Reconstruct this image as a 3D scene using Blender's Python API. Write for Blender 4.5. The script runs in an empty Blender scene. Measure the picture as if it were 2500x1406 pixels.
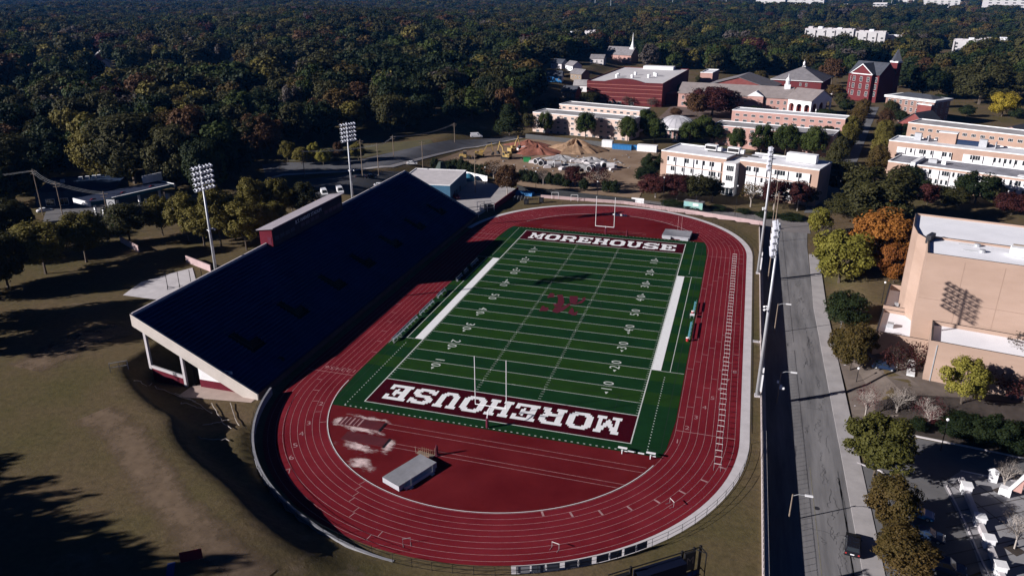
import bpy, math, random
import numpy as np
from mathutils import Vector, Matrix
R = math.radians
C = bpy.context.scene.collection
SC = bpy.context.scene
# ------------------------------------------------------------------ camera, sky, sun, exposure
CAM = (36.5586, -163.7009, 70.4269)
CROT = (68.40413, 0.08962, 16.69272)
FPX = 1853.56
cam = bpy.data.cameras.new('camera'); co = bpy.data.objects.new('camera', cam); C.objects.link(co)
co.location = CAM; co.rotation_euler = [R(a) for a in CROT]
cam.sensor_width = 36.0; cam.lens = 36.0*FPX/2500.0
cam.clip_start = 1.0; cam.clip_end = 20000.0
SC.camera = co
SUN_EL, SUN_AZ = 21.3, 32.8          # elevation; direction the shadows run (from +X towards +Y)
w = bpy.data.worlds.new('World'); SC.world = w; w.use_nodes = True
nt = w.node_tree; bg = nt.nodes['Background']
sky = nt.nodes.new('ShaderNodeTexSky'); sky.sky_type = 'NISHITA'; sky.sun_disc = False
sky.sun_elevation = R(SUN_EL); sky.sun_rotation = R(237.2)
sky.air_density = 0.22; sky.dust_density = 0.0; sky.ozone_density = 10.0; sky.altitude = 1500
nt.links.new(sky.outputs[0], bg.inputs[0]); bg.inputs[1].default_value = 0.05
sun = bpy.data.lights.new('sun', 'SUN'); sun.energy = 5.0; sun.angle = R(0.5); sun.color = (1.0, 0.95, 0.93)
so = bpy.data.objects.new('sun', sun); C.objects.link(so)
_d = Vector((math.cos(R(SUN_AZ))*math.cos(R(SUN_EL)), math.sin(R(SUN_AZ))*math.cos(R(SUN_EL)), -math.sin(R(SUN_EL))))
so.rotation_euler = _d.to_track_quat('-Z', 'Y').to_euler(); so.location = (-200, -150, 150)
SC.view_settings.view_transform = 'Standard'; SC.view_settings.look = 'None'
SC.view_settings.exposure = 0.7; SC.view_settings.gamma = 1.0
SC.render.engine = 'CYCLES'
SC.cycles.max_bounces = 4; SC.cycles.diffuse_bounces = 2; SC.cycles.glossy_bounces = 2
SC.cycles.transmission_bounces = 2; SC.cycles.volume_bounces = 0; SC.cycles.transparent_max_bounces = 12
SC.cycles.use_denoising = True
HAZE = 0.000027

# ------------------------------------------------------------------ ground shape and placing helpers
def ss(a, b, x):
    t = (x-a)/(b-a); t = 0.0 if t < 0 else 1.0 if t > 1 else t
    return t*t*(3-2*t)
WALLN = [(-45, 94.0), (-30, 94.2), (0, 94.2), (25, 88.4), (46.2, 82.0)]   # wall along the street beyond the track
def wall_y(x):
    for (x0, y0), (x1, y1) in zip(WALLN, WALLN[1:]):
        if x <= x1: return y0+(y1-y0)*max(0, (x-x0))/(x1-x0)
    return WALLN[-1][1]
def dtrack(x, y):
    dy = abs(y)-48.5
    return math.hypot(x, dy)-42.0 if dy > 0 else abs(x)-42.0
def Hf(x, y):
    r = math.hypot(x-36, y+160)
    far = 0.0
    if r > 420:
        far = ss(420, 1300, r)*(7*math.sin(x*.0041+1)*math.cos(y*.0033)+5*math.sin(x*.009+y*.007))
    if x > 46.0: return -2.2+3.0*ss(62, 71, x)*ss(-33, -24, y)*(1-ss(45, 75, y))+far
    if y > 80 and y > wall_y(x): return -2.2*ss(0, 46, x)+4.0*ss(-80, -102, x)+far
    d = dtrack(x, y)
    z = 0.0
    if x < 8 and y < -55:
        a = math.degrees(math.atan2(y+48.5, x))
        if a > 0: a = -180.0
        k = ss(-84, -122, a)
        top = 8.0+6.6*ss(-122, -154, a)+18.5*min(1.0, max(0.0, (-152-a)/20)); bot = top-5.4
        q = 1-ss(-148, -157, a); lip = 1.2*ss(1.3, 2.2, d)*q
        z = k*(lip+(4.5-1.2*q)*ss(bot, top, d))
    if x < -55 and y >= -64:
        z2 = 4.5*ss(-66.4, -70.5, x) if y < 64 else 4.2*ss(-80, -102, x)
        if -64 <= y < -55: z = max(z, z2)
        else: z = z2
    return z+far
_rot = Matrix.Rotation(R(CROT[2]), 3, 'Z') @ Matrix.Rotation(R(CROT[1]), 3, 'Y') @ Matrix.Rotation(R(CROT[0]), 3, 'X')
_roti = _rot.transposed()
def ray(px, py): return _rot @ Vector((px-1250, -(py-703), -FPX))
def G(px, py, z=None, dz=0.0):
    """point of the ground (or of height z) that the photograph shows at a pixel of its 2500 x 1406 frame"""
    d = ray(px, py); zz = 0.0 if z is None else z
    for i in range(14 if z is None else 1):
        t = (zz-CAM[2])/d.z; x, y = CAM[0]+t*d.x, CAM[1]+t*d.y
        if z is None: zz = zz*.4+Hf(x, y)*.6
    return Vector((x, y, zz+dz))
def PX(p):
    v = _roti @ (Vector(p)-Vector(CAM))
    if v.z > -1: return None
    return 1250+FPX*v.x/-v.z, 703-FPX*v.y/-v.z
def height_at(base, py):
    """height of a point straight above base that shows at row py"""
    d = ray(PX(base)[0], py); s = math.hypot(base[0]-CAM[0], base[1]-CAM[1])/math.hypot(d.x, d.y)
    return CAM[2]+s*d.z-base[2]
def dist(p): return (Vector(p)-Vector(CAM)).length

# ------------------------------------------------------------------ mesh and object helpers
class MB:
    def __init__(s): s.v = []; s.f = []; s.m = []
    def poly(s, pts, m=0):
        n = len(s.v); s.v += [tuple(p) for p in pts]; s.f.append(tuple(range(n, n+len(pts)))); s.m.append(m); return s
    def box(s, x, y, z, sx, sy, sz, m=0, rz=0.0, skip=''):
        """x, y centre; z bottom"""
        c, q = math.cos(rz), math.sin(rz); P = []
        for k in (0, 1):
            for (a, b) in ((-1, -1), (1, -1), (1, 1), (-1, 1)):
                u, v_ = a*sx/2, b*sy/2; P.append((x+u*c-v_*q, y+u*q+v_*c, z+k*sz))
        n = len(s.v); s.v += P
        for nm, f in (('b', (3, 2, 1, 0)), ('t', (4, 5, 6, 7)), ('f', (0, 1, 5, 4)), ('r', (1, 2, 6, 5)), ('k', (2, 3, 7, 6)), ('l', (3, 0, 4, 7))):
            if nm not in skip: s.f.append(tuple(n+i for i in f)); s.m.append(m)
        return s
    def prism(s, poly, z0, z1, m=0, mt=None, bottom=True):
        n = len(s.v); k = len(poly)
        a = sum(poly[i][0]*poly[(i+1) % k][1]-poly[(i+1) % k][0]*poly[i][1] for i in range(k))
        if a < 0: poly = poly[::-1]
        s.v += [(p[0], p[1], z0) for p in poly]+[(p[0], p[1], z1) for p in poly]
        for i in range(k):
            j = (i+1) % k; s.f.append((n+i, n+j, n+k+j, n+k+i)); s.m.append(m)
        s.f.append(tuple(range(n+k, n+2*k))); s.m.append(m if mt is None else mt)
        if bottom: s.f.append(tuple(reversed(range(n, n+k)))); s.m.append(m)
        return s
    def extr(s, prof, axis, a, b, m=0):
        """profile of (u, z) pairs extruded along 'x' (u=y) or 'y' (u=x) from a to b"""
        n = len(s.v); k = len(prof)
        for t in (a, b): s.v += [((t, u, z) if axis == 'x' else (u, t, z)) for u, z in prof]
        for i in range(k):
            j = (i+1) % k; s.f.append((n+i, n+j, n+k+j, n+k+i)); s.m.append(m)
        s.f.append(tuple(range(n, n+k))); s.m.append(m); s.f.append(tuple(reversed(range(n+k, n+2*k)))); s.m.append(m)
        return s
    def tube(s, p0, p1, r0, r1=None, n=6, m=0, cap=True):
        r1 = r0 if r1 is None else r1
        p0, p1 = Vector(p0), Vector(p1); d = (p1-p0)
        if d.length < 1e-6: return s
        d.normalize(); a = d.orthogonal().normalized(); b = d.cross(a); k = len(s.v)
        for p, r in ((p0, r0), (p1, r1)):
            for i in range(n):
                t = 2*math.pi*i/n; s.v.append(tuple(p+r*(math.cos(t)*a+math.sin(t)*b)))
        for i in range(n):
            j = (i+1) % n; s.f.append((k+i, k+j, k+n+j, k+n+i)); s.m.append(m)
        if cap:
            s.f.append(tuple(reversed(range(k, k+n)))); s.m.append(m); s.f.append(tuple(range(k+n, k+2*n))); s.m.append(m)
        return s
    def line(s, pts, r, n=4, m=0):
        for a, b in zip(pts, pts[1:]): s.tube(a, b, r, r, n, m)
        return s
    def lathe(s, prof, n=20, x=0, y=0, m=0):
        k = len(s.v)
        for r, z in prof:
            for i in range(n): t = 2*math.pi*i/n; s.v.append((x+r*math.cos(t), y+r*math.sin(t), z))
        for q in range(len(prof)-1):
            for i in range(n):
                j = (i+1) % n; s.f.append((k+q*n+i, k+q*n+j, k+(q+1)*n+j, k+(q+1)*n+i)); s.m.append(m)
        return s
    def sphere(s, c, r, n=8, m=0, sz=1.0):
        k = n//2
        return s.lathe([(max(.001, r*math.sin(math.pi*i/k)), c[2]-sz*r*math.cos(math.pi*i/k)) for i in range(k+1)], n, c[0], c[1], m)
    def mesh(s, name, mats, smooth=False):
        me = bpy.data.meshes.new(name); me.from_pydata(s.v, [], s.f)
        for mm in (mats if isinstance(mats, (list, tuple)) else [mats]): me.materials.append(mm)
        if len(me.materials) > 1: me.polygons.foreach_set('material_index', s.m)
        if smooth: me.polygons.foreach_set('use_smooth', [True]*len(s.f))
        me.update(); return me
    def build(s, name, mats, parent=None, loc=(0, 0, 0), rz=0.0, smooth=False):
        return put(name, s.mesh(name, mats, smooth), parent, loc, rz)
def put(name, me, parent=None, loc=(0, 0, 0), rz=0.0, scale=None):
    o = bpy.data.objects.new(name, me); C.objects.link(o); o.location = loc; o.rotation_euler = (0, 0, rz)
    if parent: o.parent = parent
    if scale: o.scale = scale
    return o
def tag(o, label, cat, group=None):
    o['label'] = label; o['category'] = cat
    if group: o['group'] = group
    return o
def thing(name, label, cat, loc=(0, 0, 0), rz=0.0, group=None):
    return tag(put(name, None, None, loc, rz), label, cat, group)
def struct(name, mb, mats, parent=None, kind='structure', smooth=False):
    o = mb.build(name, mats, parent, smooth=smooth); o['kind'] = kind; return o
def kids(o): return [c for c in ALLKIDS.get(o, [])]
def copy_tree(o, loc, rz=None, label=None, group=None):
    """a copy of a thing with copies of its parts and sub-parts"""
    def rec(a, par):
        c = a.copy(); C.objects.link(c)
        if par: c.parent = par
        for k in a.children: rec(k, c)
        return c
    r = rec(o, None); r.location = loc
    if rz is not None: r.rotation_euler = (0, 0, rz)
    if label: r['label'] = label
    if group: r['group'] = group
    return r
ORD = 'first second third fourth fifth sixth seventh eighth ninth tenth eleventh twelfth thirteenth fourteenth fifteenth sixteenth seventeenth eighteenth nineteenth twentieth'.split()
def nth(i):
    tens = {2: 'twenty', 3: 'thirty', 4: 'forty', 5: 'fifty', 6: 'sixty'}
    if i < 20: return ORD[i]
    t, u = divmod(i+1, 10)
    return (tens[t][:-1]+'ieth') if u == 0 else tens[t]+'-'+ORD[u-1]

# ------------------------------------------------------------------ materials
def M(name, col, var=.18, scale=.5, rough=.85, col2=None, metal=0.0, spec=.25, detail=4, bump=0.0, stretch=None):
    m = bpy.data.materials.new(name); m.use_nodes = True; n = m.node_tree; b = n.nodes['Principled BSDF']
    b.inputs['Roughness'].default_value = rough; b.inputs['Metallic'].default_value = metal
    b.inputs['Specular IOR Level'].default_value = spec
    if var or col2:
        tc = n.nodes.new('ShaderNodeTexCoord'); no = n.nodes.new('ShaderNodeTexNoise')
        no.inputs['Scale'].default_value = scale; no.inputs['Detail'].default_value = detail; no.inputs['Roughness'].default_value = .65
        if stretch:
            mp = n.nodes.new('ShaderNodeMapping'); mp.inputs['Scale'].default_value = stretch
            n.links.new(tc.outputs['Object'], mp.inputs[0]); n.links.new(mp.outputs[0], no.inputs['Vector'])
        else: n.links.new(tc.outputs['Object'], no.inputs['Vector'])
        rp = n.nodes.new('ShaderNodeValToRGB'); rp.color_ramp.elements[0].position = .3; rp.color_ramp.elements[1].position = .7
        a = [c*(1-var) for c in col]; e = list(col2) if col2 else [min(1, c*(1+var)) for c in col]
        rp.color_ramp.elements[0].color = (*a, 1); rp.color_ramp.elements[1].color = (*e, 1)
        n.links.new(no.outputs[0], rp.inputs[0]); n.links.new(rp.outputs[0], b.inputs['Base Color'])
        if bump:
            bp = n.nodes.new('ShaderNodeBump'); bp.inputs['Strength'].default_value = bump
            n.links.new(no.outputs[0], bp.inputs['Height']); n.links.new(bp.outputs[0], b.inputs['Normal'])
    else: b.inputs['Base Color'].default_value = (*col, 1)
    return m
LEAFK = .62
def leafmat(name, col, col2, tr=.2):
    """foliage: two tones mixed leaf clump by leaf clump, a little light passes through"""
    m = bpy.data.materials.new(name); m.use_nodes = True; n = m.node_tree; b = n.nodes['Principled BSDF']
    col = tuple(c*LEAFK for c in col); col2 = tuple(c*LEAFK for c in col2)
    b.inputs['Roughness'].default_value = .7; b.inputs['Specular IOR Level'].default_value = .15
    g = n.nodes.new('ShaderNodeNewGeometry'); oi = n.nodes.new('ShaderNodeObjectInfo'); tc = n.nodes.new('ShaderNodeTexCoord')
    no = n.nodes.new('ShaderNodeTexNoise'); no.inputs['Scale'].default_value = .55; no.inputs['Detail'].default_value = 3
    n.links.new(tc.outputs['Object'], no.inputs['Vector'])
    ad = n.nodes.new('ShaderNodeMath'); ad.operation = 'MULTIPLY_ADD'; ad.inputs[1].default_value = .18; 
    n.links.new(g.outputs['Random Per Island'], ad.inputs[0]); n.links.new(no.outputs[0], ad.inputs[2])
    a2 = n.nodes.new('ShaderNodeMath'); a2.operation = 'MULTIPLY_ADD'; a2.inputs[1].default_value = .42
    n.links.new(oi.outputs['Random'], a2.inputs[0]); n.links.new(ad.outputs[0], a2.inputs[2])
    rp = n.nodes.new('ShaderNodeValToRGB'); rp.color_ramp.elements[0].position = .45
    rp.color_ramp.elements[1].position = 1.0
    rp.color_ramp.elements[0].color = (*col, 1); rp.color_ramp.elements[1].color = (*col2, 1)
    n.links.new(a2.outputs[0], rp.inputs[0]); n.links.new(rp.outputs[0], b.inputs['Base Color'])
    t = n.nodes.new('ShaderNodeBsdfTranslucent'); n.links.new(rp.outputs[0], t.inputs[0])
    mx = n.nodes.new('ShaderNodeMixShader'); mx.inputs[0].default_value = tr
    n.links.new(b.outputs[0], mx.inputs[1]); n.links.new(t.outputs[0], mx.inputs[2])
    n.links.new(mx.outputs[0], n.nodes['Material Output'].inputs[0])
    return m
MT = {}
MT['turf'] = None
MT['white'] = M('white_paint', (.72, .72, .73), .06, 1.2)
MT['line'] = M('field_line_white', (.50, .53, .50), .15, 3)
MT['lane'] = M('lane_line_pink_white', (.33, .19, .195), .35, 1.2, spec=.05)
MT['maroon'] = M('maroon_turf', (.036, .0016, .0052), .2, .8, .95, spec=.03)
MT['maroonp'] = M('maroon_paint', (.115, .013, .024), .12, .6, spec=.1)
MT['concrete'] = M('concrete', (.34, .32, .32), .14, .35)
MT['pconc'] = M('pale_concrete', (.50, .47, .48), .12, .4)
MT['asph'] = M('asphalt', (.13, .13, .14), .22, .12, col2=(.17, .17, .18))
MT['dkasph'] = M('dark_asphalt', (.055, .056, .062), .2, .3)
MT['tan'] = M('tan_brick', (.355, .247, .19), .08, .09, col2=(.40, .285, .225), stretch=(1, 1, 3))
MT['peach'] = M('peach_brick', (.37, .25, .195), .1, .2)
MT['brick'] = M('red_brick', (.17, .045, .042), .12, .25, col2=(.21, .065, .06))
MT['brick2'] = M('pale_red_brick', (.40, .235, .205), .1, .3)
MT['dkbrick'] = M('dark_red_brick', (.105, .018, .021), .12, .3)
MT['wroof'] = M('white_roof_membrane', (.66, .66, .70), .1, .10, col2=(.80, .80, .83), detail=7)
MT['groof'] = M('grey_roof_membrane', (.30, .29, .30), .25, .15, col2=(.40, .38, .38))
MT['shingle'] = M('grey_shingles', (.17, .16, .17), .2, .4)
MT['dkshingle'] = M('dark_slate_roof', (.055, .06, .075), .2, .4)
MT['brshingle'] = M('brown_grey_roof', (.22, .19, .185), .15, .3)
MT['metal'] = M('galvanised_steel', (.42, .43, .45), .1, 1, rough=.5, metal=.3)
MT['dkmetal'] = M('dark_steel', (.03, .03, .035), .1, 1, rough=.5)
MT['black'] = M('black_paint', (.012, .012, .014), 0, 1, rough=.5)
MT['glass'] = M('window_glass', (.02, .025, .03), 0, 1, rough=.12, spec=.6)
MT['blind'] = M('pale_blinds', (.62, .62, .64), .1, 1)
MT['dirt'] = M('bare_dirt', (.21, .135, .085), .25, .06, col2=(.30, .215, .15))
MT['redclay'] = M('red_clay', (.16, .055, .035), .25, .4, col2=(.25, .10, .07), bump=.5)
MT['sand'] = M('orange_sand', (.25, .15, .09), .3, .4, col2=(.35, .23, .145), bump=.5)
MT['rubble'] = M('grey_rubble', (.20, .195, .20), .3, 1.2, col2=(.36, .355, .365), bump=.6)
MT['bark'] = M('bark', (.09, .07, .055), .3, 2)
MT['pbark'] = M('pale_bark', (.34, .30, .27), .25, 2)
MT['wood'] = M('weathered_wood', (.22, .17, .13), .2, 2)
MT['yellow'] = M('machine_yellow', (.36, .25, .09), .25, 1, rough=.6)
MT['bluepl'] = M('blue_paint', (.03, .16, .38), .1, 1, rough=.5)
MT['greenpl'] = M('green_paint', (.02, .18, .06), .1, 1, rough=.5)
MT['red'] = M('red_paint', (.35, .03, .03), .1, 1, rough=.5)
MT['carwhite'] = M('white_car_paint', (.78, .78, .8), 0, 1, rough=.25, spec=.5)
MT['carblack'] = M('black_car_paint', (.012, .012, .016), 0, 1, rough=.2, spec=.5)
MT['carblue'] = M('dark_blue_car_paint', (.015, .03, .07), 0, 1, rough=.2, spec=.5)
MT['carred'] = M('red_car_paint', (.25, .02, .03), 0, 1, rough=.25, spec=.5)
MT['tyre'] = M('tyre_rubber', (.02, .02, .02), 0, 1)
MT['navy'] = M('shade_navy_seating', (.017, .027, .112), .35, .12, rough=.8, spec=.08)  # blue of the stand's sky-lit shade is put into the seating colour
MT['pad'] = M('grey_vinyl_mat', (.23, .23, .25), .12, .6, rough=.5)
MT['pinkwall'] = M('pinkish_rendered_wall', (.40, .29, .29), .12, .5)
MT['netdark'] = M('dark_windscreen_fabric', (.025, .027, .03), .2, 1)
# ------------------------------------------------------------------ the ground, one sheet to the horizon
def ground_axis(fine, lo, hi, far, extra=()):
    a = list(np.arange(lo, hi+.01, fine)); s = fine
    while a[-1] < far[1]: s *= 1.16; a.append(a[-1]+s)
    s = fine
    while a[0] > far[0]: s *= 1.16; a.insert(0, a[0]-s)
    return sorted(set([round(float(v), 3) for v in a]+list(extra)))
xs = ground_axis(1.5, -105, 60, (-7000, 7000), (45.95, 46.05)); ys = ground_axis(1.5, -112, 108, (-420, 7200))
gm = MB(); nx = len(xs)
for y in ys:
    for x in xs: gm.v.append((x, y, Hf(x, y)-.06))
for j in range(len(ys)-1):
    for i in range(nx-1):
        k = j*nx+i; gm.f.append((k, k+1, k+nx+1, k+nx)); gm.m.append(0)
def ground_material():
    m = bpy.data.materials.new('dormant_grass_and_leaf_litter'); m.use_nodes = True; n = m.node_tree; b = n.nodes['Principled BSDF']
    b.inputs['Roughness'].default_value = .95; b.inputs['Specular IOR Level'].default_value = .05
    tc = n.nodes.new('ShaderNodeTexCoord')
    def noise(s, d=5, r=.6):
        o = n.nodes.new('ShaderNodeTexNoise'); o.inputs['Scale'].default_value = s; o.inputs['Detail'].default_value = d
        o.inputs['Roughness'].default_value = r; n.links.new(tc.outputs['Object'], o.inputs['Vector']); return o
    def ramp(src, a, ca, b_, cb):
        r = n.nodes.new('ShaderNodeValToRGB'); r.color_ramp.elements[0].position = a; r.color_ramp.elements[1].position = b_
        r.color_ramp.elements[0].color = (*ca, 1); r.color_ramp.elements[1].color = (*cb, 1); n.links.new(src.outputs[0], r.inputs[0]); return r
    def mix(f, x, y, mode='MIX'):
        q = n.nodes.new('ShaderNodeMix'); q.data_type = 'RGBA'; q.blend_type = mode
        if isinstance(f, float): q.inputs[0].default_value = f
        else: n.links.new(f.outputs[0], q.inputs[0])
        n.links.new(x.outputs['Color' if 'Color' in x.outputs else 2], q.inputs[6]); n.links.new(y.outputs['Color' if 'Color' in y.outputs else 2], q.inputs[7]); return q
    big = ramp(noise(.035, 6, .65), .38, (.126, .090, .056), .66, (.088, .075, .034))
    fine = ramp(noise(.9, 6, .75), .3, (.66, .66, .66), .72, (1.22, 1.2, 1.14))
    q = mix(1.0, big, fine, 'MULTIPLY')
    bare = ramp(noise(.06, 7, .7), .60, (0, 0, 0), .72, (1, 1, 1))
    soil = n.nodes.new('ShaderNodeRGB'); soil.outputs[0].default_value = (.185, .137, .102, 1)
    q2 = mix(bare, q, soil)
    n.links.new(q2.outputs[2], b.inputs['Base Color'])
    bp = n.nodes.new('ShaderNodeBump'); bp.inputs['Strength'].default_value = .4; bp.inputs['Distance'].default_value = .2
    n.links.new(noise(1.6, 5, .8).outputs[0], bp.inputs['Height']); n.links.new(bp.outputs[0], b.inputs['Normal'])
    return m
GROUND = struct('ground', gm, ground_material(), smooth=True)

def strip(name, left, right, mat, dz=.03, n=6, m=8, kind='structure', parent=None, obj=True, mb=None):
    """a road-like sheet between two polylines of equal length, laid on the ground"""
    g = mb or MB()
    def samp(pl):
        o = []
        for a, b in zip(pl, pl[1:]):
            for i in range(n): o.append((a[0]+(b[0]-a[0])*i/n, a[1]+(b[1]-a[1])*i/n))
        return o+[pl[-1][:2]]
    L, Q = samp(left), samp(right); k0 = len(g.v)
    for a, b in zip(L, Q):
        for i in range(m+1):
            x, y = a[0]+(b[0]-a[0])*i/m, a[1]+(b[1]-a[1])*i/m; g.v.append((x, y, Hf(x, y)+dz))
    for j in range(len(L)-1):
        for i in range(m):
            k = k0+j*(m+1)+i; g.f.append((k, k+1, k+m+2, k+m+1)); g.m.append(0)
    return struct(name, g, mat, parent, kind) if obj else g
def P2(pts, z=None): return [tuple(G(px, py, z)[:2]) for px, py in pts]
def ring_pts(r, a0, a1, n):
    """part of a track-shaped ring; a in degrees round the near bend (-180..0) or far bend (0..180)"""
    o = []
    for i in range(n+1):
        a = a0+(a1-a0)*i/n; c, s = math.cos(R(a)), math.sin(R(a)); o.append((r*c, r*s+(48.5 if s >= 0 else -48.5)))
    return o
def loop_pts(r, n=56): return ring_pts(r, -180, 0, n)[:-1]+[(r, -48.5)]+ring_pts(r, .001, 179.999, n)
def band(mb, r0, r1, z, m=0, pts=None, closed=True):
    A = loop_pts(r0) if pts is None else pts(r0); B = loop_pts(r1) if pts is None else pts(r1); k = len(A); n = len(mb.v)
    mb.v += [(x, y, z) for x, y in A]+[(x, y, z) for x, y in B]
    for i in range(k if closed else k-1):
        j = (i+1) % k; mb.f.append((n+i, n+k+i, n+k+j, n+j)); mb.m.append(m)
    return mb
# ------------------------------------------------------------------ running track
def runmat(name, col):
    return M(name, col, .26, .09, .9, col2=(col[0]*1.18, col[1]*1.5+.003, col[2]*1.4+.002), spec=.03, detail=10)
MT['track'] = runmat('red_running_track', (.150, .0095, .0165)); MT['dzone'] = runmat('red_infield_surface', (.108, .0065, .0098))
trk = struct('running_track', band(MB(), 31.1, 41.7, -.02), MT['track'])
dz = MB().poly([(x, y, -.03) for x, y in loop_pts(31.1)]); struct('infield_surface', dz, MT['dzone'])
apr = band(MB(), 41.7, 43.3, -.03, 0, lambda r: ring_pts(r, -71, -.001, 30)+ring_pts(r, .001, 175, 50), False)
struct('concrete_apron', apr, MT['pconc'])
ln = MB()
for i in range(9): band(ln, 31.14+i*1.22, 31.14+i*1.22+.06, -.008)
def rad_tick(mb, r0, r1, a, wdt=.06, z=-.006):
    """a mark across lanes at angle a round a bend"""
    c, s = math.cos(R(a)), math.sin(R(a)); yo = 48.5 if s >= 0 else -48.5
    mb.poly([(r0*c+s*wdt, r0*s-c*wdt+yo, z), (r1*c+s*wdt, r1*s-c*wdt+yo, z), (r1*c-s*wdt, r1*s+c*wdt+yo, z), (r0*c-s*wdt, r0*s+c*wdt+yo, z)])
def cross(mb, r0, r1, y, side=1, wdt=.06):
    mb.poly([(side*r0, y-wdt, -.006), (side*r1, y-wdt, -.006), (side*r1, y+wdt, -.006), (side*r0, y+wdt, -.006)])
rnd = random.Random(5)
cross(ln, 31.1, 41, -48.6); cross(ln, 31.1, 41, 45.6); cross(ln, 31.1, 41, -46.5, -1); cross(ln, 31.1, 41, 43.5, -1); cross(ln, 31.1, 41, 48.0, -1, .07)
for i in range(8):
    r = 31.2+1.22*i
    rad_tick(ln, r, r+1.1, -62+i*7.0, .16); rad_tick(ln, r, r+1.1, -152-i*6.5); rad_tick(ln, r, r+1.1, 40-i*5.5); rad_tick(ln, r, r+1.1, 62-i*5.2); rad_tick(ln, r, r+1.1, 128+i*4)
    cross(ln, r, r+1.1, -44+i*4.0); cross(ln, r, r+1.1, -25+i*3.6); cross(ln, r, r+1.1, 20+i*3.1)
    rad_tick(ln, r, r+1.1, -110-rnd.random()*8+i*2)
    cross(ln, r, r+1.1, -36+i*5, -1, .06)
_font = {}
def text_mesh(s, size):
    cu = bpy.data.curves.new('lettering', 'FONT'); cu.body = s; cu.size = size; cu.align_x = 'CENTER'; cu.align_y = 'CENTER'; cu.resolution_u = 3
    ob = bpy.data.objects.new('lettering', cu); me = bpy.data.meshes.new_from_object(ob)
    vs = [tuple(v.co) for v in me.vertices]; fs = [tuple(p.vertices) for p in me.polygons]
    bpy.data.objects.remove(ob); bpy.data.meshes.remove(me); bpy.data.curves.remove(cu); return vs, fs
def add_text(mb, s, size, x, y, z, rz, m=0, bold=0.0, sx=1.0):
    key = (s, size)
    if key not in _font: _font[key] = text_mesh(s, size)
    vs, fs = _font[key]; c, q = math.cos(rz), math.sin(rz)
    n = len(mb.v); mb.v += [(x+v[0]*sx*c-v[1]*q, y+v[0]*sx*q+v[1]*c, z) for v in vs]
    for f in fs: mb.f.append(tuple(n+i for i in f)); mb.m.append(m)
ln0 = ln; ln = MB()
for i in range(8):
    r = 31.2+1.22*i+.55
    add_text(ln, str(i+1), 1.75, r, -51.2+i*3.9 if i else -52.0, -.005, 0)
    if i < 6: add_text(ln, str(i+1), 1.7, -r, -44.8, -.005, math.pi)
    a = -162.5+5.2*i-(6 if i < 2 else 0); c, s = math.cos(R(a)), math.sin(R(a))
    if 0 < i < 7: add_text(ln, str(i+1), 1.8, r*c, r*s-48.5, -.005, R(a)+math.pi)
for x, t in ((-33, 'S'), (-34.2, 'T'), (-35.4, 'A'), (-36.6, 'R')): pass
struct('lane_number', ln, MT['lane'], trk)
struct('track_markings', ln0, MT['lane'], trk)
# inner kerb rail of the track
kb = MB(); band(kb, 30.95, 31.06, .05, 0, lambda r: ring_pts(r, -180, -22, 60), False); band(kb, 30.95, 31.06, .05, 0, lambda r: ring_pts(r, 35, 150, 40), False)
tag(kb.build('track_kerb', MT['white']), 'thin white kerb rail round the inside of the red track bends', 'kerb')
# ------------------------------------------------------------------ football field
YD = .9144
MT['turfa'] = M('turf_dark_green', (.0070, .0310, .0105), .18, .25, .95, spec=.02, detail=6); MT['turfb'] = M('turf_light_green', (.0140, .0420, .0085), .18, .25, .95, spec=.02, detail=6)
tf = MB()
def arcx(y): return math.sqrt(max(0, 30.9**2-max(0, abs(y)-48.5)**2))
yy = [-57.6, -56.5, -54.864]+[(-50+5*k)*YD for k in range(0, 21)]+[54.864, 56.6, 57.9]
for i, (a, b) in enumerate(zip(yy, yy[1:])):
    m = 1 if (i % 2 == 0 and abs(a) < 47 and abs(b) < 47) else 0
    tf.poly([(-arcx(a), a, -.01), (arcx(a), a, -.01), (arcx(b), b, -.01), (-arcx(b), b, -.01)], m)
field = struct('football_field', tf, [MT['turfa'], MT['turfb']])
def rect(mb, x0, y0, x1, y1, z, m=0): return mb.poly([(x0, y0, z), (x1, y0, z), (x1, y1, z), (x0, y1, z)], m)
HW = 24.384
for s in (-1, 1):
    e = MB(); rect(e, -HW, min(s*45.72, s*54.864), HW, max(s*45.72, s*54.864), -.002); e.build('end_zone', MT['maroon'], field)
fl = MB(); W = .055
for k in range(-9, 10): rect(fl, -HW, k*5*YD-W, HW, k*5*YD+W, .003)
for s in (-1, 1):
    rect(fl, -HW, s*45.72-.1, HW, s*45.72+.1, .003); rect(fl, -HW, s*54.864-.09, HW, s*54.864+.09, .003)
    rect(fl, s*HW-.1, -54.95, s*HW+.1, 54.95, .005)
    for k in range(-49, 50):
        if k % 5:
            for x0, x1 in ((s*6.1-.32, s*6.1+.32), (s*(HW-.25)-.32, s*(HW-.25)+.3)): rect(fl, x0, k*YD-.04, x1, k*YD+.04, .003)
        else: rect(fl, s*6.1-.05, k*YD-.32, s*6.1+.05, k*YD+.32, .005)
    rect(fl, s*28.1-.06, -27.6, s*28.1+.06, 27.4, .003); rect(fl, s*26.3, -27.66, s*30.8, -27.54, .004); rect(fl, s*26.3, 27.3, s*30.8, 27.42, .004)
    y = -56.9
    while y < 57:
        if abs(y) > 29.5: rect(fl, s*27.3-.09, y, s*27.3+.09, y+.28, .003)
        y += .92
    rect(fl, s*0-.3, s*41.1-.05, .3, s*41.1+.05, .006)
x = -27.3
while x < 27.3: rect(fl, x, -57.2, x+.35, -57.02, .003); rect(fl, x, 57.3, x+.3, 57.42, .003); x += 1.05
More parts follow.
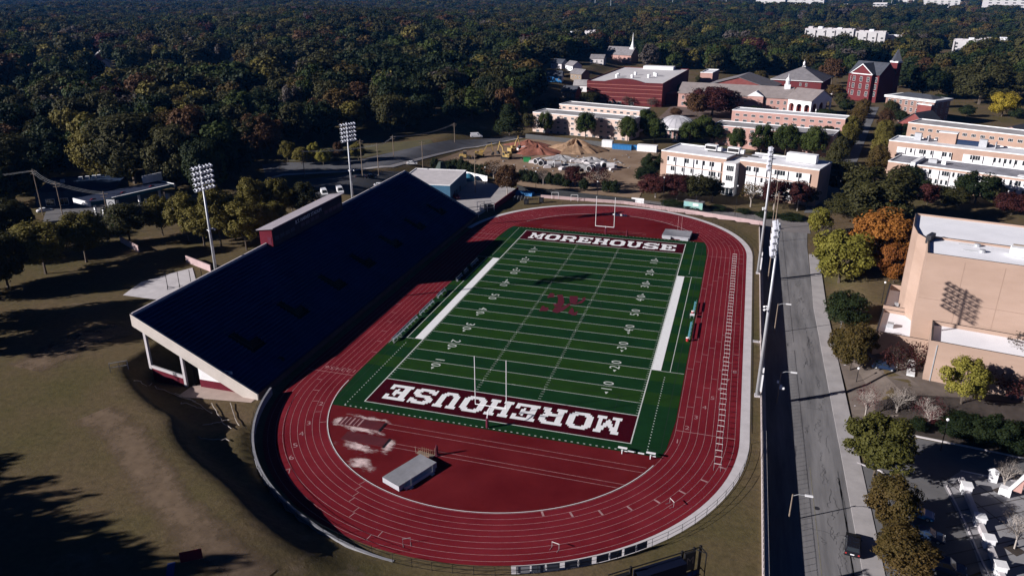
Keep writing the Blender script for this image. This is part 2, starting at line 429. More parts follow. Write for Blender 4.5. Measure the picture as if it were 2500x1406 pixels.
for k in range(-4, 5):
    n = 50-10*abs(k); y = k*10*YD
    for s in (-1, 1):
        d = str(n); up = s*1; X = s*17.4
        # tops of the figures point to the middle of the field
        add_text(fl, d[0], 2.9, X, y+(-s*1.15), .007, s*math.pi/2, 0, sx=1.0); add_text(fl, d[1], 2.9, X, y+(s*1.15), .007, s*math.pi/2, 0)
        if k: t = 1 if k > 0 else -1; fl.poly([(X+s*.1-.35, y+t*2.25, .007), (X+s*.1+.35, y+t*2.25, .007), (X+s*.1, y+t*3.1, .007)][::t])
fl.build('field_line', MT['line'], field)
wb = MB()
for s in (-1, 1): rect(wb, min(s*24.5, s*26.3), -27.5, max(s*24.5, s*26.3), 27.3, .002)
wb.build('sideline_band', MT['white'], field)
dk = MB()                                                       # faint dark soccer lines in the turf
def ringline(mb, cx, cy, r0, r1, z, a0=0, a1=360, n=60):
    for i in range(n):
        a, b = R(a0+(a1-a0)*i/n), R(a0+(a1-a0)*(i+1)/n)
        mb.poly([(cx+r0*math.cos(a), cy+r0*math.sin(a), z), (cx+r1*math.cos(a), cy+r1*math.sin(a), z), (cx+r1*math.cos(b), cy+r1*math.sin(b), z), (cx+r0*math.cos(b), cy+r0*math.sin(b), z)])
ringline(dk, 0, 0, 9.1, 9.22, .0005)
for s in (-1, 1):
    rect(dk, s*29.4-.06, -55.6, s*29.4+.06, 55.6, .0005); rect(dk, -29.3, s*55.6-.05, -HW-.1, s*55.6+.05, .0005); rect(dk, HW+.1, s*55.6-.05, 29.3, s*55.6+.05, .0005)
    for q in (-1, 1): rect(dk, q*20-.05, min(s*39.2, s*45.6), q*20+.05, max(s*39.2, s*45.6), .0005)
    rect(dk, -20, s*39.1-.05, 20, s*39.1+.05, .0005); ringline(dk, 0, s*44.5, 9.1, 9.2, .0005, 36 if s < 0 else 216, 144 if s < 0 else 324, 24)
dk.build('soccer_line', M('dark_turf_line', (.004, .012, .007), 0), field)
LET = {
'M': ["1111.....1111", "1111.....1111", ".1111...1111.", ".1111...1111.", ".11111.11111.", ".11.11111.11.", ".11.11111.11.", ".11..111..11.", ".11..111..11.", ".11...1...11.", "11111...11111", "11111...11111"],
'O': ["..1111111..", ".111111111.", "1111...1111", "111.....111", "111.....111", "111.....111", "111.....111", "111.....111", "111.....111", "1111...1111", ".111111111.", "..1111111.."],
'R': ["1111111111..", "11111111111.", ".111....1111", ".111.....111", ".111.....111", ".111....1111", ".1111111111.", ".111111111..", ".111...1111.", ".111....111.", "11111...1111", "11111...1111"],
'E': ["11111111111", "11111111111", ".111.....11", ".111..1..11", ".111..11...", ".1111111...", ".1111111...", ".111..11...", ".111..1..11", ".111.....11", "11111111111", "11111111111"],
'H': ["11111..11111", "11111..11111", ".111....111.", ".111....111.", ".111....111.", ".1111111111.", ".1111111111.", ".111....111.", ".111....111.", ".111....111.", "11111..11111", "11111..11111"],
'U': ["11111..11111", "11111..11111", ".111....111.", ".111....111.", ".111....111.", ".111....111.", ".111....111.", ".111....111.", ".111....111.", ".1111..1111.", "..11111111..", "...111111..."],
'S': ["..1111111.1", ".1111111111", "1111...1111", "111......11", "1111.......", ".11111111..", "..11111111.", ".......1111", "11......111", "1111...1111", "11111111111", "1.1111111.."]}
for s in (-1, 1):
    lt = MB(); word = 'MOREHOUSE'; pitch = 44.4/9
    for i, ch in enumerate(word):
        g = LET[ch]; cw = 4.35/max(len(r) for r in g); chh = 5.5/len(g); x0 = -22.2+i*pitch+.3
        for r_, row in enumerate(g):
            c = 0
            while c < len(row):
                if row[c] == '1':
                    e = c
                    while e < len(row) and row[e] == '1': e += 1
                    yt = 2.75-r_*chh; X0, X1, Y0, Y1 = x0+c*cw, x0+e*cw, yt-chh, yt
                    if s < 0: X0, X1, Y0, Y1 = -X1, -X0, -Y1, -Y0
                    rect(lt, X0, Y0+s*50.2, X1, Y1+s*50.2, .004); c = e
                else: c += 1
    lt.build('lettering', MT['white'], field)
lg = MB(); qz = [0]
def blot(pts):
    qz[0] += 1; P = [G(1280+u/11.36, 680+v/11.36, 0) for u, v in pts]; lg.poly([(p.x, p.y, .009+.002*qz[0]) for p in P][::-1])
blot([(690, 440), (720, 400), (800, 405), (850, 445), (800, 470), (860, 500), (820, 520), (720, 520), (650, 545), (640, 500)])
blot([(900, 450), (1060, 445), (1095, 540), (1110, 650), (1080, 740), (1000, 800), (850, 790), (790, 700), (920, 690), (940, 560)])
blot([(1260, 480), (1490, 490), (1470, 640), (1400, 690), (1280, 690), (1250, 600)]); blot([(1300, 690), (1480, 670), (1600, 600), (1620, 530), (1700, 510), (1690, 600), (1600, 680), (1400, 720)])
blot([(830, 810), (1050, 790), (1230, 690), (1310, 700), (1200, 800), (1060, 900), (920, 960), (770, 920)])
blot([(410, 910), (480, 770), (540, 745), (580, 800), (660, 800), (680, 860), (620, 905), (470, 900)])
blot([(1210, 960), (1260, 860), (1330, 800), (1370, 860), (1380, 950), (1490, 900), (1440, 1020), (1340, 1020)])
lg.build('midfield_emblem', M('emblem_maroon', (.072, .003, .013), .15, 2), field)
# runways, sand spill, pit covers in the near bend
rw = MB()
for y0, xa, xb in ((-60.7, -17.6, 27.8), (-62.15, -17.9, 27.9), (-66.0, -15.2, 25.4), (-67.1, -15.2, 25.4)): rw.poly([(xa, y0-.05, -.02), (xb, y0-.35, -.02), (xb, y0-.27, -.02), (xa, y0+.03, -.02)])
for y in (60.4, 61.9): rect(rw, -21, y-.05, 12, y+.05, -.02)
struct('runway_line', rw, MT['lane'], trk)
def spillmat():
    m = M('spilled_sand', (.62, .47, .46), .2, 1.5); n = m.node_tree; b = n.nodes['Principled BSDF']
    tc = n.nodes.new('ShaderNodeTexCoord'); mp = n.nodes.new('ShaderNodeMapping'); mp.inputs['Scale'].default_value = (.45, .95, 1); mp.inputs['Rotation'].default_value = (0, 0, -.05)
    no = n.nodes.new('ShaderNodeTexNoise'); no.inputs['Scale'].default_value = .9; no.inputs['Detail'].default_value = 7; no.inputs['Roughness'].default_value = .7
    n.links.new(tc.outputs['Object'], mp.inputs[0]); n.links.new(mp.outputs[0], no.inputs['Vector'])
    gr = n.nodes.new('ShaderNodeTexGradient'); gr.gradient_type = 'SPHERICAL'; n.links.new(tc.outputs['UV'], gr.inputs[0])
    ad = n.nodes.new('ShaderNodeMath'); ad.operation = 'MULTIPLY_ADD'; ad.inputs[1].default_value = .45; n.links.new(gr.outputs['Fac'], ad.inputs[0]); n.links.new(no.outputs[0], ad.inputs[2])
    rp = n.nodes.new('ShaderNodeValToRGB'); rp.color_ramp.elements[0].position = .64; rp.color_ramp.elements[1].position = .92; n.links.new(ad.outputs[0], rp.inputs[0])
    n.links.new(rp.outputs[0], b.inputs['Alpha']); return m
def spill(cx, cy, sx, sy, rz, z):
    me = bpy.data.meshes.new('sand_spill'); c, s = math.cos(rz), math.sin(rz); v = []
    for a, b in ((-1, -1), (1, -1), (1, 1), (-1, 1)): v.append((cx+a*sx/2*c-b*sy/2*s, cy+a*sx/2*s+b*sy/2*c, z))
    me.from_pydata(v, [], [(0, 1, 2, 3)]); uv = me.uv_layers.new(); 
    for i, q in enumerate(((-1, -1), (1, -1), (1, 1), (-1, 1))): uv.data[i].uv = q
    me.materials.append(SPM); o = put('sand_spill', me); o['kind'] = 'stuff'
SPM = spillmat()
for a in ((-20.4, -63.8, 11.5, 2.6, -.03, -.016), (-20.6, -60.0, 11, 1.9, -.02, -.015), (-25.6, -62.2, 3.2, 4.6, 0, -.013), (-18.6, -68.7, 11, 3.2, -.04, -.012), (-13.9, -67.0, 3.0, 7.0, .15, -.010), (-16.2, -72.6, 8, 4.5, -.35, -.009)): spill(*a)
for i, (x, y, lab) in enumerate(((-21.4, -61.9, 'flat maroon cover with pale stripes over the sand pit nearest the green turf'), (-18.6, -66.2, 'flat maroon cover over the second sand pit, with a plain top'))):
    t = thing('pit_cover', lab, 'pit cover', (x, y, 0), -.02)
    MB().box(0, 0, -.02, 7.8, 2.5, .055).build('cover', M('maroon_tarp', (.075, .009, .014), .2, .5), t)
    sp = MB()
    for k in range(5 if i == 0 else 0): sp.box(-3.4+k*.8, 0, .037, .16 if k % 2 else .3, 2.3, .01)
    if i == 0: sp.build('stripe', MT['lane'], t)
    MB().box(4.1, -.1, -.02, .2, 2.7, .08).build('edge_board', MT['black'], t)
def wearmat():
    m = M('worn_dry_soil', (.150, .108, .074), .2, .6, .95); n = m.node_tree; b = n.nodes['Principled BSDF']; b.inputs['Specular IOR Level'].default_value = .03
    tc = n.nodes.new('ShaderNodeTexCoord'); no = n.nodes.new('ShaderNodeTexNoise'); no.inputs['Scale'].default_value = .35; no.inputs['Detail'].default_value = 8; no.inputs['Roughness'].default_value = .72
    n.links.new(tc.outputs['Object'], no.inputs['Vector']); at = n.nodes.new('ShaderNodeAttribute'); at.attribute_name = 'wear'
    ad = n.nodes.new('ShaderNodeMath'); ad.operation = 'MULTIPLY_ADD'; ad.inputs[1].default_value = .5; n.links.new(at.outputs['Fac'], ad.inputs[0]); n.links.new(no.outputs[0], ad.inputs[2])
    rp = n.nodes.new('ShaderNodeValToRGB'); rp.color_ramp.elements[0].position = .58; rp.color_ramp.elements[1].position = 1.0; n.links.new(ad.outputs[0], rp.inputs[0]); n.links.new(rp.outputs[0], b.inputs['Alpha']); return m
WEAR = wearmat()
def worn(pts, wd, z=None):
    Q = [G(px, py, z) for px, py in pts]; L, Rr = [], []
    for i, q in enumerate(Q):
        d = (Q[min(i+1, len(Q)-1)]-Q[max(i-1, 0)]).normalized(); n_ = Vector((-d.y, d.x, 0))*wd/2; L.append((q.x+n_.x, q.y+n_.y)); Rr.append((q.x-n_.x, q.y-n_.y))
    o = strip('worn_path', L, Rr, WEAR, .03, 8, 8); a = o.data.attributes.new('wear', 'FLOAT', 'POINT'); a.data.foreach_set('value', [math.sin(math.pi*(i % 9)/8) for i in range(len(o.data.vertices))]); return o
worn([(225, 1010), (300, 1060), (345, 1130), (420, 1240), (520, 1340), (640, 1420)], 8)
worn([(60, 900), (180, 840), (300, 800)], 12)
# ------------------------------------------------------------------ roads, pavements, car parks, dirt
strip('street', [(46.3, -190), (46.3, -60), (46.3, 20), (46.3, 84), (46.3, 100)], [(58.2, -190), (58.2, -60), (57.9, 20), (59.2, 70), (61, 100)], M('street_asphalt', (.120, .116, .120), .12, .55, col2=(.215, .208, .212), detail=9, stretch=(1, .10, 1)), .0, 10, 6)
strip('pavement', [(58.2, -190), (58.2, -60), (57.9, 20), (59.2, 62)], [(61.0, -190), (61.0, -60), (60.9, 20), (62, 62)], MT['concrete'], .13, 10, 3)
kk = MB()
for (a, b) in (((58.2, -190), (58.2, -60)), ((58.2, -60), (57.9, 20)), ((57.9, 20), (59.2, 62))):
    kk.poly([(a[0], a[1], -2.21), (b[0], b[1], -2.21), (b[0], b[1], -2.07), (a[0], a[1], -2.07)])
struct('kerb', kk, MT['concrete'])
yl = MB(); rect(yl, 52.9, -180, 53.0, -50, -2.19); struct('street_centre_line', yl, M('worn_yellow_line', (.19, .175, .13), .3, 1))
strip('cross_street', [(-60, 95.2), (-30, 95.4), (0, 95.4), (25, 89.8), (46.2, 83.4), (61, 83.4)], [(-60, 104.5), (-30, 102.5), (0, 101.6), (25, 101), (46.2, 101), (61, 101)], M('cross_street_asphalt', (.18, .165, .165), .15, .2), .02, 10, 6)
avl = P2([(1962, 520), (2010, 440), (2050, 375), (2085, 310), (2118, 262)]); avr = P2([(2030, 520), (2075, 440), (2100, 375), (2125, 310), (2146, 262)])
strip('avenue', avl, avr, MT['asph'], .04)
prn = P2([(650, 444), (690, 432), (830, 425), (950, 408), (1060, 372), (1130, 350), (1290, 318)], 3); prf = P2([(640, 408), (680, 403), (800, 402), (890, 393), (1010, 366), (1100, 343), (1230, 318)], 3)
strip('park_road', prn, prf, M('park_road_asphalt', (.085, .085, .095), .25, .12), .05)
strip('park_road_pavement', [(a[0]-(b[0]-a[0])*.16, a[1]-(b[1]-a[1])*.16) for a, b in zip(prn, prf)], [(a[0]-(b[0]-a[0])*.02, a[1]-(b[1]-a[1])*.02) for a, b in zip(prn, prf)], MT['concrete'], .08)
strip('car_park', P2([(740, 500), (850, 478), (980, 425)], 3.5), P2([(735, 445), (860, 430), (1000, 408)], 3.5), MT['dkasph'], .10)
strip('driveway', P2([(1110, 560), (1180, 520), (1245, 470), (1265, 462)], 0), P2([(1020, 520), (1085, 470), (1125, 445), (1160, 440)], 0), MT['concrete'], .05)
strip('forecourt', P2([(100, 560), (300, 556), (460, 520)], 4), P2([(120, 500), (330, 478), (520, 480)], 4), M('forecourt_concrete', (.13, .125, .13), .15, .2), .06)
strip('patio', P2([(300, 722), (395, 735), (480, 690)], 4.4), P2([(345, 690), (420, 668), (470, 655)], 4.4), MT['pconc'], .06)
strip('construction_dirt', P2([(1060, 400), (1180, 425), (1300, 462), (1440, 474), (1560, 485)], 0), P2([(1130, 372), (1290, 340), (1400, 348), (1520, 358), (1615, 365)], 0), MT['dirt'], .05, 8, 10)
strip('campus_lawn', P2([(1615, 350), (1760, 362), (1900, 375), (2010, 395)], -1), P2([(1290, 332), (1540, 345), (1800, 330), (2040, 345)], -1), M('campus_lawn', (.075, .075, .035), .25, .2, .95), .06)
strip('campus_yard', P2([(1600, 300), (1760, 308), (2050, 340)], -1), P2([(1640, 262), (1800, 262), (2080, 285)], -1), M('campus_yard', (.14, .10, .085), .25, .15, .95), .05)
strip('park_lawn', P2([(700, 402), (880, 392), (1010, 368), (1060, 357)], 3), P2([(720, 372), (890, 360), (1000, 350), (1050, 345)], 3), M('park_lawn', (.085, .075, .036), .2, .2, .95), .04)
strip('verge', P2([(2040, 850), (2070, 960), (2085, 1040)], -2.2), P2([(2250, 930), (2500, 985), (2640, 1010)], -2.2), M('bare_verge', (.13, .105, .09), .25, .25, .95), .03)
strip('planting_bed', P2([(2085, 1040), (2230, 1060), (2380, 1090), (2640, 1140)], -2.2), P2([(2100, 990), (2260, 1000), (2400, 1010), (2640, 1040)], -2.2), M('dark_mulch', (.045, .035, .03), .3, .6, .95), .05)
strip('plaza_drive', P2([(2095, 1140), (2110, 1230), (2130, 1320), (2170, 1480)], -2.2), P2([(2240, 1070), (2400, 1100), (2640, 1140), (2640, 1300)], -2.2), M('drive_concrete', (.125, .122, .125), .12, .25), .04)
strip('plaza', P2([(2300, 1180), (2340, 1260), (2380, 1350), (2420, 1480)], -2.2), P2([(2345, 1150), (2640, 1195), (2700, 1300), (2750, 1480)], -2.2), M('plaza_concrete', (.25, .245, .255), .1, .25), .10)
# ------------------------------------------------------------------ grandstand
def wp(mb, name, mat, root, smooth=False):
    """a part whose shape is given in world coordinates"""
    return mb.build(name, mat, root, loc=-Vector(root.location), smooth=smooth)
X0, Z0, X1, Z1, YA, YB = -68.4, 13.6, -43.7, .85, -59.7, 63.8
SL = (Z1-Z0)/(X1-X0)
gs = thing('grandstand', 'long dark navy grandstand in its own shade along the left straight of the track', 'grandstand', (-56, 2, 0))
VOM = [-49.5, -32.7, -15.5, .2, 16.8, 33.7, 50.5]
NR = 31; dx = (X1-X0)/NR
def openings(xm):
    o = []
    if -55.6 < xm < -50.2:
        for v in VOM: o.append((v-1.0, v+(3.6 if xm > -52.2 else 1.2)))
    return o
deck = MB(); seats = MB()
for i in range(NR):
    xa, xb = X0+i*dx, X0+(i+1)*dx; za = Z0+SL*i*dx; zb = Z0+SL*(i+1)*dx
    segs = []; y = YA
    for a, b in openings((xa+xb)/2): segs.append((y, a)); y = b
    segs.append((y, YB))
    for a, b in segs:
        deck.poly([(xa, a, zb), (xb, a, zb), (xb, b, zb), (xa, b, zb)]); deck.poly([(xa, a, za), (xa, a, zb), (xa, b, zb), (xa, b, za)][::-1])
        seats.box(xa+.16, (a+b)/2, zb+.36, .26, b-a-.3, .045)
wp(deck, 'seating_deck', MT['navy'], gs); wp(seats, 'seat_bench', M('shade_navy_bench', (.024, .036, .140), .25, .3, .8, spec=.1), gs)  # bench navy carries the same blue shade as the deck
dark = M('unlit_concrete', (.006, .006, .007), .2, .6)  # near-black: shade inside the openings and below the deck, put into the colour
for v in VOM:
    b = MB(); zt = Z0+SL*(-55.6-X0); zl = Z0+SL*(-50.2-X0); zf = zl-1.6
    b.poly([(-56.4, v-1.0, zf), (-50.3, v-1.0, zf), (-50.3, v+3.6, zf), (-56.4, v+3.6, zf)])
    b.poly([(-56.4, v-1.0, zf), (-56.4, v-1.0, zt), (-50.3, v-1.0, zl), (-50.3, v-1.0, zf)])
    b.poly([(-56.4, v+1.2, zf), (-52.2, v+1.2, zf), (-52.2, v+1.2, Z0+SL*(-52.2-X0)), (-56.4, v+1.2, zt)]); b.poly([(-52.2, v+1.2, zf), (-52.2, v+3.6, zf), (-52.2, v+3.6, zl+1.2), (-52.2, v+1.2, zl+1.2)])
    b.poly([(-56.4, v-1.0, zf), (-56.4, v+1.2, zf), (-56.4, v+1.2, zt), (-56.4, v-1.0, zt)]); b.poly([(-50.3, v-1.0, zf), (-50.3, v-1.0, zl), (-50.3, v+3.6, zl), (-50.3, v+3.6, zf)])
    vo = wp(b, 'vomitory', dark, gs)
    r = MB()
    r.line([(-56.3, v-1.05, zt+.95), (-50.3, v-1.05, zl+1.0)], .03); r.line([(-50.25, v-1.0, zl+.9), (-50.25, v+3.6, zl+.9)], .03); r.line([(-52.2, v+3.65, zl+2.0), (-50.25, v+3.65, zl+.9)], .03)
    for x in (-56.3, -53.3, -50.3): r.tube((x, v-1.05, Z0+SL*(x-X0)), (x, v-1.05, Z0+SL*(x-X0)+1), .025, n=4)
    q = r.build('handrail', MT['dkmetal'], vo)
ESM = M('end_slab_concrete', (.50, .45, .41), .1, .3)
T = 2.5                                                          # sloping concrete end slabs
for ya, yb in ((YA-.35, YA-.002), (YB+.002, YB+.35)):
    fas = MB(); fas.extr([(X0-.5, Z0+.45), (X1+.3, Z1+.32), (X1+.3, -.1), (X1-2.6, -.1), (X0-.5, Z0-T+.5)], 'y', ya, yb); wp(fas, 'end_slab', ESM, gs)
bw = MB(); bw.box(X0-.36, (YA+YB)/2, Z0-T, .3, YB-YA, T+.5); wp(bw, 'back_parapet', MT['pconc'], gs)
fw = MB(); fw.box(X1+.15, (YA+YB)/2, -.1, .28, YB-YA-.1, Z1+.3); wp(fw, 'front_wall', M('front_wall_dark_tone', (.05, .03, .035), .2, .5), gs)  # front wall in one dark tone
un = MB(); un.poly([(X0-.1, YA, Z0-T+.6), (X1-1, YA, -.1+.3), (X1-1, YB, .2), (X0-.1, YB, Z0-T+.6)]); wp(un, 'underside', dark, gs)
for x, zb in ((-66.9, 3.7), (-59.4, -.1)):
    for k, y in enumerate([YA+.25]+[YA+8.2*j for j in range(1, 15)]+[YB-.25]):
        if 0 < k < 15 and k > 2: continue
        c = MB(); c.box(x, y, zb-1, .5, .5, Z0+SL*(x-X0)-1.4-zb); wp(c, 'column', MT['pconc'], gs)
bm = MB(); bm.extr([(-66.6, 3.55), (-59.7, 2.35), (-59.7, 1.75), (-66.6, 2.95)], 'y', YA+.0, YA+.3); wp(bm, 'cross_beam', MT['pconc'], gs)
rwl = MB(); rwl.extr([(-66.6, 2.95), (-59.7, 1.75), (-59.7, -1), (-66.6, -1)], 'y', YA+.1, YA+.35); wp(rwl, 'maroon_end_wall', MT['maroonp'], gs)
ww = MB(); ww.box(-53, YA+1.0, 1.6, 7.4, .25, 2.6); wp(ww, 'white_panel', MT['white'], gs)
rw2 = MB(); rw2.box(-52, YA+1.0, -.2, 9.4, .27, 1.8); wp(rw2, 'maroon_low_wall', MT['maroonp'], gs)
fl_ = MB(); fl_.poly([(-58.5, YA-3.6, .03), (-44, YA-1.6, .03), (-44, YA+6, .03), (-58.5, YA+6, .03)]); wp(fl_, 'floor_slab', M('pinkish_floor', (.40, .31, .27), .12, .4), gs)
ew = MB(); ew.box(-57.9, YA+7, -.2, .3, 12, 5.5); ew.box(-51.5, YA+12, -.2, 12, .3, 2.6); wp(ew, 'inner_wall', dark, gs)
# press box on the back rows
pb = thing('press_box', 'long narrow press box with grey roof and maroon end walls on top of the grandstand', 'press box', (-68.6, .8, 13.2))
pw = MB()
pw.box(0, 0, 0, 3.4, 33.8, 4.1, 0); pw.build('wall', MT['maroonp'], pb)
MB().box(1.73, 0, .05, .06, 33.5, 3.95).build('shaded_front', M('press_box_shaded_front', (.02, .018, .03), .2, 1), pb)  # dark sheet over the maroon wall, shade of this side put into its colour
MB().extr([(-2.3, 3.9), (-2.3, 4.05), (2.3, 4.75), (2.3, 4.55)], 'y', -17.3, 17.3).build('roof', M('press_box_roof', (.31, .28, .31), .12, .6), pb)
for k in range(14):
    if k in (4, 9): continue
    MB().box(0, 0, 0, .05, 1.75, .95).box(.03, 0, .45, .03, 1.65, .05, 0).build('window', M('press_window', (.06, .06, .09), 0, rough=.2) if k == 0 else bpy.data.materials['press_window'], pb, (1.79, -15.2+k*2.32, 1.35))
def sign_text(s, size, mat, parent, loc, rot, name='lettering'):
    mb = MB(); add_text(mb, s, size, 0, 0, 0, 0); o = mb.build(name, mat, parent); o.location = loc; o.rotation_euler = rot; return o
sign_text('B.T. HARVEY STADIUM', 1.25, MT['white'], pb, (1.80, -.5, 3.15), (R(90), 0, R(90)))
MB().box(0, 0, 0, 1.0, .06, 1.9).build('door', M('press_box_door', (.10, .012, .03), 0), pb, (.9, -16.92, .5))
# ------------------------------------------------------------------ floodlight towers
def tower(loc, h, face, label):
    t = thing('floodlight_tower', label, 'floodlight', loc, face, 'stadium floodlight towers')
    MB().tube((0, 0, -.3), (0, 0, h), .40, .16, 12).build('pole', MT['metal'], t, smooth=True)
    MB().box(0, 0, 0, 1.0, 1.0, .35).build('footing', MT['pconc'], t)
    MB().box(-.5, 0, 1.2, .3, .7, 3.4).box(-.5, 0, 5.0, .25, .5, 1.0).build('control_cabinet', MT['white'], t)
    arm_me = MB().box(0, 0, 0, .16, 5.4, .16).box(.35, 0, -.35, .7, 5.2, .04).mesh('crossarm', MT['metal'])
    la = MB(); la.tube((.25, 0, .12), (.68, 0, -.22), .10, .29, 8); la.tube((.68, 0, -.22), (.73, 0, -.26), .29, .26, 8); la.box(.05, 0, 0, .2, .24, .28)
    lam = la.mesh('floodlight', M('lamp_housing', (.55, .56, .62), 0, rough=.35) if 'lamp_housing' not in bpy.data.materials else bpy.data.materials['lamp_housing'])
    for r in range(5):
        a = put('crossarm', arm_me, t, (.2, 0, h-.5-r*1.15))
        for k in range(6): put('floodlight', lam, a, (.1, -2.3+k*.92, .1))
    MB().box(.3, .7, h*.53, .5, .16, .16).box(.3, -.7, h*.53, .5, .16, .16).tube((.3, -.8, h*.53+.1), (.3, .8, h*.53+.1), .05).tube((.6, .75, h*.53), (.85, .75, h*.53-.2), .16, .22).tube((.6, -.75, h*.53), (.85, -.75, h*.53-.2), .16, .22).build('speaker_arm', MT['white'], t)
    return t
tower((-74.0, -28.6, 4.3), 30.9, R(-12), 'floodlight tower behind the grandstand, to the near side of its press box')
tower((-73.3, 35.3, 4.3), 29.8, R(-25), 'floodlight tower behind the grandstand, beyond the far end of its press box')
tower((44.5, -32.5, 0), 33.3, R(180), 'thick floodlight tower beside the street at the near end of its row')
tower((44.7, 35.1, 0), 33.3, R(180), 'far floodlight tower beside the street, by the grey corner of the cross street')
# ------------------------------------------------------------------ goal posts
def goalpost(y, s, label):
    t = thing('goal_post', label, 'goal post', (0, y, 0), 0 if s > 0 else math.pi, 'football goal posts')
    MB().tube((0, 0, 0), (0, 0, 1.9), .26, .26, 10).build('post_pad', M('maroon_pad', (.10, .012, .03), 0) if s > 0 else bpy.data.materials['maroon_pad'], t)
    MB().line([(0, 0, 1.9), (0, .1, 2.3), (0, .6, 2.75), (0, 1.4, 2.95), (0, 2.0, 3.05)], .085, 8).build('gooseneck', MT['white'], t)
    MB().tube((-2.82, 2.05, 3.05), (2.82, 2.05, 3.05), .085, n=8).build('crossbar', MT['white'], t)
    for q in (-1, 1): MB().tube((q*2.82, 2.05, 3.05), (q*2.82, 2.05, 12.3), .075, .06, 8).build('upright', MT['white'], t)
goalpost(-57.0, 1, 'white goal post with tall uprights at the near end zone'); goalpost(57.6, -1, 'white goal post with tall uprights at the far end zone')
# ------------------------------------------------------------------ mats and small athletic gear
hj = thing('high_jump_mat', 'thick pale grey high jump mat with a shaded side, in the near bend', 'landing mat', (-7.2, -73.3, 0), R(-28))
def matbox(mb, L, W, H, sag=0.0):
    n = 6; k0 = len(mb.v)
    for j in range(n+1):
        for i in range(n+1):
            u, v = i/n, j/n; mb.v.append((-L/2+L*u, -W/2+W*v, H-sag*math.sin(math.pi*u)*math.sin(math.pi*v)+.02*math.sin(9*u+5*v)))
    for j in range(n):
        for i in range(n): a = k0+j*(n+1)+i; mb.f.append((a, a+1, a+n+2, a+n+1)); mb.m.append(0)
    mb.box(0, 0, 0, L-.02, W-.02, H-.06, 1, skip='t'); return mb
hj.rotation_euler = (0, 0, R(67))
matbox(MB(), 8.0, 3.7, .95, .06).build('cushion', [MT['pad'], M('pad_side', (.34, .34, .37), .1, 1)], hj)
MB().box(0, -2.15, 0, 6.2, .5, .5).build('front_cushion', M('white_pad', (.40, .40, .43), .1, 1), hj)
for q in (-2.2, 2.3): MB().tube((q, -2.6, 0), (q, -2.6, 1.9), .03).box(q, -2.6, 0, .7, .5, .04).build('standard', MT['metal'], hj)
fm = thing('pole_vault_mat', 'wide grey pole vault mat with folded cover beyond the far end zone', 'landing mat', (21.2, 62.0, 0), R(-3))
matbox(MB(), 8.2, 6.6, .95, .3).build('cushion', [MT['pad'], bpy.data.materials['pad_side']], fm)
MB().box(-2.6, -3.55, 0, 2.4, .9, .7).box(2.6, -3.55, 0, 2.4, .9, .7).build('front_cushion', bpy.data.materials['white_pad'], fm)
for q in (-.2, .35): MB().tube((q*2, 3.6, 0), (q*2, 3.6, 5.2), .05).box(q*2, 3.6, 0, .5, 1.2, .1).build('standard', MT['lane'], fm)
cart = thing('equipment_cart', 'small tan hurdle cart standing just behind the high jump mat', 'cart', (-7.0, -67.6, 0), R(-10))
for k in range(6): MB().line([(-1.2+k*.4, -.4, .1), (-1.1+k*.4, -.4, 1.0), (-.8+k*.4, .4, 1.0), (-.9+k*.4, .4, .1)], .03).build('rack', MT['sand'], cart)
MB().line([(-1.5, -.5, .1), (-1.6, -.5, 1.4)], .04).line([(1.5, .4, .1), (1.6, .4, 1.5)], .04).box(0, 0, .08, 3.0, .9, .06).build('frame', MT['wood'], cart)
dummy = thing('padded_post', 'upright maroon padded post standing by the tan hurdle cart', 'padded post', (-5.2, -67.2, 0))
MB().lathe([(.001, 0), (.45, 0), (.45, .1), (.22, .2), (.2, 1.5), (.13, 1.9), (.001, 1.95)], 10).build('pad', M('dummy_maroon', (.08, .012, .025), 0), dummy)
dum2 = copy_tree(dummy, (6.5, 57.8, 0), 0, 'short maroon padded post on the red surface beside the far goal post')
HBM = M('hurdle_white', (.50, .46, .46), 0)
def hurdle_root(name, label, loc, rz, group=None):
    t = thing(name, label, 'hurdle', loc, rz, group)
    MB().box(0, 0, .80, 1.12, .04, .10).build('crossbar', HBM, t)
    for q in (-.52, .52): MB().box(q, 0, .03, .04, .04, .76).box(q, -.34, 0, .03, .72, .04).build('leg', MT['metal'], t)
    return t
h0 = None; y = -58.0; i = 0
while y < 48:
    x = 31.14+1.22*6.5-.6
    lab = '%s white hurdle from the near end of the long row along the outer lanes' % nth(i)
    if h0 is None: h0 = hurdle_root('hurdle', lab, (x, y, 0), 0, 'hurdles lined up in the outer lane')
    else: copy_tree(h0, (x+rnd.uniform(-.06, .06), y, 0), rnd.uniform(-.05, .05), lab)
    y += 1.95+rnd.uniform(-.12, .12); i += 1
for (px, py, rz, lab) in ((1640, 1232, -.9, 'single white hurdle alone on the right of the near bend'), (993, 1326, .5, 'single pale hurdle in an outer lane at the lower left of the near bend'), (1356, 1337, -.2, 'single white hurdle in an outer lane at the bottom of the near bend')):
    copy_tree(h0, tuple(G(px, py, 0)), rz, lab, 'single hurdles left on the near bend')
def bench(loc, rz, L, mat, label, rows=1, group=None, legs=None):
    t = thing('team_bench', label, 'bench', loc, rz, group)
    MB().box(0, 0, .42, L, .34, .05).build('seat', mat, t); MB().box(0, .3, .66, L, .05, .26).build('backrest', mat, t)
    n = max(2, int(L/1.8))
    for k in range(n+1):
        x = -L/2+.1+k*(L-.2)/n; MB().box(x, .05, 0, .06, .6, .05).box(x, .0, .05, .06, .06, .37).box(x, .3, .05, .05, .05, .9).build('leg', legs or MT['metal'], t)
    return t
steel = M('bench_grey_blue', (.26, .30, .36), .1, 1, rough=.5)
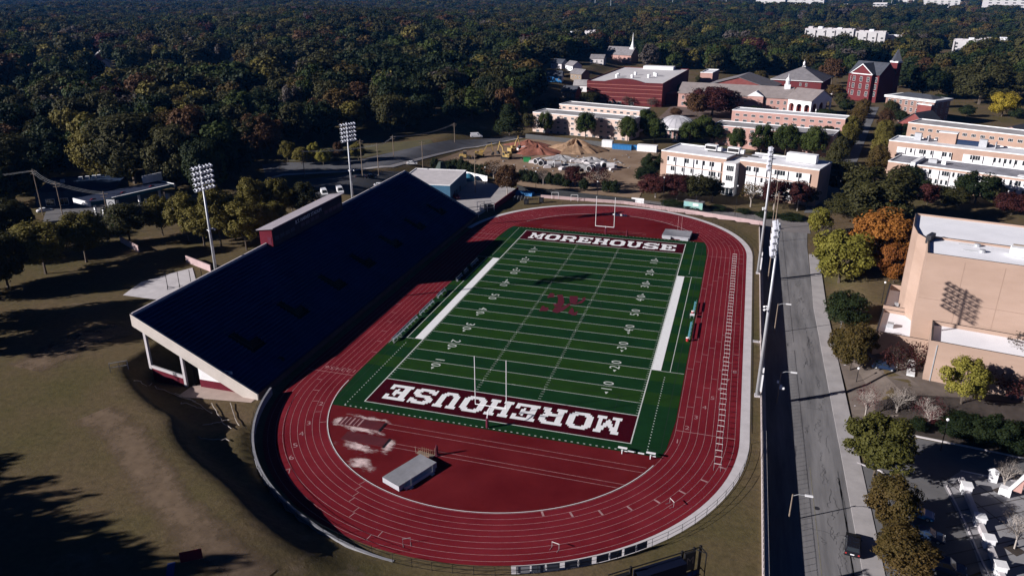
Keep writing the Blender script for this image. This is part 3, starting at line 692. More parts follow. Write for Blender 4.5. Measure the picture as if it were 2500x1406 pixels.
for k, (a, b, lab) in enumerate((((960, 838), (1010, 772), 'long grey team bench nearest the camera on the left sideline'), ((1012, 770), (1050, 735), 'grey team bench just beyond the nearest one on the left sideline'), ((1062, 728), (1085, 708), 'short team bench where the tower shadow crosses the left sideline'), ((1100, 686), (1118, 672), 'dark team bench at the edge of the stand shadow on the left sideline'), ((1126, 668), (1138, 660), 'short team bench inside the stand shadow, left sideline'), ((1146, 652), (1172, 636), 'farthest team bench on the left sideline, deep in shade'))):
    A, B = G(*a, 0), G(*b, 0); A.x = B.x = -30.0+(.5 if k > 2 else 0); m = (A+B)/2; bench((m.x, m.y, 0), R(90), max(1.8, abs(B.y-A.y)*.9), steel, lab, group='team benches on the left sideline')
teal = M('bench_teal', (.10, .30, .34), .1, 1, rough=.5)
for y, L, lab in ((-7.0, 8.5, 'teal team bench on the right sideline, nearest the camera'), (6.6, 6.0, 'teal team bench on the right sideline beyond the white table')): bench((30.3, y, 0), R(-90), L, teal, lab, group='team benches on the right sideline')
def cooler(loc, mat, label):
    t = thing('drinks_cooler', label, 'cooler', loc); MB().tube((0, 0, 0), (0, 0, .75), .32, .36, 10).build('body', mat, t); MB().tube((0, 0, .752), (0, 0, .86), .38, .34, 10).build('lid', MT['white'], t); return t
cooler((30.2, -12.2, 0), MT['red'], 'red drinks cooler at the near end of the nearest teal bench'); cooler((30.2, 2.7, 0), MT['red'], 'red drinks cooler beside the small white table on the right sideline')
tb = thing('folding_table', 'small white table on the right sideline between the two teal benches', 'table', (30.2, .8, 0)); MB().box(0, 0, .7, 1.0, 1.2, .06).build('tabletop', MT['white'], tb)
for a in (-.4, .4):
    for b in (-.5, .5): MB().box(a, b, 0, .05, .05, .7).build('leg', MT['metal'], tb)
sg = thing('small_goal', 'small dark goal frame lying on the turf near the left sideline corner', 'goal frame', tuple(G(966, 834, 0)), R(90))
MB().line([(-.9, 0, .05), (-.9, 0, 1.2), (.9, 0, 1.2), (.9, 0, .05), (-.9, 0, .05)], .04).line([(-.9, 0, 1.2), (-.9, 1.2, .05), (.9, 1.2, .05), (.9, 0, 1.2)], .03).build('frame', MT['metal'], sg)
wbn = thing('white_bleacher', 'low white bench frame on legs where the turf meets the near right bend', 'bench', tuple(G(1553, 1112, 0)), R(-2.5))
MB().box(-2.3, .3, .8, 1.5, .45, .08).box(-.9, .15, .5, 1.0, .3, .06).box(.75, .15, .5, 1.0, .3, .06).box(2.3, .3, .8, 1.5, .45, .08).build('seat', MT['white'], wbn)
for q in (-2.3, 2.3): MB().box(q, -.2, 0, .12, .12, .8).box(q, .1, .3, .12, .8, .1).box(q+.45, 0, .45, .8, .1, .1).build('leg', MT['white'], wbn)
ch = thing('starting_block_rack', 'rack of white and navy starting blocks on the red surface by the far upright', 'rack', tuple(G(1514, 527, 0)))
for k in range(6): MB().box(-2.1+k*.8, 0, .1, .5, 1.0, .35, rz=.3).build('block', MT['white'] if k % 3 == 0 else MT['carblue'], ch)
MB().box(0, 0, .04, 5, 1.2, .06).build('frame', MT['dkmetal'], ch)
# ------------------------------------------------------------------ track fence, banners, retaining walls
def fence(name, label, pts, h, mat, gap=None, rails=(.05, .55, 1.0), zf=None, r=.035, group=None, nopost=False):
    """posts with rails; pts are the post positions"""
    m = pts[len(pts)//2]; z0 = lambda p: (Hf(*p[:2]) if zf is None else zf)
    t = thing(name, label, 'fence', (m[0], m[1], z0(m)), 0, group)
    for p in pts: MB().tube((0, 0, -.1), (0, 0, h), r, n=5).build('post', mat, t, (p[0]-m[0], p[1]-m[1], z0(p)-z0(m)))
    for f in rails:
        rl = MB(); rl.line([(p[0], p[1], z0(p)+h*f) for p in pts], r*.7); wp(rl, 'rail', mat, t)
    return t
blk = MT['black']
def arc(r, a0, a1, n): return ring_pts(r, a0, a1, n)
fence('track_fence', 'dark post and rail fence on the retaining kerb round the left of the near bend', arc(43.45, -166, -96, 19), 1.25, blk, zf=1.25*.6)
fw2 = fence('track_fence', 'dark post and rail fence behind the pale apron round the right of the near bend', arc(43.4, -92, -1, 25), 1.35, blk, zf=0)
fence('track_fence', 'dark fence along the right straight between the red track and the grass strip', [(43.5, -46+2.9*k) for k in range(34)], 1.2, blk, zf=0)
fence('track_fence', 'dark fence round the far right bend below the pink wall', arc(43.5, 3, 118, 30), 1.2, blk, zf=0)
bnm = M('banner_dark_blue_grey', (.075, .085, .11), .15, 1)
for k, a in enumerate((-69, -66.4, -63.8, -60.6, -58, -54.8, -52.2, -49.4, -46.9)):
    p = ring_pts(43.28, a, a, 1)[0]
    MB().box(0, 0, .12, 1.75, .05, 1.1, 0).build('banner', bnm if k else MT['pad'], fw2, (p[0]-fw2.location.x, p[1]-fw2.location.y, 0), R(a+90))
    if k % 2: MB().box(1.05, 0, .3, .2, .05, .7).build('banner', MT['white'], fw2, (p[0]-fw2.location.x, p[1]-fw2.location.y, 0), R(a+90))
rt = MB(); n = 34
A = ring_pts(42.95, -168, -92, n); B = ring_pts(43.35, -168, -92, n)
def rth(i): return 1.35*(1-ss(.62, 1.0, i/n))+.06
for i in range(n):
    a, b, c, d = A[i], A[i+1], B[i+1], B[i]; h0_, h1_ = rth(i), rth(i+1)
    rt.poly([(a[0], a[1], -.1), (b[0], b[1], -.1), (b[0], b[1], h1_), (a[0], a[1], h0_)][::-1]); rt.poly([(a[0], a[1], h0_), (b[0], b[1], h1_), (c[0], c[1], h1_), (d[0], d[1], h0_)][::-1])
    rt.poly([(d[0], d[1], -.1), (d[0], d[1], h0_), (c[0], c[1], h1_), (c[0], c[1], -.1)][::-1])
tag(rt.build('retaining_wall', M('coping_concrete', (.22, .22, .24), .15, .6)), 'low curved concrete retaining wall round the left of the near bend', 'wall')
sw = thing('street_wall', 'long retaining wall between the stadium grass and the lower street on the right', 'wall', (45.7, -30, 0))
MB().box(0, -24, -2.4, .62, 264, 2.45).build('wall', MT['concrete'], sw, (.0, 0, 0)); MB().box(-.46, -24, -.1, .28, 264, .42).build('coping', M('coping_pinkish', (.60, .52, .50), .12, .5), sw)
fence('street_fence', 'dark fence on the street wall, near part beside the near floodlight tower', [(45.24, -118+1.25*k) for k in range(87)], .85, blk, zf=.3, rails=(1.0,), r=.03)
fence('street_fence', 'dark fence on the street wall, far part towards the cross street', [(45.24, -6+1.25*k) for k in range(70)], .85, blk, zf=.3, rails=(1.0,), r=.03)
gw = thing('gate_walk', 'short pale concrete walk and gate across the grass strip to the street wall', 'gate', (44.3, -8.2, 0)); MB().box(0, 0, -.05, 1.6, 1.0, .1).build('walk', MT['pconc'], gw)
MB().line([(-.9, -.5, 0), (-.9, -.5, 1.4), (-.9, .5, 1.4), (-.9, .5, 0)], .04).build('gate_frame', blk, gw)
nwl = thing('perimeter_wall', 'long low pinkish wall along the cross street beyond the far bend', 'wall', (0, 93, 0))
g = MB()
for (x0, y0), (x1, y1) in zip(WALLN[1:], WALLN[2:]):
    L = math.hypot(x1-x0, y1-y0); g.box((x0+x1)/2, (y0+y1)/2, -2.3, L+.1, .3, 3.2, 0, math.atan2(y1-y0, x1-x0))
wp(g, 'wall', MT['pinkwall'], nwl)
g = MB()
for (x0, y0), (x1, y1) in zip(WALLN[1:], WALLN[2:]):
    L = math.hypot(x1-x0, y1-y0); g.box((x0+x1)/2, (y0+y1)/2, .9, L, .42, .1, 0, math.atan2(y1-y0, x1-x0))
wp(g, 'coping', M('wall_coping_pink', (.50, .37, .37), .1, 1), nwl)
g = MB(); P = []
for (x0, y0), (x1, y1) in zip(WALLN[1:], WALLN[2:]):
    for k in range(8): P.append((x0+(x1-x0)*k/8, y0+(y1-y0)*k/8, 1.0))
for p in P: g.tube(p, (p[0], p[1], 2.0), .03, n=4)
g.line([(p[0], p[1], 2.0) for p in P], .03); wp(g, 'top_rail', blk, nwl)
# left brick walls by the driveway and behind the stand
def wallseg(label, pts, h, mat, z=None, th=.3, cat='wall', name='garden_wall'):
    t = thing(name, label, cat, (pts[0][0], pts[0][1], 0)); g = MB()
    for a, b in zip(pts, pts[1:]):
        L = math.hypot(b[0]-a[0], b[1]-a[1]); zz = min(Hf(*a[:2]), Hf(*b[:2])) if z is None else z
        g.box((a[0]+b[0])/2, (a[1]+b[1])/2, zz-.3, L, th, h+.3, 0, math.atan2(b[1]-a[1], b[0]-a[0]))
    wp(g, 'wall', mat, t); return t
wallseg('maroon painted wall beside the driveway at the far left of the track', P2([(1208, 512), (1265, 470)], 0), 2.0, MT['maroonp'])
wallseg('pale mauve wall between the trees behind the grandstand, farther from the tower', P2([(296, 592), (340, 616)], 4.4), 1.7, MT['pinkwall'])
wallseg('pale mauve wall behind the grandstand, close to the near floodlight tower', P2([(456, 640), (516, 664)], 4.4), 1.7, MT['pinkwall'])
wallseg('dark screened fence along the far side of the cross street', P2([(1262, 466), (1400, 482), (1548, 500)], 0), 2.0, MT['netdark'], cat='fence', name='screen_fence', th=.1)
wallseg('dark fence along the back of the construction site below the pale dorms', P2([(1283, 338), (1472, 358)], 0), 2.2, M('grey_screen', (.07, .072, .075), .1, 1), cat='fence', name='screen_fence', th=.1)
wallseg('long white banner wall beside the driveway near the pale blue building', P2([(1088, 421), (1190, 444)], 0), 2.2, MT['white'], name='banner_wall', th=.15)
# scoreboard seen from behind
sb = thing('scoreboard', 'dark scoreboard seen from behind at the bottom edge, letter M on its end', 'scoreboard', (37.3, -87.0, 0), R(38.5))
MB().box(-5.9, -.2, 2.6, 6.4, 1.5, 4.6).build('cabinet', M('scoreboard_navy', (.004, .006, .018), .1, 1, .6, spec=.1), sb)
MB().box(-10.9, 0, 4.6, 1.9, .5, 2.9).build('side_panel', MT['black'], sb); MB().box(-1.7, 0, 5.2, 1.5, .3, 2.6).build('side_panel', MT['black'], sb)
MB().box(-1.35, -.05, 1.4, 2.2, .12, 3.4).build('blue_panel', M('scoreboard_blue', (.008, .03, .11), .1, 1), sb)
fr = MB()
for x in (-9.6, -2.6, -.9, 0): fr.box(x, .3, 0, .26, .26, 8.0)
fr.line([(-12.6, .3, 7.8), (0, .3, 7.8)], .07).line([(0, -.9, 0), (0, -.9, 7.8), (0, .3, 7.8)], .07).line([(0, -.9, 5.0), (0, .3, 5.0)], .06).line([(0, -.9, 7.8), (-.9, .3, 7.8)], .06).line([(.6, -.4, 0), (.6, -.4, 2.6), (1.3, -.4, 2.6), (1.3, -.4, 0)], .05)
for z in (1.5, 2.8, 4.1, 5.0): fr.line([(-2.5, -.2, z), (0, -.2, z)], .06)
for x in (-2.0, -1.2, -.5): fr.line([(x, -.2, 1.4), (x, -.2, 4.9)], .05)
fr.build('steel_frame', MT['black'], sb)
sign_text('M', 1.5, MT['wood'], sb, (-1.7, -.17, 6.6), (R(90), 0, 0))
fs = thing('field_sign', 'leaning maroon and blue sign on the grass at the lower left', 'sign', tuple(G(452, 1372)), R(35))
MB().box(.8, 0, .1, 2.6, .08, 1.5).build('maroon_panel', MT['maroonp'], fs); MB().box(-1.6, -1.2, .03, .9, 3.2, .06).build('blue_panel', M('sign_blue', (.02, .04, .16), 0), fs); MB().line([(0, 0, 0), (0, 0, 1.7)], .05).line([(1.7, 0, 0), (1.7, 0, 1.7)], .05).build('leg', MT['wood'], fs)
# ------------------------------------------------------------------ trees
def crown_mesh(name, mat, seed, nleaf, size, shape='round', lumps=9, gap=.0, inner=True):
    """leaf-sized faces scattered in clumps through a crown of unit radius and unit half height"""
    rg = np.random.default_rng(seed)
    # lumps: centres inside the crown envelope
    def env(u):                                                   # radius of the envelope at height u in -1..1
        if shape == 'oval': return np.sqrt(np.maximum(0, 1-u*u))*(1-.22*u)
        if shape == 'column': return np.minimum(1, 1.25*(1-np.abs(u)**2.2))*(1-.35*np.maximum(u, 0))
        if shape == 'cone': return (1-u)/2*1.05+.05
        if shape == 'flat': return np.sqrt(np.maximum(0, 1-np.abs(u)**3))
        return np.sqrt(np.maximum(0, 1-u*u))
    L = []
    for k in range(lumps*7):
        u = rg.uniform(-.75, .8); a = rg.uniform(0, 2*np.pi); r = env(u)*np.sqrt(rg.uniform(.12, .62)); L.append((r*np.cos(a), r*np.sin(a), u*.88))
    L = np.array(L); lr = rg.uniform(.13, .34, len(L))
    which = rg.integers(0, len(L), nleaf)
    d = rg.normal(size=(nleaf, 3)); d /= np.linalg.norm(d, axis=1)[:, None]
    rr = lr[which]*rg.uniform(.55, 1.0, nleaf)**.6
    p = L[which]+d*rr[:, None]
    out = rg.uniform(size=nleaf) < .07; p[out] *= rg.uniform(1.0, 1.14, (int(out.sum()), 1)); keepo = p[out].copy()
    lim = env(np.clip(p[:, 2], -1, 1))*1.06+.02; q = np.hypot(p[:, 0], p[:, 1]); f = np.minimum(1, lim/np.maximum(q, 1e-6)); p[:, 0] *= f; p[:, 1] *= f
    p[out] = keepo
    p[:, 2] = np.clip(p[:, 2], -1.05, 1.09)
    nrm = d*.6+p*np.array([.8, .8, .8])+rg.normal(size=(nleaf, 3))*.6+np.array([0, 0, .2]); nrm /= np.linalg.norm(nrm, axis=1)[:, None]
    t = np.cross(nrm, rg.normal(size=(nleaf, 3))); t /= np.linalg.norm(t, axis=1)[:, None]; b = np.cross(nrm, t)
    s = size*rg.uniform(.6, 1.35, nleaf)[:, None]
    V = np.stack([p-t*s-b*s*.55, p+t*s*.25-b*s*.75, p+t*s+b*s*.2, p-t*s*.1+b*s*.8], 1).reshape(-1, 3)
    me = bpy.data.meshes.new(name); me.from_pydata(V.tolist(), [], np.arange(nleaf*4).reshape(-1, 4).tolist()); me.materials.append(mat); me.update(); return me
def trunk_mesh(name, mat, seed, bare=False, h=1.0, levels=3):
    """tapered trunk with forking limbs, unit height up to the crown's top, unit spread"""
    rd = random.Random(seed); g = MB()
    def grow(p, d, L, r, lev):
        q = p+d*L; g.tube(p, q, r, r*.62, 5 if lev > 1 else 3, cap=False)
        if lev == 0: return
        n = 3 if lev < levels else 5
        for i in range(n):
            a = 2*math.pi*(i+rd.random()*.6)/n; sp = rd.uniform(.45, .95)
            e = (d+Vector((math.cos(a)*sp, math.sin(a)*sp, rd.uniform(-.05, .35)))).normalized()
            grow(p+d*L*rd.uniform(.6, 1.0), e, L*rd.uniform(.58, .82), r*.55, lev-1)
    grow(Vector((0, 0, 0)), Vector((rd.uniform(-.05, .05), rd.uniform(-.05, .05), 1)).normalized(), .34, .028, levels)
    return g.mesh(name, mat)
LM = {
 'olive': leafmat('olive_foliage', (.125, .108, .022), (.24, .20, .048)), 'green': leafmat('green_foliage', (.034, .056, .010), (.085, .11, .024)),
 'dark': leafmat('dark_green_foliage', (.012, .024, .007), (.034, .050, .016)), 'oak': leafmat('dull_oak_foliage', (.042, .043, .013), (.085, .080, .027)),
 'yellowgreen': leafmat('yellow_green_foliage', (.15, .15, .022), (.36, .32, .06)), 'yellow': leafmat('yellow_foliage', (.30, .22, .02), (.55, .42, .05)),
 'orange': leafmat('orange_foliage', (.22, .07, .018), (.42, .17, .035)), 'rust': leafmat('rust_brown_foliage', (.080, .040, .018), (.145, .075, .034)),
 'maroon': leafmat('maroon_foliage', (.050, .014, .014), (.105, .030, .028)), 'bare': leafmat('bare_twigs', (.085, .068, .060), (.15, .125, .11)),
 'mixed': leafmat('olive_and_rust_foliage', (.070, .062, .015), (.15, .095, .03)), 'ogreen': leafmat('olive_green_foliage', (.070, .072, .014), (.16, .15, .035)), 'redtwig': leafmat('red_twigs', (.12, .025, .03), (.22, .06, .06))}
SHAPES = {'round': ('round', 9), 'oval': ('oval', 9), 'column': ('column', 10), 'broad': ('flat', 12), 'cone': ('cone', 9)}
_cm, _tm = {}, {}
def crown_of(mat, shape, v, res):
    k = (mat, shape, v, res)
    if k not in _cm:
        n, s = {'hi': (15000, .037), 'mid': (5200, .058), 'lo': (2200, .082), 'thin': (1100, .045), 'wisp': (1500, .022)}[res]
        _cm[k] = crown_mesh('crown', LM[mat], hash(shape) % 97+v*13+len(mat), n, s, SHAPES[shape][0], SHAPES[shape][1])
    return _cm[k]
SHN = {'round': 3, 'oval': 5, 'column': 7, 'broad': 11, 'cone': 13}
def hash(s): return SHN.get(s, 1)
def trunk_of(mat, v, bare):
    k = (mat, v, bare)
    if k not in _tm: _tm[k] = trunk_mesh('trunk', MT[mat], v*7+3, bare, levels=5 if bare else 3)
    return _tm[k]
def tree(p, h, r, mat='olive', shape='round', label='', group=None, res='mid', v=None, cat='tree', cb=.22, bark='bark', name='tree', rz=None, stem=True):
    """p base, h full height, r crown radius, cb bare share of the stem below the crown"""
    v = rnd.randrange(3) if v is None else v
    rz = rnd.uniform(0, 6.28) if rz is None else rz
    t = thing(name, label, cat, p, rz, group)
    hh = h*(1-cb)/2; bare = res in ('wisp', 'thin')
    if stem: put('trunk', trunk_of(bark, v % 2, bare), t, (0, 0, -.2), 0, (r*(2.0 if bare else 1.7), r*(2.0 if bare else 1.7), h*(1.02 if bare else .98)))
    put('crown' if stem else 'foliage', crown_of(mat, shape, v, res), t, (0, 0, h*cb+hh), 0, (r, r, hh))
    return t
def tpx(px, py, ptop, wpx, mat, shape, label, group=None, z=None, res='mid', **k):
    """a tree whose foot, top row and crown width are read off the photograph"""
    b = G(px, py, z); b.z = Hf(b.x, b.y) if z is None else z; h = max(1.0, height_at(b, ptop)); r = wpx/2*dist(b)/FPX/1.0
    return tree(b, h, r, mat, shape, label, group, res, **k)
g1 = 'olive trees behind the grandstand'
rowL = [(112, 668, 545, 105, 'olive tree nearest the left edge in the row behind the grandstand'), (212, 640, 520, 98, 'olive tree second from the left in the row behind the grandstand'), (318, 592, 500, 86, 'dark olive tree below the price sign of the petrol station'),
 (398, 575, 482, 62, 'slim olive tree right of the price sign, foot on the pavement'), (461, 588, 474, 75, 'olive tree just left of the near floodlight tower'), (541, 605, 452, 80, 'tall olive tree just right of the near floodlight tower'),
 (602, 610, 490, 84, 'olive tree touching the left end of the press box'), (618, 540, 436, 60, 'olive tree at the back, above the left end of the press box'), (664, 560, 497, 70, 'low olive tree half hidden behind the press box roof'), (680, 535, 438, 62, 'olive tree behind the middle of the press box roof'), (748, 530, 449, 62, 'dark olive tree beside the two white vans')]
for a in rowL: tpx(a[0], a[1], a[2]-8, a[3]*1.25, 'olive' if a[0] not in (318, 748) else 'oak', 'round' if a[3] > 75 else 'oval', a[4], g1, res='hi', cb=.2)
for i, (px, py, pt, wd, m) in enumerate(((330, 448, 270, 190, 'oak'), (250, 440, 300, 110, 'olive'), (430, 462, 300, 130, 'oak'), (120, 440, 310, 120, 'dark'), (505, 478, 330, 90, 'dark'), (570, 440, 310, 110, 'dark'), (640, 385, 270, 110, 'rust'), (30, 500, 320, 150, 'oak'))):
    tpx(px, py, pt, wd, m, 'broad' if i % 3 == 1 else 'round', ('largest olive tree mass, above the petrol station', 'yellowish olive tree above the dark blue store', 'tall dull tree above the right end of the petrol station canopy', 'dark tree behind the left end of the store', 'dark tree right of the petrol station', 'dark tree left of the small yellowish park trees', 'rusty tree behind the left park trees', 'tall dull tree at the left edge above the store')[i], 'big trees above the petrol station', res='hi', cb=.06)
for (px, py, pt, wd, lb) in ((500, 600, 495, 84, 'olive tree between the slim one and the near floodlight tower'), (575, 585, 470, 74, 'olive tree standing behind the tall one right of the near floodlight tower'), (640, 585, 500, 80, 'olive tree just above the maroon end of the press box'), (715, 520, 462, 66, 'olive tree behind the press box between two rounder ones')): tpx(px, py, pt, wd*1.15, 'olive', 'oval', lb, g1, res='hi', cb=.15)
g2 = 'trees of the park beyond the road'
for (px, py, pt, wd, m, lb) in ((577, 388, 330, 46, 'yellowgreen', 'small yellowish tree at the left end of the park trees'), (612, 385, 332, 44, 'mixed', 'small olive tree second from the left among the park trees'), (703, 396, 342, 46, 'olive', 'tree with brown tinge left of the bright park tree'), (737, 402, 358, 46, 'olive', 'low round tree in front of the park trees by the road'),
 (768, 395, 345, 36, 'yellowgreen', 'yellowish park tree just left of the brightest one'), (790, 403, 362, 42, 'yellowgreen', 'brightest yellow green park tree near the road'), (828, 398, 345, 30, 'rust', 'brownish park tree beside the far floodlight tower'), (876, 392, 346, 44, 'olive', 'round olive tree on the park lawn just right of the far floodlight tower')):
    tpx(px, py, pt, wd, m, 'oval', lb, g2, res='hi', cb=.18)
g3 = 'round trees in front of the pale dormitories'
for (px, py, pt, wd, m, lb) in ((1331, 330, 273, 34, 'green', 'oval green tree at the left end of the pale dormitory'), (1429, 340, 273, 48, 'green', 'oval green tree before the middle of the pale dormitory'), (1532, 350, 282, 44, 'green', 'oval green tree at the right end of the pale dormitory'), (1577, 330, 268, 48, 'green', 'green tree behind, between the pale dormitory and the domed hall'), (1598, 348, 290, 50, 'green', 'round green tree just left of the domed hall'),
 (1682, 350, 298, 52, 'green', 'green tree covering the left part of the clump right of the domed hall'), (1716, 348, 284, 56, 'green', 'tallest tree of the clump right of the domed hall'), (1742, 352, 300, 46, 'dark', 'darker tree at the right side of the clump right of the domed hall'), (1797, 374, 312, 40, 'green', 'smallest round tree of the row behind the white and tan school block'), (1857, 378, 303, 48, 'green', 'second round tree of the row behind the white and tan school block'), (1916, 382, 301, 54, 'green', 'largest round tree of the row behind the white and tan school block'), (1983, 388, 307, 54, 'green', 'last round tree of the row, at the right end of the school block roof'),
 (1838, 300, 260, 48, 'dark', 'dark round tree before the long brick hall'), (2014, 318, 268, 58, 'dark', 'dark tree at the right end of the low pink dormitory')):
    tpx(px, py, pt-3, wd*1.22, m, 'oval', lb, g3, res='hi', cb=.15)
g4 = 'tall trees lining the avenue'
for i, (px, py, pt, wd, m) in enumerate(((2103, 290, 238, 40, 'mixed'), (2088, 318, 258, 46, 'mixed'), (2076, 345, 278, 48, 'olive'), (2060, 375, 300, 48, 'olive'), (2045, 405, 325, 46, 'oak'), (2030, 440, 350, 46, 'oak'))):
    tpx(px, py, pt, wd, m, 'column', '%s tall tree from the far end in the left column of the avenue' % nth(i), g4, res='hi', cb=.06)
for i, (px, py, pt, wd, m) in enumerate(((2168, 295, 242, 36, 'oak'), (2158, 320, 262, 40, 'rust'), (2155, 350, 288, 44, 'olive'), (2150, 385, 318, 50, 'olive'), (2140, 425, 350, 56, 'mixed'), (2196, 345, 298, 50, 'dark'))):
    tpx(px, py, pt, wd, m, 'column', '%s tall tree from the far end in the right column of the avenue' % nth(i), g4, res='hi', cb=.06)
tpx(2135, 545, 400, 190, 'oak', 'round', 'very large dull green oak where the avenue meets the street', None, res='hi', cb=.1)
tpx(2075, 530, 470, 120, 'oak', 'broad', 'lower spreading oak on the left of the very large one', None, res='hi', cb=.1); tpx(2050, 475, 390, 90, 'oak', 'round', 'dull oak rising at the right end of the white and tan school block', None, res='hi', cb=.1)
tpx(1997, 575, 505, 62, 'yellowgreen', 'round', 'small yellow green tree at the corner beside the street', None, res='hi', cb=.1)
tpx(2048, 690, 558, 150, 'yellowgreen', 'round', 'big yellow green tree leaning over the pavement', None, res='hi', cb=.12)
tpx(2028, 620, 545, 80, 'bare', 'round', 'greyish thin tree between the two yellow green ones', None, res='thin', cb=.15)
tpx(2150, 660, 508, 165, 'orange', 'round', 'big rust orange tree beside the pale theatre wall', None, res='hi', cb=.1); tpx(2182, 690, 590, 90, 'orange', 'round', 'lower bright orange tree against the theatre corner', None, res='hi', cb=.1)
tpx(2062, 800, 712, 108, 'dark', 'round', 'dark evergreen tree on the verge between the street and theatre', None, res='hi', cb=.1)
tpx(2073, 905, 785, 118, 'mixed', 'round', 'olive and rust tree by the entrance before the low theatre wing', None, res='hi', cb=.14)
tpx(2346, 985, 862, 98, 'yellowgreen', 'oval', 'bright yellow green tree in front of the theatre front wall', None, res='hi', cb=.2)
tpx(2470, 975, 895, 120, 'maroon', 'round', 'dark reddish bush at the right edge below the theatre', None, res='thin', cb=.05); tpx(2485, 930, 800, 90, 'bare', 'round', 'grey thin tree at the right edge before the theatre roof', None, res='thin', cb=.2)
tpx(2190, 905, 840, 80, 'maroon', 'broad', 'reddish shrub against the low theatre wall', None, res='thin', cb=.05); tpx(2235, 905, 832, 66, 'maroon', 'broad', 'second reddish shrub in the corner of the theatre wall', None, res='thin', cb=.05)
for i, (px, py, pt, wd, m, lb) in enumerate(((2112, 1018, 935, 70, 'redtwig', 'bare tree with a few red leaves nearest the pavement, below the theatre'), (2186, 1018, 930, 80, 'bare', 'bare grey tree in the middle of the bed below the theatre'), (2262, 1048, 962, 84, 'redtwig', 'small tree with red leaves and pale trunk in the mulch bed'), (2428, 1290, 1250, 10, 'bare', ''), (2447, 1200, 1105, 60, 'bare', 'bare plaza tree in a square pit, upper one'), (2476, 1340, 1225, 80, 'bare', 'bare plaza tree in a square pit, lower one'))):
    if lb: tpx(px, py, pt, wd, m, 'round', lb, None, z=-2.2, res='wisp', cb=.25, bark='pbark')
for (px, py, pt, wd, m, sh, lb) in ((2134, 1165, 1008, 165, 'ogreen', 'round', 'large dense olive green tree beside the pavement above the plaza drive'), (2165, 1290, 1155, 122, 'mixed', 'round', 'brownish tree on the island between the parked cars'), (2197, 1400, 1290, 150, 'mixed', 'round', 'brownish tree at the bottom edge beside the pavement')): tpx(px, py, pt, wd, m, sh, lb, 'trees along the plaza drive', res='hi', cb=.12)
for i, (px, py, pt, wd) in enumerate(((2330, 1065, 1005, 88), (2378, 1078, 1012, 84), (2432, 1088, 1010, 96), (2482, 1100, 1030, 90), (2240, 1050, 1018, 46))):
    tpx(px, py, pt, wd, 'dark', 'round', '%s dark clipped evergreen from the left along the mulch bed' % nth(i) if i < 4 else 'small dark shrub beside the red leaved tree', 'dark clipped evergreens by the plaza drive', z=-2.2, res='hi', cb=.0, cat='shrub', name='evergreen_shrub', stem=False)
g5 = 'small trees between the cross street and the school block'
for (px, py, pt, wd, m, sh, res, lb) in ((1592, 432, 372, 62, 'dark', 'round', 'hi', 'dark tree at the left end of the white and tan school block'), (1578, 455, 405, 66, 'dark', 'broad', 'hi', 'dark shrubby tree lower left of the school block'), (1600, 482, 425, 92, 'maroon', 'broad', 'hi', 'maroon tree lower left of the school block by the street'), (1652, 488, 425, 80, 'maroon', 'broad', 'hi', 'maroon tree in front of the left windows of the school block'), (1700, 492, 425, 88, 'oak', 'broad', 'hi', 'dull olive tree in front of the school block beside the stair tower'), (1738, 492, 432, 60, 'oak', 'round', 'hi', 'narrower olive tree just left of the stair tower'),
 (1832, 505, 440, 70, 'mixed', 'round', 'thin', 'thin brown and yellow tree right of the school block entrance'), (1888, 512, 435, 72, 'maroon', 'round', 'hi', 'dark maroon tree behind the far floodlight pole'), (1946, 515, 440, 68, 'maroon', 'round', 'hi', 'deep maroon tree at the right end of the school block'), (1968, 505, 455, 60, 'dark', 'round', 'mid', 'dark tree in the shade at the right corner of the school block')):
    tpx(px, py, pt, wd, m, sh, lb, g5, res=res, cb=.2, bark='pbark')
g6 = 'trees between the cross street and the construction site'
for (px, py, pt, wd, m, sh, res, lb) in ((1205, 440, 390, 62, 'rust', 'round', 'thin', 'thin rusty tree left of the copper one by the construction site'), (1238, 478, 402, 68, 'rust', 'round', 'hi', 'copper brown tree beside the maroon driveway wall'), (1326, 452, 412, 34, 'bare', 'round', 'thin', 'thin bare tree among the dark hedge trees'), (1404, 456, 405, 62, 'maroon', 'round', 'hi', 'maroon tree in front of the concrete pipes, left one'), (1458, 462, 408, 78, 'maroon', 'broad', 'thin', 'thin reddish tree in front of the concrete pipes, right one')):
    tpx(px, py, pt, wd, m, sh, lb, g6, res=res, cb=.2, bark='pbark')
hedge = [(1275, 444), (1292, 446), (1312, 449), (1342, 452), (1362, 455), (1382, 457), (1425, 466), (1480, 470), (1500, 472)]
for i, (px, py) in enumerate(hedge): tpx(px, py, py-33, 30, 'dark', 'round', '%s dark evergreen from the left in the screen below the construction site' % nth(i), 'dark evergreen screen below the construction site', res='mid', cb=.02)
for i in range(11):
    f = i/10; px, py = 1062+(1190-1062)*f, 418+(432-418)*f; tpx(px, py, py-34+6*math.sin(i), 26, 'dark', 'oval', '%s dark evergreen from the left in the screen beside the excavators' % nth(i), 'dark evergreen screen beside the excavators', res='mid', cb=.02)
tpx(1244, 333, 250, 92, 'dark', 'cone', 'large dark evergreen left of the pale dormitory', None, res='hi', cb=.04); tpx(1292, 320, 275, 40, 'oak', 'round', 'dull small tree between the big dark evergreen and the pale dormitory', None)
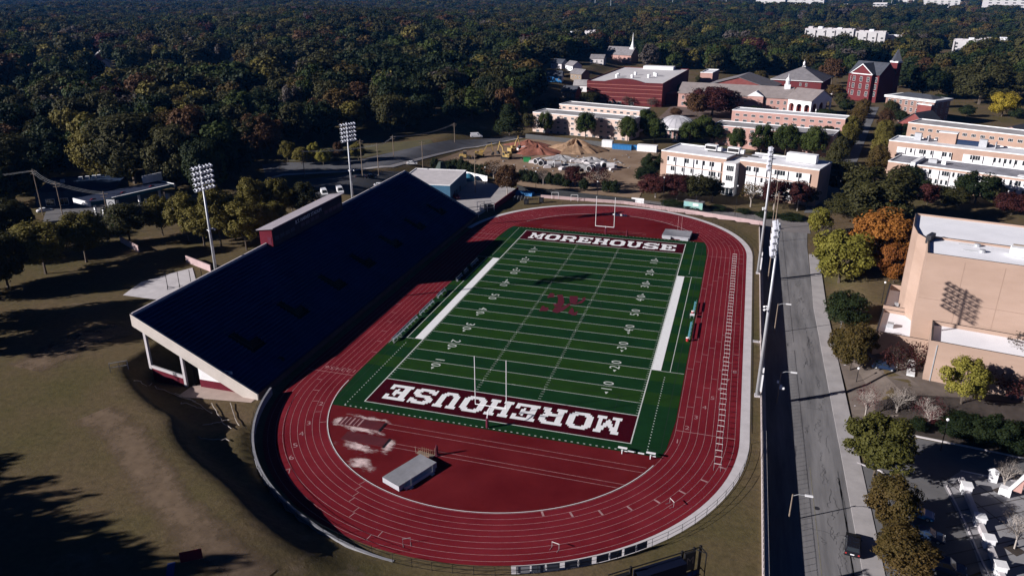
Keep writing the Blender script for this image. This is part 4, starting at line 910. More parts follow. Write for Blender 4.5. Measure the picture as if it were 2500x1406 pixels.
for (px, py, pt, wd, m, sh, lb) in ((2380, 495, 415, 98, 'dark', 'round', 'dark green tree in front of the white roofed block'), (2312, 500, 455, 90, 'oak', 'broad', 'dull dark tree left of the dark green one behind the theatre'), (2263, 500, 446, 52, 'maroon', 'round', 'maroon tree behind the theatre roof, at the left'), (2468, 525, 470, 80, 'maroon', 'round', 'dark reddish tree behind the theatre roof at the right edge'), (2220, 455, 400, 60, 'dark', 'round', 'dark tree beside the lower grey roofed block'),
 (1738, 282, 212, 130, 'maroon', 'broad', 'wide dark red brown tree in front of the long brick hall'), (1700, 285, 225, 60, 'rust', 'round', 'brown tree at the left end of the long brick hall'), (2102, 240, 206, 46, 'dark', 'oval', 'dark tree in front of the tall brick hall'), (2445, 285, 222, 62, 'yellow', 'round', 'bright golden yellow tree by the red fire stairs'), (2250, 240, 150, 92, 'dark', 'round', 'dark evergreen left of the lawn behind the brick hall'), (2390, 255, 150, 130, 'oak', 'round', 'huge dull oak on the lawn at the upper right'), (2330, 240, 175, 80, 'dark', 'round', 'dark tree left of the huge oak on the lawn'), (2470, 235, 170, 70, 'oak', 'round', 'dull oak at the right edge beside the huge one'),
 (1948, 210, 168, 40, 'green', 'oval', 'green tree in front of the hall with the small cupola'), (1985, 212, 170, 40, 'oak', 'round', 'dull tree right of the green one before the cupola hall'), (2030, 205, 140, 60, 'rust', 'round', 'rusty tree left of the tall brick hall'), (2075, 190, 130, 50, 'green', 'oval', 'green tree immediately left of the tall brick hall'), (1903, 215, 195, 20, 'rust', 'round', 'little rusty tree below the cupola hall')):
    tpx(px, py, pt, wd, m, sh, lb, 'campus trees around the brick halls', res='hi' if wd > 60 else 'mid', cb=.1)
for (px, py, pt, wd, m, lb) in ((1712, 212, 182, 34, 'oak', 'dull tree in the gap between the arena and the gymnasium'), (1856, 205, 172, 36, 'mixed', 'brownish tree between the gymnasium and the cupola hall'), (1690, 268, 240, 40, 'dark', 'dark tree at the foot of the arena side wall'), (1650, 285, 262, 30, 'rust', 'rusty small tree between the dormitories and the arena'), (1590, 262, 236, 30, 'bare', 'thin bare tree against the right of the arena front'), (1535, 258, 232, 34, 'bare', 'thin bare tree against the middle of the arena front'), (1475, 250, 222, 40, 'rust', 'brown tree against the left of the arena front'), (1440, 262, 225, 50, 'oak', 'dull tree left of the arena beside the upper dormitory'),
 (2192, 215, 168, 54, 'dark', 'dark tree right behind the tall brick hall'), (2318, 215, 160, 70, 'oak', 'dull tree behind the dark ones on the lawn'), (2290, 262, 228, 36, 'dark', 'small dark tree at the right end of the brown brick block'), (2052, 262, 225, 34, 'oak', 'dull tree between the arcaded hall and the avenue'), (2035, 240, 205, 40, 'mixed', 'brownish tree behind the white arcade'), (2066, 275, 240, 34, 'dark', 'dark small tree at the start of the left avenue column'), (1925, 212, 182, 30, 'oak', 'dull tree against the cupola hall front'), (2360, 285, 255, 34, 'dark', 'dark shrubby tree behind the low gabled house'), (2420, 240, 190, 50, 'mixed', 'brownish tree left of the golden one'), (2195, 300, 268, 36, 'dark', 'dark tree before the brown brick block by the avenue'), (2210, 350, 318, 40, 'dark', 'dark tree at the left end of the long pinkish dormitory'), (2135, 455, 420, 60, 'oak', 'dull tree at the foot of the right avenue column'),
 (1665, 235, 205, 34, 'oak', 'dull tree beside the arena side block'), (1980, 262, 232, 30, 'dark', 'dark tree between the arcade and the low dormitory'), (2240, 330, 300, 34, 'oak', 'dull tree in front of the white porch building'), (2290, 318, 290, 30, 'dark', 'dark tree between the porch building and the gabled house'), (2345, 330, 306, 24, 'mixed', 'small brownish tree behind the long pinkish dormitory'), (2410, 335, 308, 26, 'dark', 'small dark tree behind the long pinkish dormitory, farther right'), (2220, 270, 235, 34, 'dark', 'dark tree right of the tall brick hall on the lawn'), (2275, 215, 170, 50, 'mixed', 'brownish tree on the far side of the lawn'), (2345, 205, 160, 60, 'dark', 'dark tree at the top of the lawn'), (2435, 210, 165, 56, 'oak', 'dull tree at the top right of the lawn'), (2480, 290, 262, 30, 'dark', 'dark shrubby tree under the red fire stairs'), (1560, 300, 270, 26, 'dark', 'small dark tree behind the right end of the first dormitory'), (1390, 262, 238, 30, 'rust', 'rusty tree at the left end of the upper dormitory'), (1350, 262, 236, 36, 'oak', 'dull tree left of the upper dormitory'), (1320, 275, 245, 36, 'dark', 'dark tree at the back left of the first dormitory'), (1890, 262, 236, 28, 'maroon', 'maroon tree against the long brick hall'), (1835, 262, 234, 28, 'mixed', 'brownish tree against the middle of the long brick hall'), (1700, 345, 318, 30, 'dark', 'dark low tree right of the domed hall'), (2035, 360, 318, 40, 'dark', 'dark tree behind the right end of the school block'), (2015, 345, 305, 36, 'oak', 'dull tree right of the round tree row'), (2240, 478, 430, 56, 'dark', 'dark tree between the avenue oak and the low grey block'), (2425, 500, 452, 60, 'oak', 'dull tree right of the dark green one before the white roofed block'), (1820, 215, 185, 30, 'oak', 'dull tree behind the ridge of the long brick hall'), (2120, 205, 160, 40, 'oak', 'dull tree rising behind the tall brick hall'), (2000, 185, 152, 40, 'dark', 'dark tree behind the cupola hall'), (1800, 180, 150, 40, 'oak', 'dull tree behind the gymnasium'), (1745, 178, 148, 40, 'rust', 'rusty tree behind the gymnasium roof'),
 (1640, 330, 300, 26, 'dark', 'small dark tree before the domed hall'), (1770, 330, 300, 30, 'dark', 'dark tree at the left end of the low pink dormitory')):
    tpx(px, py, pt, wd*1.1, m, 'round', lb, 'campus trees between the halls', res='thin' if m == 'bare' else 'mid', cb=.1)
# low planting along the school block
bs = MB(); 
for i, (px, py, wd) in enumerate(((1640, 500, 60), (1690, 506, 70), (1750, 512, 50), (1815, 520, 40), (1870, 528, 60), (1930, 534, 70))):
    tpx(px, py, py-9, wd, 'dark', 'broad', '%s low dark hedge from the left along the cross street' % nth(i), 'low hedges along the cross street', res='mid', cb=0, cat='hedge', name='hedge', stem=False)
# trees standing left of the picture that throw the long shadows over the grass
gs_ = 'tall trees left of the field'
for (px, py) in ((35, 1072), (110, 1112), (190, 1160), (255, 1212), (345, 1255), (430, 1318), (600, 1345), (20, 1150), (100, 1210), (150, 1290), (300, 1330), (10, 1260), (230, 1290), (330, 1385), (470, 1390), (120, 1390), (30, 1350)):
    q = G(px, py, 4.5); h = rnd.uniform(19, 25); Lh = h/math.tan(R(SUN_EL)); x, y = q.x-Lh*math.cos(R(SUN_AZ)), q.y-Lh*math.sin(R(SUN_AZ))
    tree((x, y, Hf(x, y)), h, rnd.uniform(4.4, 6.4), 'dark', 'column', 'tall dark tree standing just outside the left side of the picture', gs_, 'mid', cb=.15)
for i, (px, py, pt, wd) in enumerate(((20, 700, 560, 110), (-60, 720, 560, 140), (35, 620, 480, 90), (-40, 640, 500, 120), (-120, 800, 600, 160), (-150, 860, 660, 170), (60, 590, 490, 70))):
    tpx(px, py, pt, wd, 'oak', 'round', 'dark broad tree in the group at the left edge beside the olive row', 'dark trees at the left edge', res='hi', cb=.08)
# ------------------------------------------------------------------ the wood to the horizon
FPOLY = [(-900, 600), (-200, 590), (20, 575), (58, 470), (85, 434), (250, 432), (330, 446), (405, 455), (440, 470), (500, 485), (540, 470), (580, 420), (640, 372), (790, 345), (900, 338), (1010, 345), (1060, 326), (1190, 322), (1285, 300), (1300, 262), (1362, 248), (1425, 238), (1432, 186), (1520, 166), (1690, 166), (1750, 174), (1860, 172), (2060, 168), (2160, 150), (2200, 178), (2290, 190), (2500, 222), (2900, 240), (3100, -8), (-900, -8)]
FW = [(lambda q: (q.x, q.y))(G(px, py, 4 if px < 1000 and py > 300 else 0)) for px, py in FPOLY]
def inside(x, y, poly):
    c = False; j = len(poly)-1
    for i in range(len(poly)):
        a, b = poly[i], poly[j]
        if (a[1] > y) != (b[1] > y) and x < (b[0]-a[0])*(y-a[1])/(b[1]-a[1])+a[0]: c = not c
        j = i
    return c
KEEP = []                                                         # clearings: (x, y, radius)
def clear_px(px, py, r, z=0): q = G(px, py, z); KEEP.append((q.x, q.y, r))
CLEAR = [(250, 168, 34), (300, 215, 30), (340, 205, 30), (245, 225, 20), (440, 200, 45), (495, 200, 40), (560, 165, 16), (1375, 195, 26), (1395, 220, 24), (1380, 170, 20), (1335, 215, 20), (1330, 180, 22), (1370, 235, 16), (712, 220, 14), (1105, 185, 18), (30, 255, 22), (1390, 100, 60), (1500, 140, 30), (1527, 148, 22), (1440, 165, 24), (2030, 100, 60), (2110, 98, 60), (1985, 100, 50), (2150, 96, 50), (2390, 112, 70), (2350, 112, 60), (2430, 115, 60), (1870, 20, 110), (1960, 20, 120), (2130, 20, 150), (2390, 25, 260), (2420, 22, 200), (2250, 28, 120), (1850, 76, 30), (1700, 70, 30), (585, 12, 60), (1480, 14, 120), (1560, 10, 150), (2130, 120, 25), (2330, 130, 25), (2300, 150, 20)]
for c in CLEAR:
    clear_px(*c)
    if c[1] > 60:
        for k in (1, 2, 3): clear_px(c[0], c[1]+(4 if c[1] < 130 else 8)*k, c[2]*(.9 if c[2] > 30 else 1))
HOUSES = [(120, 205), (175, 150), (235, 150), (395, 150), (480, 150), (520, 118), (610, 150), (690, 150), (770, 192), (830, 185), (890, 165), (960, 140), (1050, 160), (1150, 175), (1195, 140), (1260, 150), (1280, 88), (1130, 90), (930, 92), (640, 92), (380, 92), (180, 95), (1615, 82), (1760, 105), (1880, 120), (2250, 90), (2470, 70), (1420, 130), (1590, 125)]
FKIND = [('dark', .30), ('oak', .34), ('green', .12), ('olive', .06), ('rust', .05), ('mixed', .06), ('bare', .05), ('maroon', .02)]
for i, (px, py) in enumerate(HOUSES): clear_px(px, py, 15); clear_px(px, py+5, 15); clear_px(px, py+11, 14)
def build_wood():
    rd = random.Random(11); pts = []
    r = 150.0
    while r < 4700:
        sp = 15.0+r*.0040; a0 = 16.7+37.5; a = -a0+rd.random()
        n = int(math.radians(2*37.5)*r/sp)
        for i in range(n):
            th = R(90+16.7-37.5+75*(i+rd.uniform(-.42, .42))/max(1, n)); rr = r+rd.uniform(-.5, .5)*sp
            x, y = CAM[0]+rr*math.cos(th), CAM[1]+rr*math.sin(th)
            pts.append((x, y, rr, sp))
        r += sp*.88
    out = []
    for x, y, rr, sp in pts:
        if rr < 3000 and not inside(x, y, FW): continue
        if rr > 1500:
            s_ = PX((x, y, 5))
            if s_ and s_[0] > 1800 and rd.random() < .62: continue
        if any((x-c[0])**2+(y-c[1])**2 < c[2]**2 for c in KEEP): continue
        out.append((x, y, rr, sp))
    return out
WOOD = build_wood(); WOOD.sort(key=lambda q: q[2])
def kind_for(x, y, rd):
    f = math.sin(x*.011+2)*math.cos(y*.009)+.4*math.sin(x*.03-y*.02); u = rd.random()+f*.09; s = 0
    for k, wgt in FKIND:
        s += wgt
        if u < s: return k
    return 'oak'
FLAB = {'dark': 'dark green tree with dense crown standing in the near edge of the wood', 'oak': 'dull olive green tree standing in the near edge of the wood', 'olive': 'yellowish olive tree standing in the near edge of the wood', 'rust': 'rusty brown autumn tree standing in the near edge of the wood', 'mixed': 'half green half brown tree standing in the near edge of the wood', 'bare': 'pale grey almost leafless tree standing in the near edge of the wood', 'maroon': 'dark red tree standing in the near edge of the wood', 'green': 'fresh green tree standing in the near edge of the wood'}
rdw = random.Random(3); nind = 120; cand = []
for q in WOOD:
    s = PX((q[0], q[1], 8))
    if s and -30 < s[0] < 2530: cand.append(q)
    if len(cand) >= nind: break
indiv = set(id(q) for q in cand)
for q in cand:
    k = kind_for(q[0], q[1], rdw); h = rdw.uniform(14, 23); r = rdw.uniform(6.4, 10.5)
    tree((q[0], q[1], Hf(q[0], q[1])), h, r, k, 'round' if rdw.random() < .75 else 'broad', FLAB[k], FLAB[k].replace(' standing in the near edge of the wood', 's at the near edge of the wood').replace('tree with dense crowns', 'trees with dense crown'), 'mid', cb=.08)
# everything farther away is one mass: a cloud of points that carries tree shapes
def wood_mass():
    protos = bpy.data.collections.new('wood_tree_shapes'); names = []
    for k, wgt in FKIND:
        for v in range(3):
            me = crown_of(k, 'round' if v < 2 else 'broad', v, 'lo'); o = bpy.data.objects.new('wood_tree', me); protos.objects.link(o)
    rest = [q for q in WOOD if id(q) not in indiv]
    me = bpy.data.meshes.new('distant_wood'); rd = random.Random(8)
    me.from_pydata([(q[0], q[1], Hf(q[0], q[1])) for q in rest], [], [])
    def attr(nm, ty, vals):
        a = me.attributes.new(nm, ty, 'POINT'); a.data.foreach_set('value' if ty != 'FLOAT_VECTOR' else 'vector', vals)
    idx = []; sc = []; rz = []; order = {}
    ks = sorted([k for k, w_ in FKIND for v in range(3)])
    for i, (k, w_) in enumerate(FKIND): order[k] = i
    for q in rest:
        k = kind_for(q[0], q[1], rd); idx.append(order[k]*3+rd.randrange(3)); r = q[3]*rd.choice((.42, .52, .60, .68, .80))*rd.uniform(.9, 1.1); hh = rd.uniform(.55, .85)*min(r, 11)+rd.uniform(2.0, 4.5)*(1+q[2]*.00012); sc += [r, r, hh]; rz.append(rd.uniform(0, 6.28))
    attr('kind', 'INT', idx); attr('size', 'FLOAT_VECTOR', sc); attr('turn', 'FLOAT', rz)
    o = put('distant_wood', me); o['kind'] = 'stuff'
    ng = bpy.data.node_groups.new('wood_on_points', 'GeometryNodeTree'); ng.interface.new_socket('Geometry', in_out='INPUT', socket_type='NodeSocketGeometry'); ng.interface.new_socket('Geometry', in_out='OUTPUT', socket_type='NodeSocketGeometry')
    N = ng.nodes; gi, go = N.new('NodeGroupInput'), N.new('NodeGroupOutput'); ip = N.new('GeometryNodeInstanceOnPoints'); ci = N.new('GeometryNodeCollectionInfo')
    mp = N.new('GeometryNodeMeshToPoints'); ng.links.new(gi.outputs[0], mp.inputs[0])
    ci.inputs['Collection'].default_value = protos; ci.inputs['Separate Children'].default_value = True; ci.inputs['Reset Children'].default_value = True
    def at(nm, ty): a = N.new('GeometryNodeInputNamedAttribute'); a.data_type = ty; a.inputs['Name'].default_value = nm; return a.outputs[0]
    ng.links.new(mp.outputs[0], ip.inputs['Points']); ng.links.new(ci.outputs[0], ip.inputs['Instance']); ip.inputs['Pick Instance'].default_value = True
    ng.links.new(at('kind', 'INT'), ip.inputs['Instance Index']); ng.links.new(at('size', 'FLOAT_VECTOR'), ip.inputs['Scale'])
    cx = N.new('ShaderNodeCombineXYZ'); ng.links.new(at('turn', 'FLOAT'), cx.inputs[2]); ng.links.new(cx.outputs[0], ip.inputs['Rotation'])
    tr = N.new('GeometryNodeTranslateInstances'); ng.links.new(ip.outputs[0], tr.inputs[0]); tr.inputs['Local Space'].default_value = True; tr.inputs['Translation'].default_value = (0, 0, 1.0)
    ng.links.new(tr.outputs[0], go.inputs[0])
    md = o.modifiers.new('wood', 'NODES'); md.node_group = ng; return len(rest)
print('wood', len(WOOD), wood_mass())
# ------------------------------------------------------------------ buildings
_wm = {}
def win_mesh(w, h, nx=2, ny=2, frame='white', pane='glass'):
    k = (round(w, 2), round(h, 2), nx, ny, frame, pane)
    if k not in _wm:
        g = MB(); t = .08
        g.poly([(-w/2, -.03, 0), (w/2, -.03, 0), (w/2, -.03, h), (-w/2, -.03, h)], 1)
        g.box(-w/2+t/2, -.04, 0, t, .08, h).box(w/2-t/2, -.04, 0, t, .08, h).box(0, -.04, 0, w-2*t, .08, t).box(0, -.04, h-t, w-2*t, .08, t)
        for i in range(1, nx): g.box(-w/2+w*i/nx, -.04, t, .06, .07, h-2*t)
        for j in range(1, ny):
            for i in range(nx): g.box(-w/2+w*(i+.5)/nx, -.04, h*j/ny-.03, w/nx-.08, .065, .06)
        _wm[k] = g.mesh('window', [MT[frame], MT[pane]])
    return _wm[k]
def building(name, label, loc, rz, L, D, h, wall, roofm=None, roof='flat', rise=3.0, over=.5, par=.5, parm=None, wins=(), group=None, ridge='x', cat='building', parh=None):
    """box standing on loc (front left corner), front along local x, depth along local y"""
    t = thing(name, label, cat, loc, rz, group); w = MT[wall] if isinstance(wall, str) else wall
    g = MB(); g.box(L/2, D/2, -3, L, D, h+3)
    rm = MT[roofm] if isinstance(roofm, str) else (roofm or MT['groof'])
    if roof == 'gable':
        if ridge == 'x':
            g.poly([(0, 0, h), (0, D, h), (0, D/2, h+rise)]); g.poly([(L, 0, h), (L, D/2, h+rise), (L, D, h)])
        else:
            g.poly([(0, 0, h), (L/2, 0, h+rise), (L, 0, h)]); g.poly([(0, D, h), (L, D, h), (L/2, D, h+rise)])
    g.build('wall', w, t)
    r = MB()
    if roof == 'flat':
        r.poly([(.01, .01, h+.04), (L-.01, .01, h+.04), (L-.01, D-.01, h+.04), (.01, D-.01, h+.04)]); r.build('roof', rm, t)
        if par:
            p = MB(); pw = .35; ph = parh or par
            p.box(L/2, pw/2-.06, h+.002, L+.12, pw, ph).box(L/2, D-pw/2+.06, h+.002, L+.12, pw, ph).box(pw/2-.06, D/2, h+.002, pw, D-2*pw+.12, ph).box(L-pw/2+.06, D/2, h+.002, pw, D-2*pw+.12, ph)
            p.build('parapet', MT[parm] if isinstance(parm, str) else (parm or w), t)
    elif roof == 'gable':
        th = .22
        if ridge == 'x':
            s = rise/(D/2); e = over
            for sg in (0, 1):
                a, b = (-e, D/2) if sg == 0 else (D+e, D/2); za, zb = h-e*s+.06, h+rise+.06
                r.poly([(-e, a, za), (L+e, a, za), (L+e, b, zb), (-e, b, zb)][::(1 if sg == 0 else -1)]); r.poly([(-e, a, za-th), (L+e, a, za-th), (L+e, a, za), (-e, a, za)][::(1 if sg == 0 else -1)])
                for x in (-e, L+e): r.poly([(x, a, za-th), (x, a, za), (x, b, zb), (x, b, zb-th)])
        else:
            s = rise/(L/2); e = over
            for sg in (0, 1):
                a, b = (-e, L/2) if sg == 0 else (L+e, L/2); za, zb = h-e*s+.06, h+rise+.06
                r.poly([(a, -e, za), (b, -e, zb), (b, D+e, zb), (a, D+e, za)][::(-1 if sg else 1)]); r.poly([(a, -e, za-th), (a, -e, za), (a, D+e, za), (a, D+e, za-th)])
                for y in (-e, D+e): r.poly([(a, y, za-th), (a, y, za), (b, y, zb), (b, y, zb-th)])
        r.build('roof', rm, t)
    elif roof == 'hip':
        e = over; i = min(L, D)/2*.98; z = h+.02; A = [(-e, -e, z), (L+e, -e, z), (L+e, D+e, z), (-e, D+e, z)]
        if L >= D: B = [(i, D/2, h+rise), (L-i, D/2, h+rise)]; F = [(A[0], A[1], B[1], B[0]), (A[1], A[2], B[1]), (A[2], A[3], B[0], B[1]), (A[3], A[0], B[0])]
        else: B = [(L/2, i, h+rise), (L/2, D-i, h+rise)]; F = [(A[0], A[1], B[0]), (A[1], A[2], B[1], B[0]), (A[2], A[3], B[1]), (A[3], A[0], B[0], B[1])]
        for f in F: r.poly(f)
        r.poly(A[::-1]); r.build('roof', rm, t)
        MB().box(L/2, -e, h-.35, L+2*e, .12, .36).box(-e, D/2, h-.35, .12, D+2*e-.3, .36).box(L+e, D/2, h-.35, .12, D+2*e-.3, .36).build('cornice', MT['white'], t)
    for wd in wins:
        f, xs_, zs_, ww, hh = wd[:5]; nx_, ny_, fr, pn = (list(wd[5:])+[2, 2, 'white', 'glass'][len(wd)-5:])
        me = win_mesh(ww, hh, nx_, ny_, fr, pn)
        for z in zs_:
            for u in xs_:
                if f == 'F': put('window', me, t, (u, -.005, z), 0)
                elif f == 'L': put('window', me, t, (-.005, D-u, z), R(-90))
                elif f == 'R': put('window', me, t, (L+.005, u, z), R(90))
                elif f == 'K': put('window', me, t, (L-u, D+.005, z), R(180))
    return t
def lin(a, b, n): return [a+(b-a)*i/(n-1) for i in range(n)] if n > 1 else [a]
def corner(px, py, z=None): return G(px, py, z)
# --- white and tan school block across the cross street
sbk = building('school_block', 'white and tan three storey school block with a stair tower, across the cross street', (7.6, 135.5, -1.4), R(-15), 26.3, 17, 12.4, 'peach', 'wroof', par=.45, parm='white', wins=[])
sbk.rotation_euler = (0, 0, R(-19.5))
def ribbon(t, x0, x1, z, n, y=-.01, seed=1):
    rd = random.Random(seed); w = (x1-x0)/n
    for i in range(n):
        g = MB(); xa = -w/2+.12; ww = w-.24
        g.box(0, -.06, 0, ww, .1, 1.35, 0)
        k = 4
        for j in range(k):
            q = xa+ww*(j+.5)/k; dk = rd.random() < .38
            g.poly([(q-ww/k/2+.05, -.125, 1.4), (q+ww/k/2-.05, -.125, 1.4), (q+ww/k/2-.05, -.125, 3.1), (q-ww/k/2+.05, -.125, 3.1)], 1 if dk else 2)
        g.box(0, -.05, 1.35, ww, .1, .05, 0)
        for j in range(k+1): g.box(xa+ww*j/k, -.08, 1.4, .07, .12, 1.7, 0)
        g.box(0, -.06, 3.1, ww, .1, .12, 0); g.box(ww/2+.1, -.3, 0, .10, .55, 3.2, 0)
        g.build('window', [MT['white'], MT['glass'], MT['blind']], t, (x0+w*(i+.5), y, z))
for z, s in ((7.6, 1), (4.0, 2), (.4, 3)): ribbon(sbk, 2.6, 24.6, z, 6, -.01, s)
st = MB().box(28.6, 5.0, -3, 4.6, 14.0, 14.6); st.build('stair_tower', MT['white'], sbk, (0, -.2, 0))
for z in (8.6, 5.0): put('window', win_mesh(2.8, 2.1, 4, 1), sbk, (28.9, -2.205, z))
MB().box(0, 0, 0, 4.0, .12, 2.9).box(-.7, -.03, 0, .1, .12, 2.9, 1).box(.7, -.03, 0, .1, .12, 2.9, 1).build('door', [MT['glass'], MT['white']], sbk, (28.6, -2.24, -.3)); MB().box(0, 0, 0, 5.0, 1.6, .25).build('door_canopy', MT['white'], sbk, (28.6, -3.0, 2.75))
for z in (4.5, 8.1, 11.6): MB().box(0, 0, 0, 4.7, .3, .22).build('ledge', MT['pconc'], sbk, (28.6, -2.3, z))
w2 = MB().box(45.2, 9.6, -3, 28.4, 16, 15.2); w2.build('right_wing', MT['peach'], sbk); MB().box(45.2, 9.6, 12.25, 28.3, 15.9, .05).build('roof', MT['wroof'], sbk)
MB().box(45.2, 1.75, 12.2, 28.5, .35, .45).box(59.3, 9.6, 12.2, .35, 15.3, .45).box(45.2, 17.5, 12.2, 28.5, .35, .45).build('parapet', MT['white'], sbk)
for z, s in ((7.4, 4), (3.8, 5), (.2, 6)): ribbon(sbk, 33.5, 56.6, z, 6, 1.58, s)
MB().box(0, 0, 0, 10.5, 3.4, 2.9).build('roof_screen', MT['white'], sbk, (50.3, 11.8, 12.5))
for x in (15.5, 24.6): MB().box(0, 0, .25, 4.6, 2.6, 2.0).box(0, -1.32, .7, 4.2, .06, 1.2, 1).box(3.2, 0, .25, 1.6, 1.6, 1.4).build('rooftop_unit', [MT['white'], MT['black']], sbk, (x, 12.2, 12.45))
MB().box(0, 0, 0, 20, .3, .5).build('roof_pipe', MT['dkmetal'], sbk, (25, 9.6, 12.45)); MB().box(0, 0, 0, 2.4, 1.4, .9).build('skylight', MT['white'], sbk, (38, 9.5, 12.45))
# --- pale theatre on the right
th = thing('theatre', 'huge pale tan windowless theatre with white roofs at the right edge', 'building', (76, 0, 0.8))
def tb_(g, name, mat): return wp(g, name, mat, th)
TH = [(73.6, -7.2), (75.4, 2.2), (74.2, 6.0), (74.4, 12), (76.6, 22.9), (122, 13.3), (115, -16.0)]
THR = M('theatre_roof_white', (.78, .78, .82), .06, .15, col2=(.86, .86, .90), detail=7)
tb_(MB().prism(TH, -5, 22.05, 0), 'wall', MT['tan'])
def inset(P, d): c = (sum(p[0] for p in P)/len(P), sum(p[1] for p in P)/len(P)); return [(p[0]+(c[0]-p[0])*d, p[1]+(c[1]-p[1])*d) for p in P]
def para(P, z0, z1, mat, name='parapet', w_=.35, capm=None):
    g = MB()
    a = sum(P[i][0]*P[(i+1) % len(P)][1]-P[(i+1) % len(P)][0]*P[i][1] for i in range(len(P)))
    Q = P if a > 0 else P[::-1]
    for p, q in zip(Q, Q[1:]+Q[:1]):
        L = math.hypot(q[0]-p[0], q[1]-p[1]); nx_, ny_ = -(q[1]-p[1])/L, (q[0]-p[0])/L
        g.prism([(p[0], p[1]), (q[0], q[1]), (q[0]+nx_*w_, q[1]+ny_*w_), (p[0]+nx_*w_, p[1]+ny_*w_)], z0, z1, 0, 1)
    return tb_(g, name, [mat, capm or MT['dkmetal']])
para(TH, 22.052, 22.5, MT['tan'])
tb_(MB().poly([(p[0], p[1], 22.08) for p in inset(TH, .01)][::-1]), 'roof', THR)
mid = [(77.7, 11.2), (77.9, 11.9), (118.5, 3.6), (118.3, 2.9)]
tb_(MB().prism([(76.0, 4.6), (76.1, 5.1), (118.4, -3.9), (118.3, -4.4)], 22.09, 22.5, 0, 1), 'parapet', [MT['tan'], MT['dkmetal']])
tb_(MB().prism([(74.9, 1.9), (75.7, 1.5), (77.1, 4.0), (76.4, 4.6)], 21.74, 23.4), 'corner_block', MT['dkmetal'])
LL = [(68.8, -.1), (71.9, 13.7), (77.0, 12.6), (75.9, .4), (78.0, -2.0)]
LL = [(67.2, -7.2), (70.3, 6.0), (77.0, 4.6), (77.4, -9.3)]
tb_(MB().prism(LL, -5, 4.3), 'low_wing', MT['tan']); para(LL, 4.302, 5.0, MT['tan']); tb_(MB().poly([(p[0], p[1], 4.33) for p in inset(LL, .02)][::-1]), 'low_roof', THR)
L2 = [(70.3, 6.01), (73.6, 20.4), (77.6, 19.6), (77.0, 4.61)]
tb_(MB().prism(L2, -5, 4.4), 'low_wing', MT['tan']); para(L2, 4.402, 5.8, MT['tan']); tb_(MB().poly([(p[0], p[1], 4.43) for p in inset(L2, .03)][::-1]), 'low_roof', THR)
L3 = [(74.6, -18.3), (76.8, -8.0), (115.4, -16.3), (113.2, -26.5)]
tb_(MB().prism(L3, -5, 8.2), 'front_wing', MT['tan']); para(L3, 8.202, 9.0, MT['tan']); tb_(MB().poly([(p[0], p[1], 8.23) for p in inset(L3, .01)][::-1]), 'front_roof', THR)
for q in (2.2, -1.6):
    a = MB(); a.tube((81.0, q, 22.1), (83.9, q-.6, 22.1), .13).tube((81.0, q-.5, 22.1), (83.9, q-1.1, 22.1), .13).lathe([(.6, 21.75), (.6, 22.6), (.001, 22.7)], 10, 84.2, q-.9); tb_(a, 'roof_duct', MT['metal'])
tb_(MB().box(90.0, -3.0, 22.2, 2.4, 2.0, 1.7, 0, R(-12)).box(90.3, -2.2, 22.5, 2.0, .4, 1.6, 1, R(-12)).box(89.8, -3.3, 21.75, 3.0, 2.6, .3, 0, R(-12)), 'rooftop_unit', [MT['white'], MT['wood']])
tb_(MB().box(70.6, -2.6, 4.35, 1.2, 1.2, .9, 0, R(-12)).box(73.6, 9.6, 4.45, .7, .7, .8), 'rooftop_unit', MT['metal'])
tb_(MB().box(73.4, -14.0, .7, 1.4, 7.5, .4, 0, R(-12)), 'entrance_slab', MT['white'])
jt = MB(); cj, sj = math.cos(R(-12)), math.sin(R(-12))
for k in range(1, 6): u = k*6.6; jt.box(73.6+u*cj+.002, -7.2+u*sj-.004, 5, .10, .03, 16.6, 0, R(-12))
for z in (13.2,): jt.box(73.6+20*cj, -7.2+20*sj-.004, z, 40, .03, .10, 0, R(-12))
tb_(jt, 'panel_joint', M('joint_tan', (.29, .20, .155), .1, 1)); jp = MB()  # panel joints in a darker tan than the wall
for u in (1.2, 19.0): jp.box(74.6+u*cj, -18.3+u*sj-.05, .3, .16, .12, 8.0, 0, R(-12))
tb_(jp, 'downpipe', MT['metal'])
# --- dormitories behind the construction site
DW = ('white', 'glass')
building('dormitory', 'long pale pink four storey dormitory behind the construction site', (-68.5, 224.0, -.9), R(-13.5), 54, 14, 10.6, M('pale_pink_brick', (.55, .42, .36), .08, .2), 'groof', par=.35, parm='white', wins=[('F', lin(3, 51, 13), (.9, 3.5, 6.1, 8.6), 1.7, 1.2, 3, 1), ('L', (3, 7, 11), (.9, 3.5, 6.1, 8.6), 1.5, 1.2, 2, 1)])
building('dormitory', 'second pale pink dormitory, behind and above the first, below the red brick arena', (-60.5, 250.0, 0), R(-16), 48, 13, 10.6, bpy.data.materials['pale_pink_brick'], 'groof', par=.35, parm='white', wins=[('F', lin(3, 45, 12), (3.5, 6.1, 8.6), 1.9, 1.2, 3, 1)])
dm = thing('domed_hall', 'round hall with a pale grey domed roof between the dormitories', 'building', (5.0, 232, -1))
MB().lathe([(8.6, -2), (8.6, 5.4)], 28).build('wall', MT['brick2'], dm); MB().lathe([(11, 5.4), (11, 6.3), (10.4, 6.4)], 28).lathe([(.01, 5.4), (11, 5.4)], 28).build('rim', MT['white'], dm, smooth=False)
MB().lathe([(10.4, 6.4), (9.2, 8.0), (7.0, 9.5), (3.8, 10.6), (1.4, 11.0), (.01, 11.1)], 28).build('dome', M('dome_roof', (.42, .41, .44), .15, .4), dm, smooth=True)
rbm = MB()
